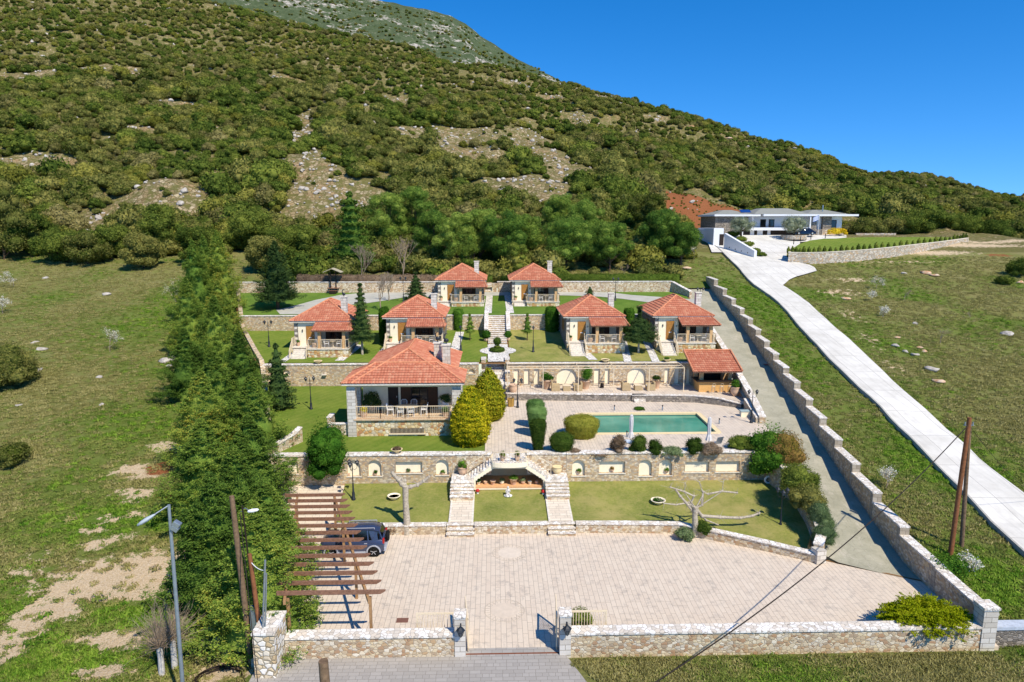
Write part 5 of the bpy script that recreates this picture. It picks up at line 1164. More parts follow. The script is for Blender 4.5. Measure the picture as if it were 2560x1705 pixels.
def bare_tree(name, label, cat, loc, H, seed, mat, depth=5, tr=.06, spread=.5, trunk_f=.35, group=None, blossom=None, droop=0, nleaf=0, up=.35):
    t = thing(name, label, cat, loc, group=group); rng = np.random.RandomState(seed); m = MB(); tips = []
    def grow(p, d, L, r, k):
        q = p+d*L; m.tube([p, p.lerp(q, .5)+Vector(rng.randn(3)*L*.04), q], [r, r*.85, r*.68], 5 if k > 2 else 4, cap=False); tips.append(q)
        if k == 0: return
        for i in range(3 if k > 1 else 4):
            nd = (d+Vector(rng.randn(3))*spread+Vector((0, 0, up))).normalized(); grow(q if i else p.lerp(q, .75), nd, L*(.6+.25*rng.rand()), r*.6, k-1)
    grow(Vector((0, 0, -.1)), Vector((rng.randn()*.04, rng.randn()*.04, 1)).normalized(), H*trunk_f, tr, depth-1); m.build('branches', mat, t)
    if blossom:
        P = np.array([x[:] for x in tips]); P = np.repeat(P, nleaf, 0)+rng.randn(len(P)*nleaf, 3)*.12; V, Q = leaves(P, rng.randn(len(P), 3), .09, .8, rng); np_obj('blossom', V, Q, blossom, t)
    return t
def tree_base(px, y, top, dz=0):
    x = PX(px, y, 14); z = gz(x, y); return Vector((x, y, z)), PY(px, top, y).z-z
# ---------------------------------------------------------------- cypress row on the left boundary
protoC = [conifer('leyland_cypress', 'x', 'cypress', (0, 0, -50), 9.5, 3.6, L_cyp, 100+i, nb=460, lb=120, size=.165, length=1.25, wid=.7, rise=.42, prof=(lambda t: (1-t)**.85*(.8+.2*min(1, t*6))*(1+.12*math.sin(t*22))), group='cypresses in the dense row along the left boundary') for i in range(3)]
ROW = [(600, 31.5, 1245, .92), (500, 34.5, 1200, .95), (640, 36.2, 1230, .85), (560, 38.5, 1130, .95), (485, 42.5, 1060, .95), (600, 44, 1010, .95), (505, 49, 945, .9), (625, 50.5, 960, .85), (535, 55, 860, .9), (600, 58, 900, .8), (470, 60.5, 800, .8), (545, 66, 740, .9), (480, 73, 700, .85), (555, 77, 680, .85), (500, 84, 610, .9), (560, 87, 575, .95), (525, 94, 570, .85)]
_near = ['beside the wooden utility pole', 'just behind the galvanised street lamp', 'leaning over the end of the pergola', 'behind the utility pole top', 'meadow side, level with the low courtyard wall', 'beside the paved garden path', 'meadow side, above the sandy patches', 'next to the retaining wall end', 'meadow side with yellowing tips', 'bordering the villa lawn', 'meadow side near the pale rocks', 'behind the left end of the rubble retaining wall', 'meadow side of the cottage lawn', 'beside the single lamp of the cottage lawn', 'at the upper bend of the row', 'near the dark broad conifer of the top lawn', 'at the uphill end of the row']
for i, (px, y, top, wsc) in enumerate(ROW):
    x = PX(px, y, 4); x = min(x+(.9 if y < 47 else .5), float(xL(y))+(.1 if y < 47 else -.3)); z = float(hnat(x, y)); H = max(6.5, PY(px, top, y).z-z)
    rz = i*1.7; s = H/9.5; c = protoC[i] if i < 3 else copy_tree(protoC[i % 3])
    c.location = (x, y, z-.1); c.rotation_euler = (0, 0, rz); c.scale = (wsc, wsc*.95, s*(1.0+.1*math.sin(i*2.3))); c['label'] = 'tall feathery cypress in the left row, '+_near[i]
fr = conifer('fir', 'narrow dark fir poking out on the villa side of the cypress row', 'fir', at(690, 1040), 4.2, 1.3, L_fir, 9, nb=240, lb=40, size=.16, length=.7, rise=.1, layers=9)
b = at(720, 1045); fr.location = (b.x-1.5, 60, gz(b.x-1.5, 60)); fr.scale = (1.3, 1.3, 1.45)
# ---------------------------------------------------------------- garden conifers
def by_base(px, py, top):
    p = at(px, py); return p, PY(px, top, p.y).z-p.z
p, H = by_base(695, 772, 602); conifer('broad_conifer', 'broad dark blue-green conifer alone on the top lawn behind the leftmost cottage', 'conifer', p, H, 3.1, L_fir, 21, nb=520, lb=60, size=.19, length=1.1, base=.12, rise=.35, trunk=.22, wid=.45, prof=lambda t: (1-t)**.7*(.75+.25*min(1, t*5)))
p, H = by_base(906, 886, 706); conifer('fir', 'tall slim dark fir with a bare pale trunk between the two left cottages', 'fir', p, H, 1.65, L_fir, 22, nb=420, lb=46, size=.15, length=.8, base=.2, rise=.05, layers=16, trunk=.14, wid=.4, bark=M_barkw, prof=lambda t: (1-t)**.8*(.5+.5*min(1, t*4)))
p, H = by_base(1040, 752, 680); conifer('fir', 'layered dark fir on the top lawn behind the second cottage', 'fir', p, H, 1.75, L_fir, 23, nb=300, lb=44, size=.17, length=.9, base=.05, rise=.0, layers=10, trunk=.12, wid=.4, prof=lambda t: (1-t)**.9)
sf = conifer('young_fir', 'young fir on a thin trunk left of the long stairs', 'fir', at(1175, 851), 3.2, .85, L_pine, 24, nb=150, lb=34, size=.12, length=.5, base=.28, rise=.05, layers=7, trunk=.06, wid=.26, group='young firs beside the long stairs', prof=lambda t: (1-t)**.8*(.7+.3*min(1, (t-.2)*6)))
copy_tree(sf, at(1318, 851), 1.3, 'young fir on a thin trunk right of the long stairs')
p, H = by_base(1596, 882, 765); conifer('bushy_fir', 'broad egg-shaped dark fir between the two right cottages', 'fir', p, H, 1.75, L_fir, 25, nb=460, lb=50, size=.15, length=.75, base=.27, rise=.15, trunk=.13, wid=.4, bark=M_barkw, prof=lambda t: math.sin(min(1, (t-.2)*1.25+.3)*math.pi)**.6 if t < .95 else .2)
p, H = by_base(1474, 739, 720); conifer('young_fir', 'tiny dark fir poking up on the top lawn behind the third cottage roof', 'fir', p, max(1.3, H), .75, L_fir, 26, nb=80, lb=30, size=.12, length=.4, rise=.1, layers=5)
def thuja(label, px, py, top, Rm, mat, seed):
    p, H = by_base(px, py, top); t = thing('golden_thuja', label, 'conifer', p); MB().tube([(0, 0, -.2), (0, 0, H*.5)], [.1, .05], 6).build('trunk', M_bark, t)
    prof = [(Rm*.55, .05), (Rm*.88, H*.12), (Rm, H*.28), (Rm*.97, H*.42), (Rm*.82, H*.6), (Rm*.58, H*.76), (Rm*.3, H*.9), (.03, H)]
    clipped('crown', None, None, (0, 0, 0), prof, mat, seed, .17, jit=.6, rough=.09, n=24000, parent=t); return t
thuja('big golden egg-shaped conifer in front of the villa corner', 1176, 1108, 968, 1.42, L_gold, 31)
thuja('greener egg-shaped conifer behind the golden one, beside the deck stairs', 1221, 1048, 922, 1.35, L_goldg, 32)
# ---------------------------------------------------------------- pines and mixed trees behind the top wall
PN = [(975, 120, 470, 6.5, 'p', 'tall pine at the left end of the pine group, upslope of the others'), (1040, 122, 452, 6.5, 'p', 'tallest pine upslope, left of the twin upper cottages'), (1085, 111, 520, 6, 'p', 'rounded pine behind the hedge left of the upper left cottage'),
      (1145, 108, 516, 6, 'p', 'rounded pine directly above the left upper cottage'), (1200, 111, 512, 5.5, 'p', 'pine between the two upper cottages, slightly left'), (1255, 108, 518, 6.2, 'p', 'dense pine above the steps between the upper cottages'),
      (1312, 112, 526, 5.6, 'p', 'pine behind the chimney of the right upper cottage'), (1415, 108, 535, 7.2, 'p', 'broad pine with a forked bare trunk above the clipped hedge'), (1525, 108, 548, 6.2, 'p', 'round-topped pine above the middle of the hedge'),
      (1462, 121, 492, 6.0, 'p', 'yellow-green pine upslope behind the broad forked pine'), (1400, 125, 470, 6, 'p', 'yellow-green pine highest on the slope right of centre'), (1650, 113, 515, 6.5, 'p', 'dark pine below the red earth bank'),
      (1705, 111, 552, 5.6, 'p', 'dark pine at the foot of the red earth bank, nearest the white ramp'), (1620, 124, 470, 8, 'o', 'wide brownish oak upslope left of the red earth bank'), (1175, 103.5, 610, 4.2, 'y', 'low yellow-green tree behind the left upper cottage roof'),
      (1292, 103.5, 604, 4.4, 'y', 'low yellow-green tree behind the right upper cottage roof'), (745, 112, 560, 9, 'o', 'huge domed oak behind the swing seat wall'), (670, 108, 590, 7, 'o', 'dark oak behind the broad conifer of the top lawn'),
      (640, 122, 520, 9, 'o', 'oak upslope above the uphill end of the cypress row'), (370, 110, 582, 6.8, 'o', 'solitary round oak at the top edge of the left meadow'), (500, 112, 560, 6, 'o', 'oak half hidden behind the top of the cypress row')]
for i, (px, y, top, W, k, lab) in enumerate(PN):
    b, H = tree_base(px, y, top)
    if k == 'p': crown_tree('pine_tree', lab, 'pine', b, H, W*1.22, L_pine, 200+i, n=26000, size=.24, lum=46, trunk_h=.16, r0=W*.15, tr=.2, asp=.28, core=.6, group='pines behind the estate wall')
    elif k == 'y': crown_tree('loquat_tree', lab, 'tree', b, H, W, L_box, 230+i, n=5000, size=.2, lum=18, trunk_h=.2, tr=.12)
    else: crown_tree('oak_tree', lab, 'oak', b, H, W, L_oak if i % 2 else L_oakd, 260+i, n=15000, size=.24, lum=40, trunk_h=.06, r0=W*.13, tr=.2, asp=.6)
b, H = tree_base(882, 108, 476); conifer('cedar_tree', 'tall layered olive-green conifer behind the top wall, above the bare saplings', 'cedar', b, H, 4.0, L_pine, 41, nb=620, lb=70, size=.26, length=1.5, base=.04, rise=.1, layers=11, trunk=.25, wid=.6, prof=lambda t: (1-t)**.65*(.8+.2*min(1, t*6)))
for i, (px, py, top, lab) in enumerate([(953, 776, 690, 'thin bare sapling on the top lawn left of the second cottage roof'), (972, 752, 680, 'thin bare sapling beside the curved garden path'), (1008, 700, 600, 'bare pale tree standing behind the top wall hedge'), (905, 700, 622, 'small bare tree in front of the layered conifer')]):
    p, H = by_base(px, py, top) if py > 710 else tree_base(px, 101, top); bare_tree('bare_tree', lab, 'tree', p, H, 50+i, L_twig, 6, .09, .42, .34)
# hedges along the top wall
def hedge(label, px0, px1, y, z0, h, d, mat, seed, size=.12):
    x0, x1 = PX(px0, y, 12), PX(px1, y, 12); rng = np.random.RandomState(seed); L = x1-x0; n = int(L*(2*h+d)/(size*size*.5)*1.1); n = min(n, 42000)
    s_ = rng.rand(n)*(2*h+d); u = rng.rand(n)*L; P = np.where((s_ < h)[:, None], np.stack([u, 0*u, s_], 1), np.where((s_ < h+d)[:, None], np.stack([u, s_-h, 0*u+h], 1), np.stack([u, 0*u+d, s_-h-d], 1)))
    N = np.where((s_ < h)[:, None], [[0, -1, 0]], np.where((s_ < h+d)[:, None], [[0, 0, 1]], [[0, 1, 0]])).astype(float); P = P+rng.randn(n, 3)*.05+N*(.06*np.sin(u*2.1)+.05*np.sin(u*5.3))[:, None]
    V, Q = leaves(P, N, size, .5, rng, .6); c = MB().box(.05, L-.05, .06, d-.06, 0, h-.06); o = len(V); V = np.concatenate([V, np.array(c.v)]); Q = np.concatenate([Q, np.array(c.f)+o])
    return tag(np_obj('clipped_hedge', V, Q, mat, None, (x0, y, z0)), label, 'hedge')
hedge('long green clipped hedge on top of the wall right of the upper cottages', 1395, 1703, 98.6, 11.2, 1.75, 1.3, L_box, 61)
hedge('long brownish clipped hedge on top of the wall left of the upper cottages', 745, 1100, 98.6, 11.0, 1.9, 1.2, L_brown, 62)
hedge('short clipped hedge behind the stone steps between the upper cottages', 1205, 1232, 99.6, 11.2, 1.5, 1.0, L_dark, 63); hedge('short clipped hedge behind the left roof edge of the right upper cottage', 1252, 1290, 99.6, 11.2, 1.5, 1.0, L_dark, 64)
# block-cut laurels beside the cottages
def block(label, px0, px1, py, top, d, mat, seed):
    a = at(px0, py); b = at(px1, py); h = PY(px0, top, a.y).z-a.z; w = b.x-a.x; r = .5
    o = clipped('clipped_laurel', label, 'hedge', ((a.x+b.x)/2, a.y+d/2, a.z), [(.9, .0), (1.02, h*.3), (1.03, h*.85), (.85, h), (.01, h+.02)], mat, seed, .13, w/2/1.02, d/2/1.02, jit=.5, rough=.05); return o
block('bright green clipped laurel behind the tall fir between the left cottages', 945, 968, 860, 775, 3.0, L_laurel, 71)
block('dark green clipped laurel right of the second cottage', 1132, 1158, 828, 778, 2.6, L_laurel, 72)
block('dark green clipped laurel left of the third cottage', 1365, 1398, 832, 772, 2.4, L_laurel, 73)
block('clipped laurel half hidden behind the egg-shaped fir', 1562, 1588, 850, 775, 2.0, L_laurel, 74)
# ---------------------------------------------------------------- topiary and shrubs
def pot_ball(px, py, w, label, s=1.):
    p = at(px, py); t = thing('potted_box_ball', label, 'potted plant', p); r = w/2
    MB().lathe([(r*.45, 0), (r*.62, .12), (r*.66, .3), (r*.55, .34)], n=14).build('pot', M_terr, t)
    clipped('foliage', None, None, (0, 0, .3), [(.02, 0), (r*.6, .08), (r*.95, r*.55), (r, r*1.0), (r*.92, r*1.45), (r*.6, r*1.85), (.01, r*2)], L_laurel, int(px), .09, rough=.04, parent=t); return t
pot_ball(1216, 853, .95, 'round clipped box ball in a low pot left of the foot of the long stairs'); pot_ball(1270, 851, .8, 'round clipped box ball in a low pot right of the foot of the long stairs')
p = at(1243, 878); t = thing('two_tier_topiary', 'round topiary ball over a clipped ring in the middle of the pebble circle', 'topiary', p)
clipped('lower_ring', None, None, (0, 0, 0), [(.75, 0), (.82, .2), (.72, .36), (.01, .4)], L_box, 81, .08, parent=t); clipped('middle_tier', None, None, (0, 0, .35), [(.1, 0), (.34, .1), (.34, .2), (.1, .3)], L_box, 82, .07, parent=t)
clipped('top_ball', None, None, (0, 0, .65), [(.02, 0), (.28, .08), (.42, .35), (.4, .6), (.22, .8), (.01, .86)], L_box, 83, .07, parent=t); MB().tube([(0, 0, 0), (0, 0, .9)], .05, 6).build('stem', M_bark, t)
for i, (px, py, top, w, mat, lab) in enumerate([(1338, 1068, 1000, 1.55, L_boxg, 'furthest of three clipped columns on the pool deck, flat grey-green top'), (1342, 1090, 1017, 1.6, L_boxg, 'middle one of three clipped columns on the pool deck'), (1345, 1127, 1048, 1.25, L_dark, 'nearest and narrowest of three clipped columns on the pool deck, dark green')]):
    p, H = by_base(px, py, top); r = w/2
    clipped('clipped_column', lab, 'topiary', p, [(r*.5, 0), (r*.72, H*.3), (r*.95, H*.72), (r*1.0, H*.86), (r*.8, H*.97), (.01, H)], mat, 84+i, .08)
p, H = by_base(1455, 1094, 1040); clipped('clipped_drum', 'big flat-topped clipped bush at the corner of the pool', 'topiary', p+Vector((0, .4, 0)), [(1.0, 0), (1.2, .4), (1.42, 1.1), (1.35, 1.35), (.9, 1.55), (.01, 1.6)], m_leaf('yellowish_clipped_foliage', '#55621f', '#7d832c', '#9d9a40', scale=2), 88, .09, rough=.04)
def shr(name, lab, px, py, w, h, mat, seed, **kw): return bush(name, lab, 'shrub', at(px, py)-Vector((0, 0, .05)), w*1.18, h*1.15, mat, seed, **kw)
clipped('clipped_ball', 'round half-bare clipped bush left of the pool corner bush', 'topiary', at(1404, 1131), [(.35, 0), (.75, .35), (.92, .85), (.86, 1.2), (.5, 1.45), (.01, 1.5)], L_dark, 89, .08, rough=.05)
shr('low_shrub', 'low twiggy purple-brown shrub beside the round half-bare bush', 1436, 1135, .9, .45, L_brown, 2, size=.06)
shr('dry_shrub', 'brownish half-dry shrub by the left closed parasol', 1545, 1133, 1.1, 1.35, L_brown, 3, size=.07)
shr('round_shrub', 'green round shrub right of the left closed parasol', 1596, 1132, 1.25, 1.35, L_dark, 4, size=.08)
shr('round_shrub', 'round shrub with a bare brown underside, third from the left behind the niche wall', 1636, 1133, 1.15, 1.05, L_dark, 5, size=.08)
shr('low_shrub', 'low flat grey-green shrub on the niche wall edge between rounder ones', 1680, 1134, 1.6, .5, L_silver, 6, size=.07, lum=18)
shr('round_shrub', 'dense dark green shrub left of the right closed parasol', 1733, 1132, 1.35, 1.15, L_dark, 7, size=.08)
shr('dry_shrub', 'wide brown twiggy shrub below the right closed parasol', 1775, 1136, 1.5, .85, L_brown, 8, size=.07, lum=20)
shr('spreading_shrub', 'wide spreading green shrub near the right end of the niche wall', 1857, 1122, 2.3, .95, L_box, 9, size=.09, lum=24, flat=.6)
shr('low_shrub', 'thin brown ground twigs behind the niche wall, between the ball bush and the parasol', 1500, 1136, 1.6, .2, L_brown, 12, size=.05, n=900)
def laurel(lab, px, y, base, W, H, mat, seed, **kw): return bush('laurel_shrub', lab, 'shrub', base, W, H, mat, seed, size=.13, lum=30, **kw)
laurel('big bright green laurel shrub growing in front of the niche wall on the left', 820, 0, at(820, 1203), 3.2, 4.9, L_laurel, 10)
shr('laurel_shrub', 'big glossy green shrub at the right end of the niche wall', 1922, 1196, 3.0, 3.9, L_laurel, 13, size=.13, lum=26)
def g_(px, py, z): return G(px, py, z)
bush('reddish_shrub', 'rust-red topped round shrub beside the driveway, behind the glossy green one', 'shrub', g_(1962, 1165, 2.6), 2.9, 2.9, L_redd, 14, size=.11, lum=22)
bush('mixed_shrub', 'dark rounded shrub on the driveway side of the curving wall, uppermost', 'shrub', g_(1992, 1232, 2.0), 2.8, 2.2, L_oakd, 15, size=.1)
bush('mixed_shrub', 'brownish green shrub on the driveway side of the curving wall, second from the top', 'shrub', g_(2018, 1275, 1.5), 2.4, 1.9, L_oak, 16, size=.1)
bush('lavender_shrub', 'spiky grey-green lavender bush on the driveway side of the curving wall', 'shrub', g_(2045, 1322, .9), 1.9, 1.7, L_silver, 17, size=.14, asp=.15)
bush('lavender_shrub', 'lowest spiky lavender bush beside the squat pillar of the curving wall', 'shrub', g_(2060, 1358, .6), 1.5, 1.3, L_silver, 18, size=.14, asp=.15)
jb = G(2345, 1575, 0); jb = Vector((min(jb.x, 22.0), max(jb.y, 30.6), 0))
t = thing('spreading_juniper', 'bright yellow-green spreading juniper spilling over the right end of the street wall', 'juniper', (21.2, 30.4, 0)); rng = np.random.RandomState(5)
P, N = [], []
for i in range(420):
    a = rng.rand()*6.283; q = rng.rand()**.5; bx, by = math.cos(a)*q*1.75, math.sin(a)*q*1.0; bz = 1.45-.5*q*q+.12*rng.randn(); d = np.array([math.cos(a)*.9, math.sin(a)*.6-.15, .16-.35*q]); d /= np.linalg.norm(d); L = .55+.35*rng.rand(); u = rng.rand(60); sd_ = np.cross(d, [0, 0, 1]); w_ = .12*(1-u)**.6
    P.append(np.array([bx, by, bz])+d*(u*L)[:, None]+sd_*(rng.randn(60)*w_)[:, None]+np.array([0, 0, 1.])*(.1*u**2+rng.randn(60)*.02)[:, None]); N.append(np.tile([0, 0, 1.], (60, 1)))
V, Q = leaves(np.concatenate(P), np.concatenate(N), .11, .4, rng, .6); iv, iq = ico(); build_mixed('foliage', [V, iv*[1.6, .95, .55]+[0, 0, .85]], [Q, iq+len(V)], L_jun, t)
MB().tube([(0, 0, -.2), (0, 0, 1.0)], .09, 6).build('stem', M_bark, t)
shr('leafy_shrub', 'loose leafy shrub hanging over the stepped wall above the juniper', 2372, 1462, 1.7, 1.7, L_laurel, 19, size=.12, n=2200, core=.4)
bush('leafy_shrub', 'small grey-green shrub between the juniper and the stepped wall', 'shrub', (22.6, 32.3, 0), 1.3, 1.0, L_silver, 20, size=.08)
bush('clipped_bush', 'clipped green bush behind the folded gate leaf right of the entrance', 'shrub', (gR1+.75, YF+2.3, 0), 1.5, 1.0, L_box, 21, size=.08)
bush('creeping_juniper', 'grey-blue creeping juniper under the pollarded tree with long arms', 'juniper', G(1712, 1348, 0), 1.45, .8, L_silver, 22, size=.1)
bush('round_shrub', 'dark round bush under the pollarded tree with long arms', 'shrub', G(1755, 1335, .2), 1.25, .95, L_dark, 23, size=.08)
bush('dry_shrub', 'small leafless purple-brown shrub behind the parked car', 'shrub', G(982, 1332, 0), 1.15, .6, L_brown, 24, size=.07)
# ================================================================ garden lamps
def lamp(label, px, py, H, heads=2, rz=0, base_z=None, p=None, s=1.):
    p = p or at(px, py); t = thing('garden_lamp', label, 'lamp post', p, rz, 'black garden lamp posts'); m = MB()
    m.lathe([(.15*s, -.05), (.15*s, .1), (.11*s, .14), (.1*s, .55), (.065*s, .62), (.05*s, 1.2), (.032*s, 1.25), (.03*s, H*.86), (.045*s, H*.87), (.02*s, H*.9)], n=8)
    if heads == 1: m.lathe([(.03, H*.88), (.05, H*.9)], n=8)
    m.build('pole', M_black, t)
    if heads == 1: lantern(t, (0, 0, H*.9), .8*s); return t
    a = MB()
    for k in range(heads):
        an = math.pi*2*k/heads; c, d = math.cos(an), math.sin(an); a.tube([(0, 0, H*.78), (c*.16, d*.16, H*.74), (c*.3, d*.3, H*.78), (c*.34, d*.34, H*.84)], .016, 5)
    a.tube([(0, 0, H*.85), (0, 0, H*.98)], [.025, .008], 5); a.build('scroll_arms', M_black, t)
    for k in range(heads):
        an = math.pi*2*k/heads; lantern(t, (math.cos(an)*.34, math.sin(an)*.34, H*.85), .85*s)
    return t
lamp('three-headed black lamp post on the left lower lawn in front of the niches', 884, 1249, 2.95, 3, .3)
lamp('black lamp post at the right end of the lower lawn by the curving wall', 1950, 1328, 3.1, 3, .2)
lamp('two-headed black lamp post on the pool deck near the stairs', 1294, 1019, 2.85, 2)
lamp('two-headed black lamp post at the driveway end of the pool deck', 1878, 1057, 3.0, 2)
lamp('two-headed black lamp post on the villa lawn', 778, 1023, 3.1, 2, .4)
lamp('slim single black lamp on the lawn left of the pebble circle', 1152, 876, 2.6, 1)
lamp('slim single black lamp on the lawn right of the pebble circle', 1333, 880, 2.75, 1)
lamp('two-headed black lamp on the lawn left of the leftmost cottage', 673, 867, 3.0, 2, .2)
lamp('two-headed black lamp on the top lawn beside the layered fir', 1009, 757, 3.6, 2)
lamp('two-headed black lamp behind the chimney of the third cottage', 0, 0, 3.2, 2, p=Vector((PX(1540, 91, 11), 91, gz(PX(1540, 91, 11), 91))))
lamp('two-headed black lamp behind the chimney of the rightmost cottage', 0, 0, 3.0, 2, p=Vector((PX(1752, 84, 9), 84, gz(PX(1752, 84, 9), 84))))
# ================================================================ pots, planters, ornaments
def pot(label, p, r=.3, h=.5, plant=None, mat=None, pl_h=.5, pl_r=None, cat='potted plant', seed=0, shape='urn', size=.07, name='flower_pot'):
    t = thing(name, label, cat, p); mat = mat or M_terr
    pr = {'urn': [(r*.45, 0), (r*.8, h*.25), (r, h*.6), (r*.85, h*.88), (r*1.0, h*.95), (r*.95, h), (r*.8, h-.03)], 'pot': [(r*.62, 0), (r*.9, h*.85), (r, h*.87), (r, h), (r*.85, h), (r*.8, h-.05)], 'bowl': [(r*.3, 0), (r*.35, h*.25), (r*.9, h*.75), (r*1.05, h), (r*.95, h), (r*.8, h*.8)]}[shape]
    b = MB().lathe(pr, n=16).build('pot', mat, t); MB().lathe([(.001, h-.06), (r*.84, h-.06)], n=12).build('soil', M_soil, b)
    if plant:
        rng = np.random.RandomState(seed); R_ = pl_r or r*1.1; Vs, Qs = crown_arrays(lumps(rng, R_*2, R_*2, pl_h, 8, R_*.5), int(500*(R_/.4)**2)+150, size, rng, core=.6); build_mixed('foliage', Vs, Qs, plant, t, (0, 0, h-.08))
    return t
for px, py, lab, plant in ((870, 1184, 'small terracotta pot without plant in the first arched niche', None), (938, 1183, 'small pot with a green plant in the second arched niche from the left', L_laurel), (1021, 1178, 'small round pot in the long niche left of the grotto', L_silver), (1107, 1183, 'small pot with a yellow-green plant in the arched niche nearest the grotto', L_laurel),
                       (1447, 1187, 'small pot with a green plant in the arched niche right of the grotto', L_laurel), (1530, 1182, 'small reddish pot in the long niche right of the grotto', L_redd), (1666, 1190, 'small low pot in the fourth niche right of the grotto', L_laurel)):
    p = PY(px, py, YW+.18); p.z = (zz(1187) if 'arched' in lab or 'fourth' in lab else zz(1183))+.0; pot(lab, p, .16, .2, plant, None, .28, .2, seed=int(px))
rail_z = 3.33
pot('clipped ball in a ribbed pot on the grotto balcony, left of the pair', (.55, YW-1.0, rail_z), .2, .42, L_box, M_terr, .45, .26, seed=1)
pot('clipped ball in a ribbed pot on the grotto balcony, right of the pair', (1.62, YW-1.0, rail_z), .2, .42, L_box, M_terr, .45, .26, seed=2)
pot('round pot with a bright yellow-green bush on the left stair landing of the grotto', (-2.35, YW-.45, 2.12), .36, .55, L_laurel, None, .75, .36, seed=3)
pot('empty round terracotta urn on the right stair landing of the grotto', (4.55, YW-.45, 2.12), .36, .55, None, M_plaster2, seed=4, cat='urn')
for i, (dx, lab, pl, r) in enumerate(((-2.25, 'small green plant pot at the left end of the grotto floor', L_laurel, .16), (-1.75, 'small brown jug second from the left inside the grotto', None, .14), (-1.2, 'swan-shaped planter third from the left inside the grotto', None, .2), (-.55, 'small bowl with a plant inside the grotto, left of the big pot', L_silver, .18), (.3, 'biggest pot with a yellow-green plant in the middle of the grotto', L_laurel, .3), (1.0, 'small swan-shaped bowl right of the big pot in the grotto', L_silver, .18), (1.5, 'small white jug inside the grotto, second from the right end', None, .15), (2.0, 'small dark jug at the right end inside the grotto', None, .14))):
    pot(lab, (1.05+dx, YW-.62+(.1 if i % 2 else 0), 1.385), r, r*1.5, pl, M_terr if i % 3 else M_plaster, .28, r*1.3, seed=10+i, shape='urn' if i % 2 else 'pot', cat='ornament' if pl is None else 'potted plant')
p = at(1270, 1240); t = thing('garden_statue', 'small whitish stone figure of a seated child on the grass before the grotto', 'statue', p)
m = MB(); m.lathe([(.22, 0), (.24, .06), (.18, .1)], n=10, sx=1.3); m.build('plinth', M_white, t)
m = MB(); m.tube([(-.02, 0, .1), (0, .02, .3), (0, 0, .5), (0, 0, .56)], [.13, .12, .1, .05], 10); m.ball((0, -.02, .65), .085, 10, (1, 1, 1.15)); m.tube([(-.1, 0, .48), (-.17, -.06, .34), (-.06, -.14, .3)], [.035, .03, .025], 6); m.tube([(.1, 0, .48), (.16, -.07, .38), (.05, -.15, .42)], [.035, .03, .025], 6)
m.tube([(-.06, -.02, .16), (-.1, -.2, .2), (-.1, -.26, .06)], [.06, .05, .035], 6); m.tube([(.06, -.02, .16), (.12, -.18, .18), (.13, -.25, .06)], [.06, .05, .035], 6); m.build('figure', m_plain('weathered_white_stone', '#d8d0c8', .8), t)
for px, py, lab in ((1194, 1234, 'small red mushroom ornament beside the left grotto path'), (1358, 1236, 'small red mushroom ornament beside the right grotto path')):
    t = thing('mushroom_ornament', lab, 'ornament', at(px, py)); MB().lathe([(.07, 0), (.06, .2)], n=8).build('stem', M_white, t); MB().lathe([(.14, .17), (.16, .22), (.1, .32), (.001, .36)], n=10).build('cap', m_plain('red_paint', '#b8201c', .5), t)
def bowl(label, px, py, r, tilt=0, z=None, plant=None):
    p = at(px, py); 
    if z is not None: p = G(px, py, z)
    t = thing('planter_bowl', label, 'planter', p); t.rotation_euler = (tilt, 0, 0)
    b = MB().lathe([(r*.5, 0), (r*.95, .2), (r*1.05, .24), (r*1.02, .27), (r*.9, .26), (r*.8, .18)], n=24).build('bowl', M_plaster, t); MB().lathe([(.001, .18), (r*.82, .18)], n=20).build('soil', M_soil, b)
    if plant: rng = np.random.RandomState(3); Vs, Qs = crown_arrays(lumps(rng, r*1.3, r*1.3, .2, 8, .15), 500, .06, rng, core=.5); build_mixed('foliage', Vs, Qs, plant, t, (0, 0, .17))
bowl('wide shallow planter bowl with green plant on the right lower lawn', 1645, 1258, .5, 0, None, L_laurel); bowl('shallow round planter bowl behind the pollarded tree on the left lawn', 985, 1247, .45)
for px, py, lab, pl, r in ((992, 1127, 'stone bowl with brown plant on the niche wall below the villa', L_brown, .42), (1513, 908, 'shallow round stone bowl on the wall above the sofas', None, .45), (1667, 908, 'bowl with a small green plant on the wall above the right sofas', L_laurel, .38), (795, 905, 'yellow stone bowl on the wall below the leftmost cottage', None, .42)):
    y = YW+.3 if py > 1000 else Y2+.25; p = PY(px, py, y); p.z = ZT+.1 if py > 1000 else 6.3; pot(lab, p, r, .32, pl, M_plaster2, .25, r*.8, shape='bowl', seed=px, cat='planter')
for px, lab, r, h, pl, ph, pr, sh in ((1368, 'tapered terracotta pot with leafy green plant left of the first arch', .42, .95, L_laurel, .8, .62, 'pot'), (1465, 'big terracotta pot with a bright green square bush right of the first arch', .5, .9, L_laurel, 1.55, .68, 'pot'), (1644, 'ribbed barrel pot with a low dark plant by the right sofas', .4, .95, L_dark, .4, .5, 'pot'),
                                       (1283, 'big round empty jar near the stairs on the seating terrace', .42, .85, None, 0, 0, 'urn'), (1843, 'big round jar with a yellow-green plant beside the poolside bar', .45, .9, L_laurel, .8, .5, 'urn')):
    y = 66.2 if px not in (1283, 1843) else (64.7 if px == 1283 else 62.9); p = Vector((PX(px, y, 4.2), y, ZS)); pot(lab, p, r, h, pl, M_terr, ph, pr, seed=px, shape=sh, size=.1)
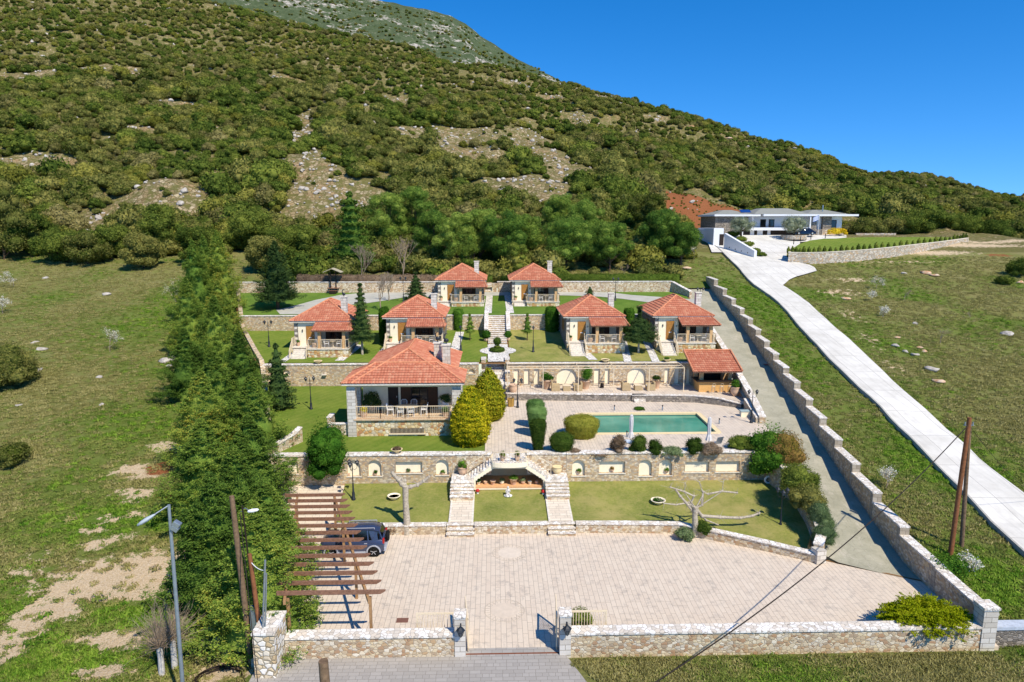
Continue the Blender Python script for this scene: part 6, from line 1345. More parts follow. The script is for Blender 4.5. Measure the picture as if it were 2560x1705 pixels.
for k, (px, py) in {'H1': (752, 828), 'H2': (982, 824), 'H3': (1424, 0), 'H4': (0, 0), 'H5': (1104, 0), 'H6': (1288, 0)}.items():
    loc = COT[k][2]; nm = {'H1': 'leftmost cottage', 'H2': 'second cottage', 'H3': 'third cottage', 'H4': 'rightmost cottage', 'H5': 'left upper cottage', 'H6': 'right upper cottage'}[k]
    if k in ('H1', 'H2', 'H3', 'H5', 'H6'): pot('clay pot with a small plant by the front door of the '+nm, (loc[0]+.48, loc[1]-.35, loc[2]), .2, .4, L_laurel, M_terr, .3, .22, seed=ord(k[1]))
    pot('terracotta pot behind the railing of the '+nm, (loc[0]+2.45, loc[1]-1.4, loc[2]), .28, .5, None, M_terr, seed=5, cat='pot')
# cottage furniture: table and two chairs
def chair_proto(name, label, loc, rz, group, mat=None):
    t = thing(name, label, 'chair', loc, rz, group); mat = mat or M_white
    MB().box(-.22, .22, -.22, .22, .42, .46).build('seat', mat, t)
    m = MB(); m.tube([(-.22, .22, .44), (-.23, .28, .8), (-.12, .31, .92), (.12, .31, .92), (.23, .28, .8), (.22, .22, .44)], .022, 6)
    for k in range(4): m.bar((-.15+.1*k, .23, .46), (-.15+.1*k, .305, .9), .015)
    m.build('backrest', mat, t)
    for a, b in ((-1, -1), (1, -1), (-1, 1), (1, 1)): MB().bar((a*.2, b*.2, .42), (a*.22, b*.22, 0), .03).build('leg', mat, t)
    m = MB(); 
    for a in (-1, 1): m.tube([(a*.22, .24, .66), (a*.24, 0, .66), (a*.22, -.2, .62), (a*.21, -.2, .44)], .016, 5)
    m.build('armrests', mat, t); return t
def table(label, loc, r=.5, h=.74):
    t = thing('garden_table', label, 'table', loc); MB().lathe([(.001, h-.04), (r, h-.04), (r, h), (.001, h)], n=20, smooth=False).build('table_top', M_rail, t); MB().tube([(0, 0, .0), (0, 0, h-.04)], .04, 8).lathe([(.25, 0), (.24, .03), (.04, .08)], n=10).build('pedestal', M_rail, t); return t
names = {'H1': 'leftmost', 'H2': 'second', 'H3': 'third', 'H4': 'rightmost middle-row', 'H5': 'left upper', 'H6': 'right upper'}; cp = None
for k in COT:
    loc = Vector(COT[k][2]); c = loc+Vector((4.35, -1.35, 0)); table('small round table on the porch of the %s cottage' % names[k], c, .42)
    for s_, sd in ((-1, 'left'), (1, 'right')):
        lab = 'white metal chair %s of the porch table of the %s cottage' % (sd, names[k]); lo = c+Vector((s_*.62, 0, 0)); rz = R(90)*-s_
        if cp is None: cp = chair_proto('garden_chair', lab, lo, rz, 'white porch chairs')
        else: copy_tree(cp, lo, rz, lab)
vl = Vector((MH[0], MH[2], FZ)); c = vl+Vector((4.55, 1.2, 0)); table('oval dining table on the shaded villa veranda', c, .75).scale = (1.3, .8, 1)
for i, (dx, dy, rz, lab) in enumerate(((-.45, -.75, 180, 'front left chair, back turned, at the villa veranda table'), (.4, -.75, 180, 'front right chair, back turned, at the villa veranda table'), (-1.35, 0, 90, 'chair at the left end of the villa veranda table'), (1.35, 0, -90, 'chair at the right end of the villa veranda table'), (-.4, .8, 0, 'rear left chair of the villa veranda table'), (.42, .8, 0, 'rear right chair of the villa veranda table'))): copy_tree(cp, c+Vector((dx, dy, 0)), R(rz), lab, 'villa veranda chairs', 1.08)
pot('terracotta jar with a yellow plant behind the left end of the villa railing', vl+Vector((1.15, .5, 0)), .3, .55, L_gold, None, .5, .36, seed=1)
pot('leafy plant in a pot behind the right end of the villa railing', vl+Vector((WV-1.2, .45, 0)), .25, .4, L_laurel, None, .7, .35, seed=2)
pot('dark palm-like plant in the left rear corner of the villa veranda', vl+Vector((1.55, 2.3, 0)), .3, .5, L_fir, None, 1.35, .75, seed=3, size=.12); pot('dark round plant in a white urn in the right rear corner of the villa veranda', vl+Vector((WV-1.35, 2.3, 0)), .3, .85, L_fir, M_white, .7, .5, seed=4, size=.1)
# sofas and tables of the terrace
M_wick = m_plain('beige_wicker', '#b8a27c', .85, .1, .1, 12); M_cush = m_plain('white_cushion', '#ece6da', .9, .05, .04)
def armchair(px, lab, rz):
    y = 65.6; t = thing('outdoor_armchair', lab, 'armchair', (PX(px, y, 4.2), y, ZS), rz, 'beige wicker armchairs')
    MB().box(-.42, .42, -.42, .42, .02, .36).build('seat_base', M_wick, t, bevel=.02); MB().box(-.42, .42, .26, .42, .361, .84).build('backrest', M_wick, t, bevel=.02)
    for s_ in (-1, 1): MB().box(*sorted((s_*.42, s_*.3)), -.42, .258, .361, .62).build('armrest', M_wick, t, bevel=.02)
    MB().box(-.29, .29, -.4, .25, .362, .46).build('cushion', M_cush, t, bevel=.03)
armchair(1389, 'beige wicker armchair left of the first arch, turned to the right', R(-90)+math.pi*0+R(180)); armchair(1445, 'beige wicker armchair right of the first arch', R(-90)); armchair(1566, 'beige wicker armchair left of the second arch, turned to the right', R(90)); armchair(1628, 'beige wicker armchair right of the second arch', R(-90))
for px, lab in ((1417, 'square beige wicker table in front of the first arch'), (1597, 'square beige wicker table in front of the second arch')):
    t = thing('outdoor_table', lab, 'table', (PX(px, 65.6, 4.2), 65.6, ZS)); MB().box(-.36, .36, -.36, .36, .01, .5).build('base', M_wick, t); MB().box(-.38, .38, -.38, .38, .502, .53).build('table_top', M_rail, t)
MB().tube([(0, 0, 0), (.02, 0, .45)], [.2, .17], 10).build('dark_basket', M_dark, loc=(PX(1506, 66.6, 4.2), 66.6, ZS), label='small dark basket in front of the slit niches between the two arches', cat='basket')
# cream metal frame of the terrace pergola
t = thing('metal_pergola', 'thin cream metal pergola frame standing over the outdoor sofas', 'pergola', (1.6, 64.9, ZS)); xs = [PX(px, 64.9, 6) for px in (1358, 1447, 1536, 1626, 1714)]; xs = [xs[0]-(xs[1]-xs[0])]+xs; hh = 2.35
for x in xs: MB().bar((x-1.6, 0, 0), (x-1.6, 0, hh), .07).build('post', M_rail, t)
for yy_ in (0, 1.15, 2.4): MB().bar((xs[0]-1.6, yy_, hh+(.0)), (xs[-1]-1.6, yy_, hh), .06, .06).build('long_rail', M_rail, t)
for x in xs: MB().bar((x-1.6, -.05, hh+.05), (x-1.6, 2.45, hh+.05), .05).build('cross_rail', M_rail, t)
# bin, box bench, path lights
t = thing('litter_bin', 'yellowish slatted wooden bin near the deck lamp by the stairs', 'bin', at(1277, 1016)); m = MB()
for k in range(12): a = 6.283*k/12; m.bar((.24*math.cos(a), .24*math.sin(a), .03), (.28*math.cos(a), .28*math.sin(a), .8), .1, .03)
m.build('slats', m_plain('yellow_wood', '#b8914a', .8), t); MB().lathe([(.2, .04), (.23, .74)], n=10).build('liner', M_dark, t)
t = thing('stone_seat', 'small white block seat with a bluish top by the low driveway wall', 'seat', at(1862, 1040)); MB().box(-.42, .42, -.25, .25, 0, .45).build('block', M_plaster, t); MB().box(-.46, .46, -.29, .29, .452, .52).build('seat_top', m_plain('bluish_stone', '#9fb0ae', .7), t)
for px, py, lab in ((1536, 1026, 'short path light beyond the pool, left one'), (1656, 1026, 'short path light beyond the pool, right one'), (1798, 1060, 'short path light at the right end of the pool'), (1567, 1092, 'short path light on the near side of the pool by the left parasol')):
    t = thing('path_light', lab, 'path light', at(px, py), group='short path lights round the pool'); MB().lathe([(.06, 0), (.06, .32), (.05, .33)], n=8).build('stem', M_galv, t); MB().lathe([(.065, .42), (.065, .5), (.001, .52)], n=8).build('cap', M_dark, t); MB().lathe([(.045, .33), (.045, .42)], n=8).build('lamp_glass', m_lan, t)
def parasol(px, py, H, label, seed):
    t = thing('closed_parasol', label, 'parasol', at(px, py)); MB().tube([(0, 0, 0), (0, 0, H)], .028, 6).build('pole', M_galv, t); rng = np.random.RandomState(seed); n = 16; rows = []
    for z, r in ((H-.02, .02), (H-.12, .1), (H-.5, .13), (H*.45, .11), (H*.4, .1), (H*.33, .16), (H*.2, .24)): rows.append([(math.cos(6.283*k/n)*r*(1+.28*((k+seed) % 2)), math.sin(6.283*k/n)*r*(1+.28*((k+seed) % 2)), z) for k in range(n+1)])
    MB().strip(rows[::-1]).build('folded_canopy', m_plain('grey_white_canvas', '#d5d0cb', .9, .05, .1), t); MB().lathe([(.3, 0), (.3, .06), (.05, .1)], n=12).build('foot', M_galv, t); return t
parasol(1577, 1108, 2.35, 'closed whitish parasol at the near pool edge, the left one', 0); parasol(1771, 1115, 2.35, 'closed whitish parasol at the near right pool corner', 1)
t = thing('small_table', 'small white round table behind the shrubs by the left parasol', 'table', at(1571, 1125)); MB().lathe([(.001, .66), (.38, .66), (.38, .7), (.001, .7)], n=18, smooth=False).build('table_top', m_plain('bluish_white', '#c8d4e0', .5), t)
for a in (30, 150, 270): MB().bar((.1*math.cos(R(a)), .1*math.sin(R(a)), .66), (.3*math.cos(R(a)), .3*math.sin(R(a)), 0), .03).build('leg', M_white, t)
t = thing('sun_chair', 'greyish folding chair beside the right closed parasol', 'chair', at(1790, 1118), R(200)); MB().box(-.28, .28, -.25, .25, .34, .38).build('seat', M_galv, t); MB().bar((0, .25, .36), (0, .5, .95), .55, .03).build('backrest', M_galv, t)
for a, b in ((-1, -1), (1, -1), (-1, 1), (1, 1)): MB().bar((a*.25, b*.22, .34), (a*.25, b*.26, 0), .03).build('leg', M_white, t)
bush('pool_edge_plant', 'small green plant growing at the far edge of the pool', 'plant', at(1598, 1024), 1.2, .25, L_laurel, 77, size=.06)
t = thing('white_tyre_ring', 'white-and-black tyre propped upright below the glossy shrub', 'tyre', at(1920, 1208)+Vector((0, 0, .28)))
m = MB(); m.tube([(.24*math.cos(a), 0, .24*math.sin(a)) for a in [6.283*k/20 for k in range(21)]], .085, 8, cap=False); m.build('tyre', M_white, t); MB().tube([(.15*math.cos(a), -.02, .15*math.sin(a)) for a in [6.283*k/20 for k in range(21)]], .03, 6, cap=False).build('inner_rim', M_dark, t)
MB().box(-.2, .2, -.14, .14, 0, .06).build('ground_box', M_galv, loc=tuple(at(1982, 1343)), label='small pale flush box in the lawn near the right lamp post', cat='cover')
# wall details
MB().box(-.22, .22, -.3, 0, -.08, 0).build('wall_shelf', M_cut, loc=(PX(815, 67.4, 5), 67.4, 5.3), label='small white stone ledge jutting from the wall left of the villa', cat='ledge')
# ================================================================ swing shelter on the top lawn
p = at(832, 733); t = thing('covered_picnic_table', 'small wooden picnic shelter with a pitched roof against the top wall', 'shelter', p)
MB().bar((-.25, 0, 0), (-.25, 0, 3.1), .12).build('post', M_dark, t); MB().bar((.45, .3, 0), (.45, .3, 3.1), .12).build('post', M_dark, t)
m = MB(); m.add([(-1.1, -.7, 3.05), (.1, -.7, 3.55), (.1, 1.0, 3.55), (-1.1, 1.0, 3.05), (-1.1, -.7, 2.97), (.1, -.7, 3.47), (.1, 1.0, 3.47), (-1.1, 1.0, 2.97)], [(0, 1, 2, 3), (7, 6, 5, 4), (0, 4, 5, 1), (3, 2, 6, 7), (0, 3, 7, 4)])
m.add([(.1, -.7, 3.552), (1.4, -.7, 3.0), (1.4, 1.0, 3.0), (.1, 1.0, 3.552), (.1, -.7, 3.47), (1.4, -.7, 2.92), (1.4, 1.0, 2.92), (.1, 1.0, 3.47)], [(0, 1, 2, 3), (7, 6, 5, 4), (0, 4, 5, 1), (3, 2, 6, 7), (1, 5, 6, 2)]); m.build('roof', m_plain('weathered_board_roof', '#b0a68c', .85), t)
MB().box(-.7, .9, -.35, .45, .68, .75).build('table_top', M_wood, t); MB().box(-.7, .9, -.9, -.6, .4, .46).build('bench', M_wood, t); MB().box(-.7, .9, .7, 1.0, .4, .46).build('bench', M_wood, t)
MB().box(-.3, .5, -.85, .95, .0, .398).build('understructure', M_dark, t)
# ================================================================ timber pergola over the parking
HP = 2.55; b0 = PY(886-8, 1492, 30.9) if False else None
front = G(946, 1490, HP); back = G(850, 1245, HP); t = thing('timber_pergola', 'brown timber pergola with fourteen cross beams over the parking place', 'pergola', (front.x, front.y, 0)); L = back-front
bx = lambda f: front.x+(back.x-front.x)*f
ye = [G(0, py, HP).y for py in (1492, 1468, 1444, 1422, 1400, 1379, 1360, 1342, 1325, 1308, 1292, 1277, 1262, 1246)]
ys_b = np.linspace(front.y, back.y, 14)
for i, y in enumerate(ys_b):
    f = i/13; xe = bx(f)+.35; xs0 = xL(y)+.9-.2*(i % 2)
    m = MB(); o = Vector((front.x, front.y, 0)); xs0 = float(xs0); w_ = .045; h_ = .2; z_ = HP+.12
    vs = [(x-o.x, y-o.y+s_*w_, z) for s_ in (-1, 1) for x, z in ((xs0, z_), (xe-.25, z_), (xe, z_+h_*.75), (xe, z_+h_), (xs0, z_+h_))]
    m.add(vs, [(0, 1, 2, 3, 4), (9, 8, 7, 6, 5), (0, 5, 6, 1), (1, 6, 7, 2), (2, 7, 8, 3), (3, 8, 9, 4), (4, 9, 5, 0)]); m.build('cross_beam', M_wood, t)
M_beaml = m_plain('lighter_beam_wood', '#a58058', .7, .2, .15, 9)
MB().bar((-.35, -.5, HP), (L.x-.45, L.y+.3, HP), .12, .2).build('long_beam', M_beaml, t)
for f in (.01, .35, .7, .99): MB().bar((L.x*f-.38, L.y*f, 0), (L.x*f-.38, L.y*f, HP-.1), .13).build('post', M_beaml, t)
lx = [float(xL(front.y+L.y*f))+1.4-front.x for f in (0, 1)]
MB().bar((lx[0], -.5, HP), (lx[1], L.y+.3, HP), .12, .2).build('long_beam', M_beaml, t)
for f in (.01, .5, .99): MB().bar((lx[0]+(lx[1]-lx[0])*f, L.y*f, 0), (lx[0]+(lx[1]-lx[0])*f, L.y*f, HP-.1), .13).build('post', M_beaml, t)
# ================================================================ the car (side towards the camera, rear to the right)
def car():
    a, b = G(826, 1392, 0), G(935, 1392, 0); c = (a+b)/2; t = thing('parked_car', 'dark blue compact off-road car with silver lower trim parked under the timber pergola', 'car', (c.x, c.y+.78, 0), R(2))
    s = NT('dark_blue_metallic_paint'); s.col(C('#3e465e')); s.rough(.22, .6); s.b.inputs['Metallic'].default_value = .35; s.b.inputs['Coat Weight'].default_value = .6; M_paint = s.m
    M_sil = m_plain('silver_trim', '#b4b8c2', .35, .5, .03, 4, .3); M_tyre = m_plain('tyre_rubber', '#191919', .8, .15, .1); M_cg = m_glass('car_window_glass', '#070a0e'); M_rim = m_plain('alloy_rim', '#c8cad0', .3, .5, .03, 4, .6); M_blk = m_plain('black_plastic', '#16181b', .6)
    # x forward is -x (front of the car to the left); half width w; sections: x, floor, belt, roof
    def body(mb, S, hw):
        rows = []
        for x, z0, z1, z2, wf in S:
            w1, w2 = hw*wf, hw*wf*.97
            rows.append([(x, -w1, z0), (x, -w1*1.0, z0+(z1-z0)*.45), (x, -w1*.97, z1), (x, -w2*.8, z2), (x, -w2*.4, z2+.03), (x, w2*.4, z2+.03), (x, w2*.8, z2), (x, w1*.97, z1), (x, w1, z0+(z1-z0)*.45), (x, w1, z0)])
        mb.strip(rows, smooth=True); n = len(rows[0]); mb.add(rows[0], [tuple(range(n))]); mb.add(rows[-1], [tuple(range(n))[::-1]]); return mb
    low = [(-2.0, .42, .68, .74, .84), (-1.93, .34, .8, .88, .93), (-1.7, .3, .9, .98, .99), (-1.0, .3, .96, 1.06, 1.), (-.85, .3, .98, 1.08, 1.), (.9, .3, 1.02, 1.1, 1.), (1.75, .32, 1.04, 1.12, .99), (1.93, .4, 1.0, 1.08, .95)]
    bd = body(MB(), low, .86).build('body', M_paint, t)
    # cabin as glasshouse with painted roof
    S = [(-.98, 1.0, .78, .0), (-.42, 1.6, .66, 1), (.0, 1.66, .66, 1), (1.2, 1.64, .66, 1), (1.66, 1.5, .62, 1), (1.88, 1.0, .76, 0)]
    rows = [[(x, -.8, .98), (x, -w, z), (x, w, z), (x, .8, .98)] for x, z, w, _ in S]; m = MB(); m.strip(rows); m.add(rows[0], [(0, 1, 2, 3)]); m.add(rows[-1], [(3, 2, 1, 0)]); m.build('windows', M_cg, bd)
    rows = [[(x, -w-.015, z-.03), (x, -w*.8, z+.045), (x, w*.8, z+.045), (x, w+.015, z-.03)] for x, z, w, _ in S[1:5]]; m = MB(); m.strip(rows, smooth=True); m.add(rows[0], [(0, 1, 2, 3)]); m.add(rows[-1], [(3, 2, 1, 0)]); m.build('roof', M_paint, bd)
    m = MB()
    for s_ in (-1, 1):
        for x0_, x1_, za, zb_ in ((-.98, -.42, 1.0, 1.6), (.1, .05, 1.0, 1.64), (.98, .92, 1.0, 1.64)): m.bar((x0_, s_*.81, za), (x1_, s_*.675, zb_), .07, .05)
        m.add([(1.22, s_*.825, .98), (1.6, s_*.825, .98), (1.5, s_*.69, 1.56), (1.02, s_*.69, 1.62)], [(0, 1, 2, 3) if s_ < 0 else (3, 2, 1, 0)])
        m.bar((1.86, s_*.79, 1.0), (1.64, s_*.64, 1.52), .07, .06)
    m.build('window_pillars', M_paint, bd)
    for s_ in (-1, 1):
        m = MB(); m.bar((-.35, s_*.56, 1.75), (1.35, s_*.56, 1.75), .04); m.bar((-.35, s_*.56, 1.66), (-.35, s_*.56, 1.75), .04); m.bar((1.35, s_*.56, 1.66), (1.35, s_*.56, 1.75), .04); m.build('roof_rail', M_sil, t)
        MB().box(-.95, .82, *sorted((s_*.84, s_*.89)), .26, .38).build('sill_trim', M_sil, t)
        mr = MB().box(-.86, -.7, *sorted((s_*.86, s_*1.04)), 1.02, 1.17).build('side_mirror', M_paint, t, bevel=.03)
        for x in (-1.28, 1.3):
            w_ = thing('wheel', None, None); w_.parent = t; w_.location = (x, s_*.8, .34)
            Mx = Matrix.Rotation(R(90), 3, 'X'); m = MB(); m.lathe([(.2, -.1), (.31, -.105), (.34, -.07), (.34, .07), (.31, .105), (.2, .1)], n=24, M=Mx); m.build('tyre', M_tyre, w_)
            m = MB(); m.lathe([(.205, -.09), (.19, -.05), (.05, -.06), (.001, -.06)], n=20, M=Mx); m.lathe([(.001, .06), (.05, .06), (.19, .05), (.205, .09)], n=20, M=Mx)
            for k in range(5): a = 6.283*k/5+.3; m.bar((0, s_*.085, 0), (math.cos(a)*.2, s_*.085, math.sin(a)*.2), .075, .03)
            m.build('rim', M_rim, w_)
            m = MB(); rr = [(x+.44*math.cos(a), .34+.42*math.sin(a)) for a in [R(-5+190*k/14) for k in range(15)]]; ri = [(x+.36*math.cos(a), .34+.36*math.sin(a)) for a in [R(-5+190*k/14) for k in range(15)]]
            for k in range(14):
                q = [rr[k], rr[k+1], ri[k+1], ri[k]]; y0, y1 = s_*.84, s_*.925; vs = [(p_[0], y1, p_[1]) for p_ in q]+[(p_[0], y0, p_[1]) for p_ in q]; m.add(vs, [(0, 1, 2, 3), (4, 7, 6, 5), (0, 4, 5, 1), (3, 2, 6, 7)])
            m.build('wheel_arch', M_sil, t)
            MB().lathe([(.001, -.006), (.385, -.006), (.385, .006), (.001, .006)], (0, s_*.068, 0), 22, M=Mx).build('wheel_well', M_blk, w_)
        MB().box(1.84, 1.955, *sorted((s_*.6, s_*.83)), .82, 1.12).build('tail_light', m_plain('red_lamp', '#b01810', .3, .5, .05), t, bevel=.03)
        MB().box(-1.97, -1.8, *sorted((s_*.5, s_*.8)), .68, .82).build('headlight', m_plain('clear_lamp', '#d8dce0', .2, .6, .03), t, bevel=.03)
        for x in (-.35, .62): MB().box(x+.12, x+.3, *sorted((s_*.855, s_*.885)), .86, .9).build('door_handle', M_sil, t)
    MB().box(-2.06, -1.9, -.72, .72, .3, .5).build('front_bumper', M_blk, t, bevel=.04); MB().box(1.86, 2.04, -.78, .78, .3, .56).build('rear_bumper', M_sil, t, bevel=.04)
    Mz = Matrix.Rotation(R(90), 3, 'Y'); sp = MB().lathe([(.001, -.09), (.26, -.1), (.33, -.06), (.33, .06), (.26, .1), (.001, .09)], (2.06, .1, .92), 24, M=Mz).build('spare_wheel', M_tyre, t)
    m = MB(); 
    for k in range(10): m.box(-1.99+.0, -1.97, -.4+.08*k, -.36+.08*k, .52, .64)
    m.box(-1.985, -1.965, -.45, .45, .5, .66); m.build('grille', M_blk, t)
    return t
try: car()
except Exception as e: print('car', e); raise
# ================================================================ pollarded trees
def pollard(label, px, py, H, arms, seed, tr=.22):
    p = at(px, py) if isinstance(px, (int, float)) else px; t = thing('pollarded_tree', label, 'tree', p); m = MB(); m.tube([(0, 0, -.2), (.0, 0, H*.3), (-.05, 0, H*.7), (-.02, 0, H)], [tr*1.35, tr, tr*.85, tr*.95], 12); m.build('trunk', M_barkw, t)
    rg = np.random.RandomState(seed)
    for pts, r in arms:
        m = MB(); m.tube([(-.02, 0, H-.12)]+pts, [r*max(.3, 1-(.4 if tr > .21 else .5)*i/len(pts)) for i in range(len(pts)+1)], 7)
        for i, q in enumerate(pts):
            if i % 1 == 0: m.ball(q, r*(1.25 if tr > .21 else 1.15)*max(.25, 1-.5*i/len(pts)), 6)
        for q in pts[1:]:
            for _ in range(3 if tr > .21 else 5): d = Vector(rg.randn(3)*[1, .7, .6]+[0, 0, .6]).normalized(); m.tube([q, Vector(q)+d*.18, Vector(q)+d*(.3+.3*rg.rand())+Vector(rg.randn(3)*.05)], [.018, .01, .004], 4, cap=False)
        m.build('limb', M_barkw, t)
    return t
pb = G(1018, 1334, 0); pollard('pollarded tree with two knobby stumps beside the parked car', pb, 0, 3.3, [([(-.25, 0, 3.45), (-.45, -.05, 3.75), (-.75, 0, 4.05), (-.85, 0, 4.2)], .17), ([(.3, 0, 3.25), (.75, .05, 3.35), (1.15, .05, 3.6), (1.5, .05, 3.9)], .13), ([(-.1, .1, 3.6), (-.35, .2, 3.75)], .13)], 1)
pb = G(1737, 1330, .3); d = {}
def RZ(px, py): q = PY(px, py, pb.y+.1)-pb; return (q.x, q.y, q.z)
t2 = pollard('pollarded tree with long bare horizontal limbs at the edge of the right lawn', pb, 0, 1.75, [([RZ(1737, 1285), RZ(1720, 1262), RZ(1700, 1240), RZ(1690, 1225)], .12), ([RZ(1737, 1270), RZ(1755, 1262), RZ(1758, 1230), RZ(1770, 1235), RZ(1805, 1228), RZ(1843, 1232)], .1), ([RZ(1725, 1262), RZ(1735, 1240), RZ(1711, 1229), RZ(1676, 1218)], .09),
    ([RZ(1755, 1290), RZ(1800, 1293), RZ(1850, 1295), RZ(1880, 1290), RZ(1898, 1283)], .13), ([RZ(1765, 1300), RZ(1795, 1312)], .08), ([RZ(1722, 1256), RZ(1690, 1262), RZ(1660, 1258)], .07), ([RZ(1758, 1235), RZ(1748, 1205)], .05), ([RZ(1806, 1228), RZ(1808, 1206)], .04), ([RZ(1711, 1230), RZ(1713, 1208)], .04)], 2, .2)
# ================================================================ utility poles, street lamp, cables
def pole_to(label, base, top, r0, r1, mat, name='utility_pole', cat='pole', group=None):
    t = thing(name, label, cat, base, group=group); v = top-base; m = MB(); m.tube([(0, 0, -.3), v*.33, v*.66, v], [r0, r0*.9, (r0+r1)/2, r1], 10); m.build('shaft', mat, t); return t, v
M_pole = m_plain('weathered_pole_wood', '#7d6650', .85, .1, .25, 6); M_pole2 = m_plain('red_brown_pole_wood', '#8a5a3c', .8, .1, .2, 6)
b = G(645, 1640, 0); b = Vector((b.x, b.y, 0)); tp = PY(597, 1240, b.y-.1); t, v = pole_to('tall grey-brown wooden utility pole with a small lamp near its top', b, tp, .15, .11, M_pole); bt = b+v
t2_ = MB(); arm = [v+Vector((.05, 0, -.75)), v+Vector((.25, -.05, -.55)), v+Vector((.4, -.08, -.62))]; t2_.tube(arm, .02, 5).build('lamp_arm', M_galv, t)
MB().lathe([(.001, -.26), (.07, -.2), (.09, 0), (.06, .22), (.001, .28)], tuple(v+Vector((.62, -.1, -.66))), 10, M=Matrix.Rotation(R(80), 3, 'Y')).build('lamp_head', M_white, t)
MB().bar((.03, -.16, v.z*.18), (.03, -.16, v.z*.33), .34, .26).build('meter_box', M_galv, t); t.children[-1].location = (-.32, 0, 0)
m = MB(); 
for k in range(3): m.tube([v*f+Vector((.12+.02*k, -.1, 0)) for f in np.linspace(.95, .1, 8)], .018, 5)
m.build('cable_bundle', M_dark, t)
b2 = G(660, 1652, 0); tp2 = PY(624, 1385, b2.y); t, v2 = pole_to('shorter red-brown wooden pole leaning beside the tall utility pole', Vector((b2.x, b2.y, 0)), tp2, .12, .09, M_pole2); MB().tube([v2*.35+Vector((0, 0, -.12)), v2*.35+Vector((0, 0, .12))], .125, 10).build('white_band', M_white, t)
b3 = G(682, 1608, 1.9); tp3 = PY(660, 1395, b3.y); t, v3 = pole_to('pair of thin grey steel posts standing on the white corner wall', Vector((wl-.75, YF-.9, 2.2)), PY(663, 1400, YF-.9), .05, .045, M_galv, 'steel_post'); MB().tube([(.1, .05, 0), Vector((.06, .05, 0))+v3*.8], .035, 8).build('second_post', M_galv, t)
def cable(label, a, b, sag, r=.018, n=16, mat=None, name='overhead_cable'):
    pts = [a.lerp(b, i/n)-Vector((0, 0, sag*4*(i/n)*(1-i/n))) for i in range(n+1)]; o = pts[0]; return MB().tube([p-o for p in pts], r, 5).build(name, mat or M_dark, loc=tuple(o), label=label, cat='cable')
cable('short white wire looping from the red-brown pole to the steel posts', Vector((b2.x, b2.y, 0))+v2*.93, Vector((wl-.75, YF-.9, 2.2))+v3*.85, .12, .02, mat=M_white)
cable('black cable hanging from the tall utility pole down past the corner wall', bt+Vector((0, 0, -.8)), G(705, 1720, 0)+Vector((0, -2.5, 0)), .5, .02)
sb = G(460, 1760, 0); st_ = PY(422, 1262, sb.y); t, vs_ = pole_to('slim galvanised street lamp with a grey oval head at lower left', Vector((sb.x, sb.y, -.3)), st_, .09, .06, m_plain('galvanised_pole', '#8f999f', .5, .4, .1, 5, .4), 'street_lamp', 'street lamp')
hd = PY(370, 1300, sb.y-.3)-Vector((sb.x, sb.y, -.3)); MB().tube([vs_+Vector((0, 0, -.02)), hd+Vector((.32, 0, .26))], .03, 6).build('arm', M_galv, t)
m = MB(); M4 = (Matrix.Rotation(R(-32), 3, 'Y') @ Matrix.Rotation(R(90), 3, 'Y')); m.lathe([(.001, -.46), (.09, -.42), (.15, -.2), (.16, .05), (.1, .3), (.05, .42)], tuple(hd+Vector((-.05, 0, .02))), 12, sy=.9, sx=.55, M=M4); m.build('lamp_head', m_plain('grey_lamp_head', '#b9bfc4', .4, .4, .03), t)
for dz, dx in ((-.8, .28), (-.98, .2)): MB().box(-.15, .15, -.12, .12, -.1, .1, Matrix.Translation(vs_+Vector((dx, -.05, dz))) @ Matrix.Rotation(R(35), 4, 'Y')).build('floodlight', M_galv, t, bevel=.02)
MB().bar(vs_+Vector((0, 0, -.9)), vs_+Vector((.3, -.05, -.9)), .03).build('floodlight_bracket', M_galv, t)
# right pole pair
rb = atn(2375, 1392); rt_ = PY(2424, 1044, rb.y+.2); t, v = pole_to('right wooden pole pair: front brown pole leaning against its twin by the road', rb, rt_, .15, .12, M_pole2, group=None); rb2 = atn(2404, 1368); rt2 = PY(2428, 1060, rb2.y-.4)
MB().tube([rb2-rb+Vector((0, 0, -.3)), rt2-rb+Vector((0, .1, 0))], [.14, .1], 10).build('strut_pole', M_pole, t); MB().bar(v+Vector((-.3, 0, -.45)), v+Vector((.3, 0, -.45)), .05).tube([v+Vector((-.25, -.05, -.4)), v+Vector((-.25, -.05, -.25))], .04, 6).tube([v+Vector((.2, -.05, -.4)), v+Vector((.2, -.05, -.25))], .04, 6).build('insulator_bracket', M_galv, t)
rtop = rb+v+Vector((0, 0, -.4)); cend = PY(1600, 1730, 21.5)
cable('long black overhead cable sagging from the right pole across the courtyard to the lower edge', rtop, cend, 1.0, .028, 40)
cable('thin dark cable running from the right pole down to the right edge of the field', rtop, PY(2620, 1260, rb.y+6), .5, .012, 12)
pc = G(815, 1760, 0); pt = PY(808, 1652, pc.y-4.0); t, v = pole_to('thick weathered wooden pole top rising from the lower edge of the photo', Vector((pt.x+.1, pt.y+.1, -.3)), pt, .2, .17, M_pole, 'wooden_pole')
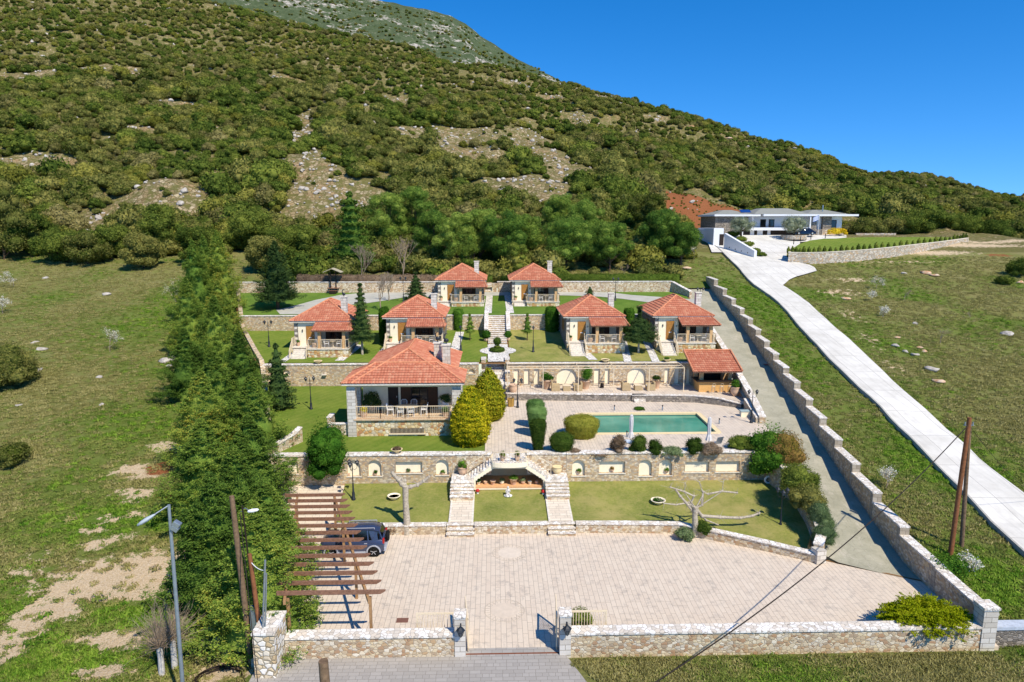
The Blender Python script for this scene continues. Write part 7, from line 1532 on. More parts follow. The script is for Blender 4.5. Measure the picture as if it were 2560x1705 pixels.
# coiled black pipe, two white-painted trunks with bare twigs in the lower left
cc = at(548, 1700, fn); t = thing('coiled_pipe', 'coil of black plastic pipe lying on bare earth at the lower left', 'pipe coil', cc); m = MB(); rng = np.random.RandomState(4)
for k in range(7): m.tube([((.95+.04*k)*math.cos(a), (.7+.04*k)*math.sin(a), .06+.03*(k % 3)+.05*math.sin(a*2+k)) for a in [6.283*j/28 for j in range(29)]], .022, 5, cap=False)
m.build('pipe', M_dark, t)
for i, (px, py, lab) in enumerate(((405, 1688, 'white-painted trunk with a burst of thin bare twigs, left of two'), (437, 1670, 'white-painted trunk with a burst of thin bare twigs, right of two'))):
    p = at(px, py, fn); t = thing('bare_tree', lab, 'tree', p); H = 1.5; MB().tube([(0, 0, -.2), (.02, 0, H*.6), (0, 0, H)], [.16, .13, .14], 9).build('trunk', m_plain('white_painted_bark', '#c8c2b8', .9, .05, .2, 8), t)
    rng = np.random.RandomState(30+i); m = MB()
    for k in range(110):
        a = rng.rand()*6.283; e = R(5+80*rng.rand()**.8); L = .9+1.1*rng.rand(); d_ = Vector((math.cos(a)*math.cos(e), math.sin(a)*math.cos(e), math.sin(e))); q = Vector((0, 0, H))+d_*L; mid = Vector((0, 0, H))+d_*L*.5+Vector((rng.randn()*.06, rng.randn()*.06, -.02)); m.tube([(0, 0, H-.1), mid, q], [.016, .01, .004], 4, cap=False)
        for j in range(2): e2 = mid.lerp(q, rng.rand()); m.tube([e2, e2+(d_+Vector(rng.randn(3))*.45).normalized()*L*.3], [.007, .003], 3, cap=False)
    m.build('twigs', L_twig, t)
# ================================================================ concrete road on the right, modern house above
M_conc = NT('pale_concrete_slabs'); s = M_conc; v = s.geo(); n = s.noise(v, .35, 6, .75)
b = s.n('TexBrick', {'Vector': s.mapv(v, (1, 1, 1), (0, 0, R(4)), (.8, 0, 0)), 'Color1': C('#e2ddd2'), 'Color2': C('#d8d3c8'), 'Mortar': C('#96918a'), 'Scale': 1., 'Mortar Size': .02, 'Brick Width': 2.1, 'Row Height': 4.5}, offset=0.)
n5 = s.noise(s.mapv(v, (2.2, .12, 1)), 1., 4, .7); s.col(s.mix(s.ramp(n5, [(.5, 0.), (.75, .35)]), s.mix(s.ramp(n, [(.4, 0.), (.7, .6)]), b.outputs[0], C('#b5afa2')), C('#98938a'))); s.rough(.8, .2); M_conc = s.m
def fr(x, y): return float(hnat(x, y))+.22
rows = [(1500, 2677, 2909), (1460, 2637, 2857), (1383, 2560, 2757), (1232, 2409, 2560), (1146, 2323, 2448), (1050, 2227, 2343), (950, 2126, 2230), (880, 2056, 2158), (820, 2000, 2090), (780, 1968, 2046), (740, 1925, 1999), (713, 1885, 1957), (700, 1871, 1972), (690, 1862, 1995), (677, 1852, 2042), (668, 1844, 2036), (662, 1838, 2024), (655, 1830, 1993), (642, 1817, 1966), (630, 1805, 1968), (618, 1792, 1976), (608, 1778, 1990)]
RW_ = []
for py, a, c in rows:
    p, q = at(a, py, fr), at(c, py, fr); RW_.append([(p.x+(q.x-p.x)*k/8, p.y+(q.y-p.y)*k/8, fr(p.x+(q.x-p.x)*k/8, p.y+(q.y-p.y)*k/8)+.02) for k in range(9)])
fine = []
for r0_, r1_ in zip(RW_[:-1], RW_[1:]):
    for i in range(4): fine.append([tuple(np.array(a)*(1-i/4)+np.array(c)*i/4) for a, c in zip(r0_, r1_)])
fine.append(RW_[-1]); fine = [[(x, y, fr(x, y)+.02) for x, y, z in r] for r in fine]
tag(MB().strip(fine).build('concrete_road', M_conc), kind='structure')
m = MB(); m.strip([[(r[0][0]-.02, r[0][1], r[0][2]-1.0), (r[0][0]-.02, r[0][1], r[0][2]+.1), (r[0][0]+.12, r[0][1], r[0][2]+.1), (r[0][0]+.12, r[0][1], r[0][2]-.2)] for r in fine]); tag(m.build('road_kerb', m_plain('weathered_kerb', '#aaa69c', .9)), kind='structure')
yard = [at(a, c, lambda x, y: 17.92) for a, c in ((1762, 604), (1850, 600), (1900, 598), (2000, 596), (2030, 594), (2100, 592), (2100, 588), (1765, 588))]
fy = 139.0
yd = [(PX(1772, 124, 17), 121), (PX(1990, 124, 17), 121), (PX(2010, 130, 17.8), 130), (PX(2125, 135, 17.9), 134.5), (PX(2140, 139, 18), 141), (PX(1770, 139, 18), 141)]
def fyd(x, y): return max(min(17.95, .17*(y-33)+.27), 0)
poly_sheet('forecourt_concrete', yd, fyd, M_conc, 1.5)
# lawn of the modern house, its curved wall and young cypresses
def fl(x, y): return .17*(y-33)+1.55*float(1-smooth(114, 138, y))+.12
fe = [at(a, c, fl) for a, c in ((1973, 633), (2010, 634), (2060, 633), (2115, 630), (2170, 626), (2230, 620), (2290, 613), (2345, 607), (2390, 601), (2418, 597))]
be = [at(a, c, fl) for a, c in ((1980, 622), (2000, 609), (2025, 601), (2060, 596.5), (2100, 594.5), (2160, 593), (2230, 592.5), (2300, 592.5), (2360, 593), (2400, 594))]
rows = []
for p, q in zip(fe, be): rows.append([(p.x+(q.x-p.x)*k/8, p.y+(q.y-p.y)*k/8, fl(0, p.y+(q.y-p.y)*k/8)) for k in range(9)])
tag(MB().strip([list(r) for r in zip(*rows)]).build('modern_house_lawn_grass', M_lawn2), kind='structure')
M_gw = m_stone('pale_grey_rubble', ['#c4b8a6', '#b0a492', '#d6cab6', '#c9a882', '#a89c8c', '#ddd3c2'], 3.2, 1.8, '#a09684', .03, .4, stain=.3)
wall_path('curved_lawn_wall', [(be[0].x-.2, be[0].y, fl(0, be[0].y)+.1)]+[(p.x, p.y-.15, fl(0, p.y)+.12) for p in fe], 1.7, .35, M_gw, 'long curved rubble wall holding up the lawn of the modern house', .1, m_plain('cream_coping', '#ddd0b8', .8), base=-.6)
proto = None; k = 0
for i in range(36):
    f = i/35*(len(fe)-1); a, c = fe[int(min(f, 8.999))], fe[int(min(f, 8.999))+1]; p = a.lerp(c, f-int(min(f, 8.999)))+Vector((.1, .55, 0)); p.z = fl(0, p.y)-.03; s_ = .8+.4*((i*37) % 10)/10
    if proto is None: proto = clipped('young_cypress', 'small young cypress in the row along the curved lawn wall of the modern house', 'cypress', p, [(.22, 0), (.3, .3), (.22, .7), (.01, 1.05)], L_oakd, 5, .12, group='young cypresses along the lawn wall')
    else: copy_tree(proto, p, i*1., None, None, s_)
# house
hx0, hx1 = PX(1792, fy, 19), PX(2121, fy, 19); Wm = hx1-hx0; gz0 = 17.95; t = thing('modern_house', 'low modern white house with flat overhanging eaves and grey hip roofs, upper right', 'house', (hx0, fy, gz0))
def ux(px): return PX(px, fy, 19)-hx0
ez = 3.75
M_wh = m_plain('white_render', '#e2e2e4', .8, .2, .03)
MB().box(0, ux(1840), 0, 10, -1.5, ez-.02).box(ux(1862), ux(1884), 1.8, 10, -.3, ez-.021).build('stone_wing', M_grey, t)
MB().box(ux(1840)+.003, ux(2032), 2.4, 10, -.3, ez-.022).box(ux(2032)+.003, Wm, 1.0, 10, -.3, ez-.023).build('white_walls', M_wh, t)
MB().box(ux(2036), ux(2052), .3, .99, -.3, ez-.024).box(ux(2068), ux(2090), .25, .99, -.3, ez-.025).build('stone_panels', M_grey, t)
for a, c, yy_, z0_, z1_ in ((1918, 1932, 2.37, 1.55, 3.15), (1940, 1954, 2.37, 1.55, 3.15), (2037, 2056, .97, 1.1, 3.0), (2090, 2107, .97, 1.0, 3.0), (1985, 1999, 2.37, 1.55, 3.15)):
    w_ = MB().box(ux(a), ux(c), yy_-.06, yy_, z0_, z1_).build('window', M_dark, t); MB().box(ux(a)+.15, ux(c)-.15, yy_-.09, yy_-.062, z0_+.12, z1_-.12).build('pane', M_glass, w_)
bl = MB().box(ux(1860), ux(2030), -.6, 2.39, .95, 1.5).build('balcony', M_wh, t); MB().bar((ux(1860), -.58, 1.75), (ux(2030), -.58, 1.75), .06).build('balcony_rail', M_dark, bl)
MB().box(ux(1862), ux(2028), .5, .6, .0, .94).build('basement_opening', M_dark, t)
for a, c in ((1884, 1894), (1902, 1916), (1928, 1936)): MB().box(ux(a), ux(c), .38, .499, .0, .945).build('basement_pier', M_wh, t)
MB().box(ux(2030), ux(2060), -.7, .95, -.2, 1.15).build('terrace_base_dark', M_grey, t); MB().box(ux(2060)+.01, ux(2098), -.9, .95, -.2, 1.1).build('terrace_base', M_gw, t); MB().bar((ux(2030), -.6, 1.6), (ux(2096), -.6, 1.6), .06).build('terrace_rail', M_dark, t)
for k in range(5): MB().box(ux(2098)+.02, ux(2110), -.9-.3*k, -.6-.3*k, -.2, 1.0-.2*k).build('step', M_gw, t)
MB().box(-.5, ux(1902), -.9, 10.5, ez, ez+.35).box(ux(1909), ux(2150), -1.0, 10.4, ez+.02, ez+.4).build('eaves', M_wh, t)
MB().box(ux(1857), ux(1860), -.85, -.6, -.2, ez).box(ux(2028), ux(2031), -.85, -.6, -.2, ez).box(ux(1888), ux(1893), .8, 1.2, -.2, ez-.03).build('column', M_wh, t)
def mod_roof(x0, x1, h, z):
    m = MB(); d0, d1 = -.7, 10.2; r = 3.0; m.add([(x0, d0, z), (x1, d0, z), (x1, d1, z), (x0, d1, z), (x0+r, d0+4.2, z+h), (x1-r, d0+4.2, z+h), (x1-r, d1-4.2, z+h), (x0+r, d1-4.2, z+h)], [(0, 1, 5, 4), (1, 2, 6, 5), (2, 3, 7, 6), (3, 0, 4, 7), (4, 5, 6, 7)]); m.build('roof', m_plain('grey_roof_tile', '#8f8f86', .85, .15, .06, 2), t)
mod_roof(-.3, ux(1884), .95, ez+.352); mod_roof(ux(1884)+.1, ux(2030), 1.25, ez+.402); mod_roof(ux(2020), ux(2128), .95, ez+.403)
MB().box(0, 2.1, 0, 1.5, 0, .06, Matrix.Translation((ux(1860), .8, ez+.75)) @ Matrix.Rotation(R(22), 4, 'X')).build('solar_panel', m_glass('solar_blue', '#1c3c7a'), t)
MB().tube([(ux(2075), 2, ez+.5), (ux(2075), 2, ez+2.3)], .13, 8).build('flue', M_galv, t)
# garage ramp with white walls
t = thing('ramp_wall', 'thick white wall sloping down beside the garage ramp of the modern house', 'wall', tuple(atn(1888, 647))); o = Vector(t.location); q = atn(1812, 624); zt1, zt0 = PY(1888, 627, o.y).z, PY(1813, 583, q.y).z
m = MB(); vs = [(p.x-o.x+w_, p.y-o.y, z-o.z) for p, zt in ((o, zt1), (q, zt0)) for w_ in (-.22, .22) for z in (p.z-.6, zt)]; m.add(vs, [(0, 1, 5, 4), (2, 6, 7, 3), (1, 3, 7, 5), (0, 2, 3, 1), (4, 5, 7, 6)]); m.build('panel', M_wh, t)
for f in (.2, .4, .6, .8): MB().ball((-.26+(q.x-o.x)*f, (q.y-o.y)*f, (q.z-o.z)*f+.7), .09, 6).build('wall_light', M_dark, t)
MB().box(0, PX(1813, 127, 17)-PX(1788, 127, 17), 0, 10, -1.5, 3.2).build('garage_block', M_wh, loc=(PX(1788, 127, 17), 127, 16.2), label='white garage block below the stone wing of the modern house', cat='garage')
MB().box(-.4, .4, -.05, .0, -.2, 2.1).build('garage_door', M_dark, scn.objects['garage_block']); scn.objects['garage_door'].location = (1.5, -.003, 0)
t = thing('white_yard_wall', 'long low white wall left of the garage ramp, above the green slope', 'wall', tuple(atn(1768, 606))); o = Vector(t.location); q = atn(1735, 592)
m = MB(); vs = [(p.x-o.x, p.y-o.y+w_, z-o.z) for p, zt in ((o, o.z+2.3), (q, q.z+1.6), ) for w_ in (-.2, .2) for z in (p.z-.6, zt)]; m.add(vs, [(0, 1, 5, 4), (2, 6, 7, 3), (1, 3, 7, 5), (0, 2, 3, 1), (4, 5, 7, 6)]); m.build('panel', M_wh, t)
# planting in front of the house
def olive(lab, px, y, top, W, seed):
    b = Vector((PX(px, y, 18), y, max(fyd(0, y), 0)+.1)); H = PY(px, top, y).z-b.z; crown_tree('olive_tree', lab, 'olive tree', b, H, W, L_olive, seed, n=5000, size=.2, lum=22, trunk_h=.3, tr=.25, asp=.3, core=.6)
olive('olive tree left of the modern house balcony', 1858, 134, 543, 5.2, 301); olive('broad olive tree in a round stone planter before the modern house', 1993, 133, 538, 6.2, 302)
MB().lathe([(2.4, -.3), (2.4, .5), (2.15, .5), (2.1, .4), (.01, .4)], n=28, smooth=False).build('round_stone_planter', M_gw, loc=(PX(1993, 133, 18), 133, 17.5), label='round low stone planter ring under the broad olive tree', cat='planter')
for i, (px, py, w, h) in enumerate(((1825, 592, 3.0, 1.4), (1845, 603, 2.6, 1.1), (1862, 615, 2.4, 1.0), (1880, 630, 2.2, .9), (1893, 640, 2.0, .9))):
    bush('ramp_shrub', 'yellow-green shrub along the top of the white ramp wall, '+['highest and largest', 'second from the top', 'in the middle', 'second lowest', 'lowest by the road'][i], 'shrub', atn(px, py+3)+Vector((.6, 0, .1)), w, h, L_box, 310+i, size=.16, lum=10)
bush('yellow_flower_bed', 'bed of yellow flowers by the entrance steps of the modern house', 'flower bed', (PX(2103, 136, 18.4), 136, 17.9), 4.5, 1.6, m_leaf('yellow_flowers', '#a08a14', '#d8b81c', '#ecd040'), 320, size=.18, d=1.2, lum=10)
t = thing('flagpole', 'thin flagpole with a small blue and white striped flag before the modern house', 'flagpole', (PX(2056, 135, 19), 135, 17.9)); MB().tube([(0, 0, 0), (0, 0, 4.1)], .04, 6).build('pole', M_white, t)
M_blue = m_plain('flag_blue', '#2c62b8', .8); fg = MB(); fw = MB()
for k in range(9): (fg if k % 2 == 0 else fw).strip([[(-x*1.25, .08*math.sin(x*6), 4.0-.105*(k+j)-.45*x) for x in np.linspace(.0, 1, 7)] for j in (0, 1)])
fb = fg.build('flag', M_blue, t); fw.build('white_stripes', M_white, fb); 
# a dark car behind the olive tree
t = thing('dark_car', 'dark car parked in front of the modern house behind the broad olive tree', 'car', (PX(2018, 135.5, 18.4), 135.5, 17.95)); m = MB()
rows = [[(x, -w, .3), (x, -w, z1), (x, -w*.75, z2), (x, w*.75, z2), (x, w, z1), (x, w, .3)] for x, w, z1, z2 in ((-2.2, .75, .6, .65), (-2.0, .86, .75, .8), (-1.0, .9, .85, .9), (-.4, .9, .9, 1.4), (.9, .9, .92, 1.42), (1.6, .88, .9, .98), (2.15, .8, .7, .75))]
m.strip(rows, smooth=True); m.add(rows[0], [(5, 4, 3, 2, 1, 0)]); m.add(rows[-1], [(0, 1, 2, 3, 4, 5)]); m.build('body', m_glass('dark_car_paint', '#161c2a'), t)
for x in (-1.35, 1.35):
    for s_ in (-1, 1): w_ = MB().lathe([(.001, -.1), (.33, -.1), (.33, .1), (.001, .1)], (x, s_*.85, .33), 16, M=Matrix.Rotation(R(90), 3, 'X')).build('wheel', M_dark, t); MB().lathe([(.001, -.11), (.2, -.11), (.2, .11), (.001, .11)], (x, s_*.85, .33), 12, M=Matrix.Rotation(R(90), 3, 'X')).build('rim', M_galv, w_)
for px, py, lab in ((1984, 607, 'first bollard light from the left along the lawn edge of the modern house'), (2001, 600, 'second bollard light from the left along the lawn edge of the modern house'), (2027, 595, 'third bollard light along the lawn edge of the modern house'), (2063, 592, 'fourth bollard light along the lawn edge of the modern house')):
    p = at(px, py+4, fl); MB().tube([(0, 0, 0), (0, 0, .95)], .07, 6).build('bollard_light', M_dark, loc=tuple(p), label=lab, cat='bollard light')
# retaining wall in front of the red bank
p, q = PY(1695, 572, 146), PY(1792, 577, 146); MB().box(0, q.x-p.x, 0, .4, -.8, 1.9).build('bank_wall', M_gw, loc=(p.x, 146, p.z-1.9), label='long rubble wall at the foot of the red earth bank left of the modern house', cat='wall')
p, q = PY(2105, 583, 143), PY(2205, 586, 143); MB().box(0, q.x-p.x, 0, .4, -1.2, .9).build('garden_wall', M_gw, loc=(p.x+3, 143, p.z-.9), label='low pale rubble wall right of the modern house', cat='wall')
# ================================================================ hillside scrub, rocks, meadow plants
rng = np.random.RandomState(99)
hm = []
HM = [L_oak, L_oakd, L_oak, L_hillb, L_oakd, L_hilly, L_oak]
def bush_mesh(seed, n, size, mat, lum=13, w=2., h=1.35, asp=.6):
    r_ = np.random.RandomState(seed); E = lumps(r_, w, w, h, lum, .38, .1, .8); Vs, Qs = crown_arrays(E, n, size, r_, asp, core=.84); o = build_mixed('m', Vs, Qs, mat); me = o.data; bpy.data.objects.remove(o); me.name = 'hill_shrub'; return me
HMESH = [bush_mesh(500+i, 1100, .15, m) for i, m in enumerate(HM)]
# candidate positions
cand = []
dmask = lambda x, y: max([0.]+[1-math.hypot((x-c[0])/c[2], (y-c[1])/c[3]) for c in BC])
BC = []
for b in BARE: p = atn(b[0], b[1]); BC.append((p.x, p.y, b[2]*.95, b[3]*.95))
y = 101.5
while y < 415:
    st = 2.1+(y-117)*.003; half = .80*y+6
    for x in np.arange(-half, half, st):
        cand.append((x+rng.randn()*st*.33, y+rng.randn()*st*.33))
    y += st
cand = np.array(cand); cx_, cy_ = cand[:, 0], cand[:, 1]; tt = cx_/cy_
dens = wob(cx_, cy_, 33, 8)*.5+wob(cx_, cy_, 14, 2)*.5
keep = dens > -.52
bm_ = np.zeros(len(cand))
for c in BC: bm_ = np.maximum(bm_, 1-np.hypot((cx_-c[0])/c[2], (cy_-c[1])/c[3]))
keep &= (bm_ < .08)|(rng.rand(len(cand)) < .13)
# clear of the modern house, its road and lawn, the red bank and the terraces' pines
rc = atn(1765, 520)
keep &= ~((cx_ > 33) & (cx_ < 112) & (cy_ < 150)); keep &= ~((cx_ > 38) & (cx_ < 78) & (cy_ < 153)); keep &= ~(np.hypot((cx_-rc.x)/10, (cy_-rc.y)/10) < 1)
keep &= ~((cx_ > -38) & (cx_ < 40) & (cy_ < 124) & (rng.rand(len(cand)) < np.where(cy_ < 112, .72, .4))); keep &= ~((cy_ < 117) & ((cx_ < -36) | (cx_ > 30)))
left = (cx_ < -36) & (cy_ < 122); keep &= ~(left & (cy_ < 118+3*wob(cx_, cy_, 20)))
keep &= ~((cx_ > 112) & (cy_ < 150))
cx_, cy_, bmk = cx_[keep], cy_[keep], bm_[keep]; cz_ = hnat(cx_, cy_)
sc_ = (.85+.8*rng.rand(len(cx_))**1.3)*(1+.35*(wob(cx_, cy_, 45, 1) > .2))*np.clip(1.25-(cy_-120)*.0012, .85, 1.3); sc_ = np.where(bmk > .08, .6, sc_)
big = (cy_ < 260) & (rng.rand(len(cx_)) < np.where(cy_ < 150, .38, .14)); sc_ = np.where(big, sc_*1.7, sc_)
ix_ = rng.randint(0, len(HMESH), len(cx_)); zone = wob(cx_, cy_, 60, 20); ix_ = np.where((zone > .3) & (rng.rand(len(cx_)) < .6), 1, ix_); ix_ = np.where((zone < -.3) & (rng.rand(len(cx_)) < .6), 0, ix_)
rank = sc_/cy_; vis = np.abs(cx_/cy_-.026) < .78; order = np.argsort(-(rank*vis)); ind, rest = order[:290], order[290:]
kinds = ['olive-green', 'dark green', 'olive-green', 'brownish', 'dark green', 'yellowish green', 'olive-green']
p0 = {}
for j in ind:
    i = int(ix_[j]); o = bpy.data.objects.new('hillside_shrub', HMESH[i]); link(o); o.location = (cx_[j], cy_[j], cz_[j]-.12*sc_[j]); s_ = float(sc_[j]); o.scale = (s_, s_, s_*(.85+.3*rng.rand())); o.rotation_euler = (0, 0, rng.rand()*6.28)
    side = 'left of the estate' if cx_[j] < -30 else ('behind the estate' if cx_[j] < 35 else 'near the modern house')
    tag(o, 'rounded %s evergreen shrub on the lower hillside %s' % (kinds[i], side), 'shrub', 'evergreen shrubs, %s, hillside %s' % (kinds[i], side)); p0.setdefault(i, o)
def scatter(name, P, S, Rz, I, protos, cat_kind='stuff'):
    """one object: instances of the given shrubs on its points"""
    me = bpy.data.meshes.new(name); me.from_pydata([tuple(p) for p in P], [], [])
    for nm, ty, dat in (('sc', 'FLOAT', S), ('rz', 'FLOAT', Rz), ('ix', 'INT', I)):
        a = me.attributes.new(nm, ty, 'POINT'); a.data.foreach_set('value', np.asarray(dat, np.int32 if ty == 'INT' else np.float32))
    o = bpy.data.objects.new(name, me); link(o); g = bpy.data.node_groups.new(name, 'GeometryNodeTree'); g.interface.new_socket('Geometry', in_out='INPUT', socket_type='NodeSocketGeometry'); g.interface.new_socket('Geometry', in_out='OUTPUT', socket_type='NodeSocketGeometry')
    N = g.nodes; L = g.links; gi, go = N.new('NodeGroupInput'), N.new('NodeGroupOutput'); jn = N.new('GeometryNodeJoinGeometry')
    for pr in protos[::-1]:
        oi = N.new('GeometryNodeObjectInfo'); oi.transform_space = 'ORIGINAL'; oi.inputs['Object'].default_value = pr; oi.inputs['As Instance'].default_value = True; L.new(oi.outputs['Geometry'], jn.inputs[0])
    ip = N.new('GeometryNodeInstanceOnPoints'); L.new(gi.outputs[0], ip.inputs['Points']); L.new(jn.outputs[0], ip.inputs['Instance']); ip.inputs['Pick Instance'].default_value = True
    def att(nm, ty): a = N.new('GeometryNodeInputNamedAttribute'); a.data_type = ty; a.inputs[0].default_value = nm; return [q for q in a.outputs if q.enabled][0]
    L.new(att('ix', 'INT'), ip.inputs['Instance Index']); cb = N.new('ShaderNodeCombineXYZ'); L.new(att('rz', 'FLOAT'), cb.inputs[2]); L.new(cb.outputs[0], ip.inputs['Rotation'])
    L.new(att('sc', 'FLOAT'), ip.inputs['Scale']); L.new(ip.outputs[0], go.inputs[0]); md = o.modifiers.new('scatter', 'NODES'); md.node_group = g; return tag(o, kind=cat_kind)
ra_ = rng.rand(150)*6.28; rq_ = rng.rand(150)**.5; rx_, ry_ = rc.x+np.cos(ra_)*rq_*9.5, rc.y+np.sin(ra_)*rq_*9.5; n0_ = len(cx_); cx_ = np.concatenate([cx_, rx_]); cy_ = np.concatenate([cy_, ry_]); cz_ = np.concatenate([cz_, hnat(rx_, ry_)]); sc_ = np.concatenate([sc_, np.full(150, .28)]); ix_ = np.concatenate([ix_, np.full(150, 1)]); rest = np.concatenate([rest, np.arange(n0_, n0_+150)])
used = sorted(p0); mp = {k: n for n, k in enumerate(used)}; protos = [p0[k] for k in used]
scatter('hillside_scrub', np.stack([cx_[rest], cy_[rest], cz_[rest]-.12], 1), sc_[rest], rng.rand(len(rest))*6.28, [mp.get(int(i), 0) for i in ix_[rest]], protos)
print('shrubs', len(rest))
# mountain scrub
mm = scn.objects['mountain'].data; co = np.zeros(len(mm.vertices)*3); mm.vertices.foreach_get('co', co); co = co.reshape(-1, 3); k = rng.choice(len(co), 5200); P = co[k]+rng.randn(len(k), 3)*[.8, .5, .1]; P[:, 2] -= .3
ok = P[:, 1] < 880; P = P[ok]
scatter('mountain_scrub', P, .9+1.3*rng.rand(len(P)), rng.rand(len(P))*6.28, rng.randint(0, len(protos), len(P)), protos)
# rocks
M_rock = NT('limestone_rock'); s = M_rock; n = s.noise(s.tc(), 1.7, 6, .7); s.col(s.ramp(n, [(.3, C('#8f867a')), (.5, C('#b5aca0')), (.7, C('#d0c9bf'))])); s.rough(.9, .1); s.bump(n, .8, .15); M_rock = s.m
M_rockr = NT('rusty_limestone'); s = M_rockr; n = s.noise(s.tc(), 1.4, 6, .7); s.col(s.ramp(n, [(.35, C('#b5774a')), (.5, C('#c9a684')), (.7, C('#d8cbb8'))])); s.rough(.9, .1); s.bump(n, .8, .15); M_rockr = s.m
def rock_mesh(seed, mat):
    r_ = np.random.RandomState(seed); v, f = ico(); v = v.copy(); 
    for _ in range(9):
        d = r_.randn(3); d /= np.linalg.norm(d); h = .45+.35*r_.rand(); k = v@d; v = v-np.where(k > h, k-h, 0)[:, None]*d
    v *= (1+r_.randn(3)*.18)*[1, .85, .65]; v += r_.randn(*v.shape)*.025; o = np_obj('m', v, f, mat); me = o.data; bpy.data.objects.remove(o); return me
RM = [rock_mesh(i, M_rock) for i in range(4)]+[rock_mesh(9+i, M_rockr) for i in range(2)]
def rock(px, py, w, lab, k=0, mi=None):
    p = atn(px, py)
    while p.y > 318 and py < 620: py += 3; p = atn(px, py)
    r = w/1707*p.y/(2.1 if p.y > 118 else 1.3); o = bpy.data.objects.new('boulder', RM[mi if mi is not None else k % 4]); link(o); o.location = p+Vector((0, 0, r*.12)); o.scale = (r, r, r*.65); o.rotation_euler = (0, 0, k*1.3); tag(o, lab, 'boulder')
ROCKS = [(601, 396, 32, 'biggest grey boulder on the left half of the hillside'), (697, 365, 22, 'grey boulder right of the biggest one on the left hillside'), (557, 342, 20, 'rounded boulder up and left of the biggest grey one'), (786, 375, 20, 'white boulder beside the narrow bare track'), (772, 275, 14, 'small pale rock at the top end of the bare track'), (132, 392, 17, 'pale boulder above the bare patch far left'), (182, 381, 22, 'pair-like pale boulder right of the far left one'), (83, 106, 14, 'small white rock high on the far left'), (325, 552, 30, 'pale flat boulder between the big oaks above the left meadow'), (108, 288, 20, 'flat whitish rock on the far left slope'),
         (1262, 474, 22, 'round boulder in the scree above the pine group'), (1308, 487, 13, 'small rock right of the round boulder above the pines'), (1355, 500, 14, 'whitish rock just above the pine group'), (1232, 300, 12, 'upper rock at the rim of the big scree'), (1318, 272, 16, 'pale boulder above the rim of the big scree'), (1530, 278, 46, 'huge smooth slanting slab below the skyline right of centre'), (1482, 252, 24, 'pale block left of the huge slanting slab'), (1520, 250, 16, 'small block above the huge slanting slab'), (1080, 318, 16, 'flat rock at the left end of the big scree'), (1175, 380, 14, 'rock in the lower middle of the big scree'), (1205, 380, 12, 'small rock in the lower right of the big scree'),
         (1725, 322, 34, 'pinkish crag below the right skyline, leftmost'), (1820, 348, 26, 'pinkish crag on the right skyline slope'), (1882, 338, 20, 'whitish rock on the right skyline'), (1948, 360, 18, 'standing pale rock below the right skyline'), (1985, 372, 20, 'flat pale rock right of the standing one'), (1780, 400, 22, 'light crag in the middle of the right slope'), (1698, 414, 14, 'small standing rock above the red bank'), (1740, 423, 20, 'flat pale rock above the modern house'), (2080, 395, 26, 'broad flat rock near the right skyline'), (2015, 442, 20, 'pale rock in the scrub above the modern house roof'), (2092, 415, 14, 'small pale rock right of the broad flat one'), (2495, 522, 30, 'white rock slabs in the trees at the far right'), (1890, 432, 26, 'flat crag in the scrub left of the pale rock'),
         (412, 905, 26, 'left one of the cluster of grey boulders beside the cypress row'), (436, 900, 24, 'right one of the cluster of grey boulders beside the cypress row'), (425, 915, 18, 'front one of the cluster of grey boulders beside the cypress row'), (88, 930, 32, 'grey boulder behind the dark bush at the left edge'), (246, 945, 16, 'small pale rock in the middle of the left meadow'), (253, 1014, 15, 'small white rock low in the left meadow'), (103, 874, 24, 'long flat white stone on the left meadow'), (88, 857, 18, 'small flat white stone above the long one on the left meadow'), (265, 738, 18, 'pale rock near the upper left meadow edge'), (112, 697, 14, 'rounded pale rock by the blossoming tree'), (440, 943, 20, 'flat pale rock below the boulder cluster'), (45, 1015, 18, 'flat rock at the left edge of the meadow'),
         (2345, 985-30, 26, 'large pinkish rock in the chain of rocks on the right meadow, lowest'), (2310, 880, 18, 'orange-topped rock in the right meadow chain'), (2300, 870, 14, 'small orange rock above the right meadow chain'), (2285, 888, 22, 'whitish rock at the middle of the right meadow chain'), (2240, 866, 18, 'white rock at the upper left of the right meadow chain'), (2262, 880, 16, 'small white rock in the right meadow chain'), (2242, 845, 14, 'small orange rock at the top of the right meadow chain'), (2330, 925, 34, 'biggest whitish rock of the right meadow chain'), (2115, 748, 18, 'flat orange rock on the upper right meadow'), (2312, 684, 22, 'orange slab on the upper right meadow'), (2335, 690, 18, 'orange slab right of the first on the upper right meadow'), (2260, 684, 14, 'small rock on the upper right meadow'), (2520, 838, 26, 'flat grey rock near the right edge of the meadow'), (2290, 810, 13, 'round pale rock in the middle of the right meadow'), (1716, 672, 20, 'pale orange boulder at the right end of the clipped hedge'), (2550, 708, 20, 'orange rock at the right edge below the dark bush')]
for i, (px, py, w, lab) in enumerate(ROCKS): rock(px, py, w, lab, i, 4+i % 2 if ('orange' in lab or 'pinkish' in lab) else None)
sr = []; 
for _ in range(5200):
    y_ = 122+rng.rand()**.8*270; x_ = (rng.rand()*2-1)*.8*y_
    if (34 < x_ < 112 and y_ < 152) or (wob(x_, y_, 26, 13) < .1 and rng.rand() < .75): continue
    sr.append((x_, y_))
for c in BC:
    for _ in range(28): sr.append((c[0]+rng.randn()*c[2]*.5, c[1]+rng.randn()*c[3]*.5))
sr = np.array(sr); P = np.stack([sr[:, 0], sr[:, 1], hnat(sr[:, 0], sr[:, 1])+.05], 1)
rp = [o for o in scn.objects if o.name.startswith('boulder')][:6]
scatter('scattered_stones', P, .25+.8*rng.rand(len(P))**2.5, rng.rand(len(P))*6, rng.randint(0, 4, len(P)), rp)
for o in ():
    pass
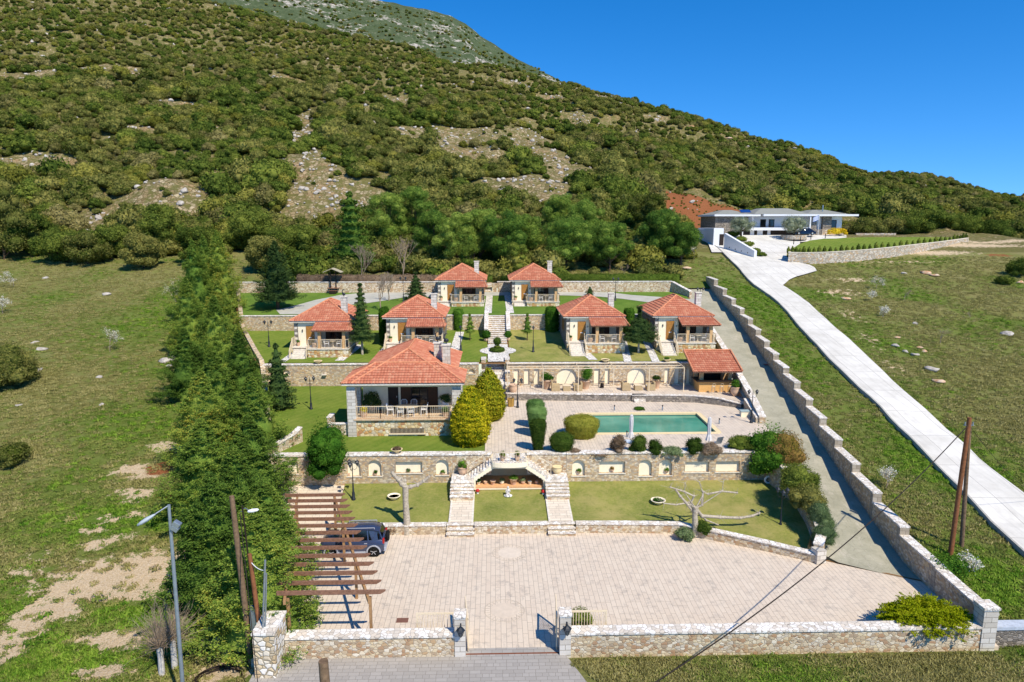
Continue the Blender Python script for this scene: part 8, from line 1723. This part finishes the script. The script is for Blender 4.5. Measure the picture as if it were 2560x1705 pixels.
# big oaks above the left meadow and at the edges
BO = [(30, 116, 495, 11, 'dark oak thicket at the left edge above the blossoming tree'), (95, 119, 520, 9, 'bright dark-green oak second from the left edge'), (165, 114, 575, 8, 'brownish round oak third from the left edge above the meadow'), (232, 112.5, 580, 7, 'brownish low oak at the meadow edge left of the solitary round oak'), (290, 116, 560, 7, 'oak between the flat boulder and the brownish low oak'), (420, 121, 500, 8, 'yellowish oak on the slope above the solitary round oak'), (20, 123, 430, 10, 'large bright oak at the left edge further up'),
      (2290, 150, 540, 9, 'dark oak at the tree line right of the modern house'), (2350, 152, 545, 10, 'dark rounded oak at the tree line, right part'), (2180, 152, 545, 9, 'dark oak close behind the right end of the modern house'), (2420, 150, 555, 9, 'oak at the tree line above the dirt track'), (2500, 150, 550, 10, 'oak near the right edge at the tree line'), (2240, 151, 550, 7, 'small oak at the tree line above the garden wall')]
for i, (px, y_, top, W, lab) in enumerate(BO):
    b = Vector((PX(px, y_, 16), y_, 0)); b.z = float(hnat(b.x, b.y)); H = max(3.5, PY(px, top, y_).z-b.z); crown_tree('oak_tree', lab, 'oak', b, H, W, L_oakd if i % 3 else L_oak, 600+i, n=10000, size=.26, lum=34, trunk_h=.04, r0=W*.14, tr=.2, asp=.6)
p = atn(2548, 690); bush('meadow_bush', 'dark round bush at the right edge of the meadow', 'shrub', p, 4.5, 3.0, L_oakd, 701, size=.2, lum=22); bush('meadow_bush', 'small dark bush left of the one at the right edge of the meadow', 'shrub', atn(2510, 712), 2.6, 1.5, L_oakd, 702, size=.18)
bush('meadow_bush', 'big dark evergreen bush at the left edge of the photo, mid meadow', 'shrub', atn(25, 972), 5.4, 4.2, L_oak, 703, size=.16, lum=30); bush('meadow_bush', 'grassy grey-green tuft-like bush at the lower left corner', 'shrub', atn(30, 1160), 3.2, 1.6, L_oak, 704, size=.14, lum=16)
for i, (px, py, top, bl, lab) in enumerate([(35, 716, 655, 1, 'white blossoming tree at the top left corner of the meadow'), (8, 785, 722, 1, 'small white blossoming tree at the left edge'), (275, 880, 800, 1, 'young thin blossoming tree in the left meadow'), (440, 770, 680, 1, 'leafless tree with white twigs beside the top of the cypress row'), (1650, 672, 622, 1, 'white-twigged blossoming bush right of the pines'), (1735, 650, 600, 1, 'white blossoming tree at the foot of the dark pine'), (2190, 722, 675, 1, 'white blossoming bush on the right meadow, upper one'), (2178, 752, 708, 1, 'white blossoming bush on the right meadow, lower one'), (2208, 793, 755, 1, 'small white blossoming sapling below the two bushes on the right meadow'), (2260, 752, 705, 0, 'bare grey bush on the right meadow'), (2350, 862, 795, 0, 'big bare reddish-brown bush on the right meadow'), (2425, 795, 768, 0, 'small bare bush on the right meadow far side'), (2215, 1225, 1145, 1, 'white flowering bush just outside the stepped wall'), (1560, 690, 640, 0, 'bare twiggy bush right of the pines above the hedge'), (2415, 1430, 1370, 1, 'small leafy sapling by the right wooden poles')]):
    b = atn(px, py); H = PY(px, top, b.y).z-b.z; bare_tree('blossom_tree' if bl else 'bare_bush', lab, 'tree' if bl else 'shrub', b, H, 800+i, L_twig, 5, .04, .75, .26, blossom=L_bloss if bl else None, nleaf=3, up=.25)
# meadow tufts and weeds
def tuft(seed, n, h, mat):
    r_ = np.random.RandomState(seed); a = r_.rand(n)*6.28; q = r_.rand(n)**.5*.5; P = np.stack([np.cos(a)*q, np.sin(a)*q, .12+.1*r_.rand(n)], 1); N = np.stack([np.cos(a), np.sin(a), .4+r_.rand(n)], 1); V, Q = leaves(P, N, .28*h/.2, .22, r_, .8, up=1.5); o = np_obj('m', V, Q, mat); me = o.data; bpy.data.objects.remove(o); return me
L_gr = [m_leaf('meadow_grass_green', '#667836', '#829044', '#a0a058', scale=.5), m_leaf('meadow_grass_dry', '#7c7a44', '#989258', '#b4aa70', scale=.5), m_leaf('meadow_weed', '#527826', '#70922e', '#93aa44', scale=.5)]
TM = [tuft(i, 46, .2+.05*i, m) for i, m in enumerate(L_gr)]; tp_ = []
for i, (px, py) in enumerate(((250, 1500), (180, 1300), (120, 1600))):
    o = bpy.data.objects.new('grass_tuft', TM[i]); link(o); o.location = atn(px, py); tp_.append(tag(o, ('fresh green grass tuft on the left meadow below the sandy patch', 'dry yellowish grass tuft on the left meadow', 'dark green weed clump near the lower left corner')[i], 'grass tuft'))
pts = []
while len(pts) < 46000:
    n_ = 6000; y_ = 26+(rng.rand(n_)**1.5)*92; x_ = (rng.rand(n_)*2-1)*.82*(y_+5); xl, xr = xL(y_)-.5, xR(y_)+.6; side = (x_ < xl)|(x_ > xr)|((y_ > 100.2) & (x_ > -36))|((y_ < 28.8) & (x_ > g0+(29-y_)*.8+.3)); zz_ = wob(x_, y_, 6, 3)+.6*wob(x_, y_, 2.3, 6)
    rdl = np.interp(y_, [r[0][1] for r in fine], [r[0][0] for r in fine]); rdr = np.interp(y_, [r[8][1] for r in fine], [r[8][0] for r in fine]); side &= ~((x_ > rdl-.15) & (x_ < rdr+.1)); side &= (zz_ > -.7)|(rng.rand(n_) < .5)
    pts += list(zip(x_[side], y_[side]))
pts = np.array(pts[:46000])
def sandy(x, y):
    s = np.zeros(len(x))
    for a, b, rx, ry, k in SB: s = np.maximum(s, 1.15-np.hypot((x-a)/rx, (y-b)/ry)+.5*wob(x, y, .9, 4)+.3*wob(x, y, 2.1, 7))
    return s
ks = (sandy(pts[:, 0], pts[:, 1]) < .15)|(rng.rand(len(pts)) < .04); pts = pts[ks]
lf_ = lushf(pts[:, 0], pts[:, 1])+rng.randn(len(pts))*.18; kind = np.where(lf_ > .85, 2, np.where(lf_ > .42, 0, 1))
scatter('meadow_grass', np.stack([pts[:, 0], pts[:, 1], np.where((pts[:, 1] < 29.2) & (pts[:, 0] > xL(20)), -.05, hnat(pts[:, 0], pts[:, 1])-.03)], 1), .3+.45*rng.rand(len(pts)), rng.rand(len(pts))*6, kind, tp_)
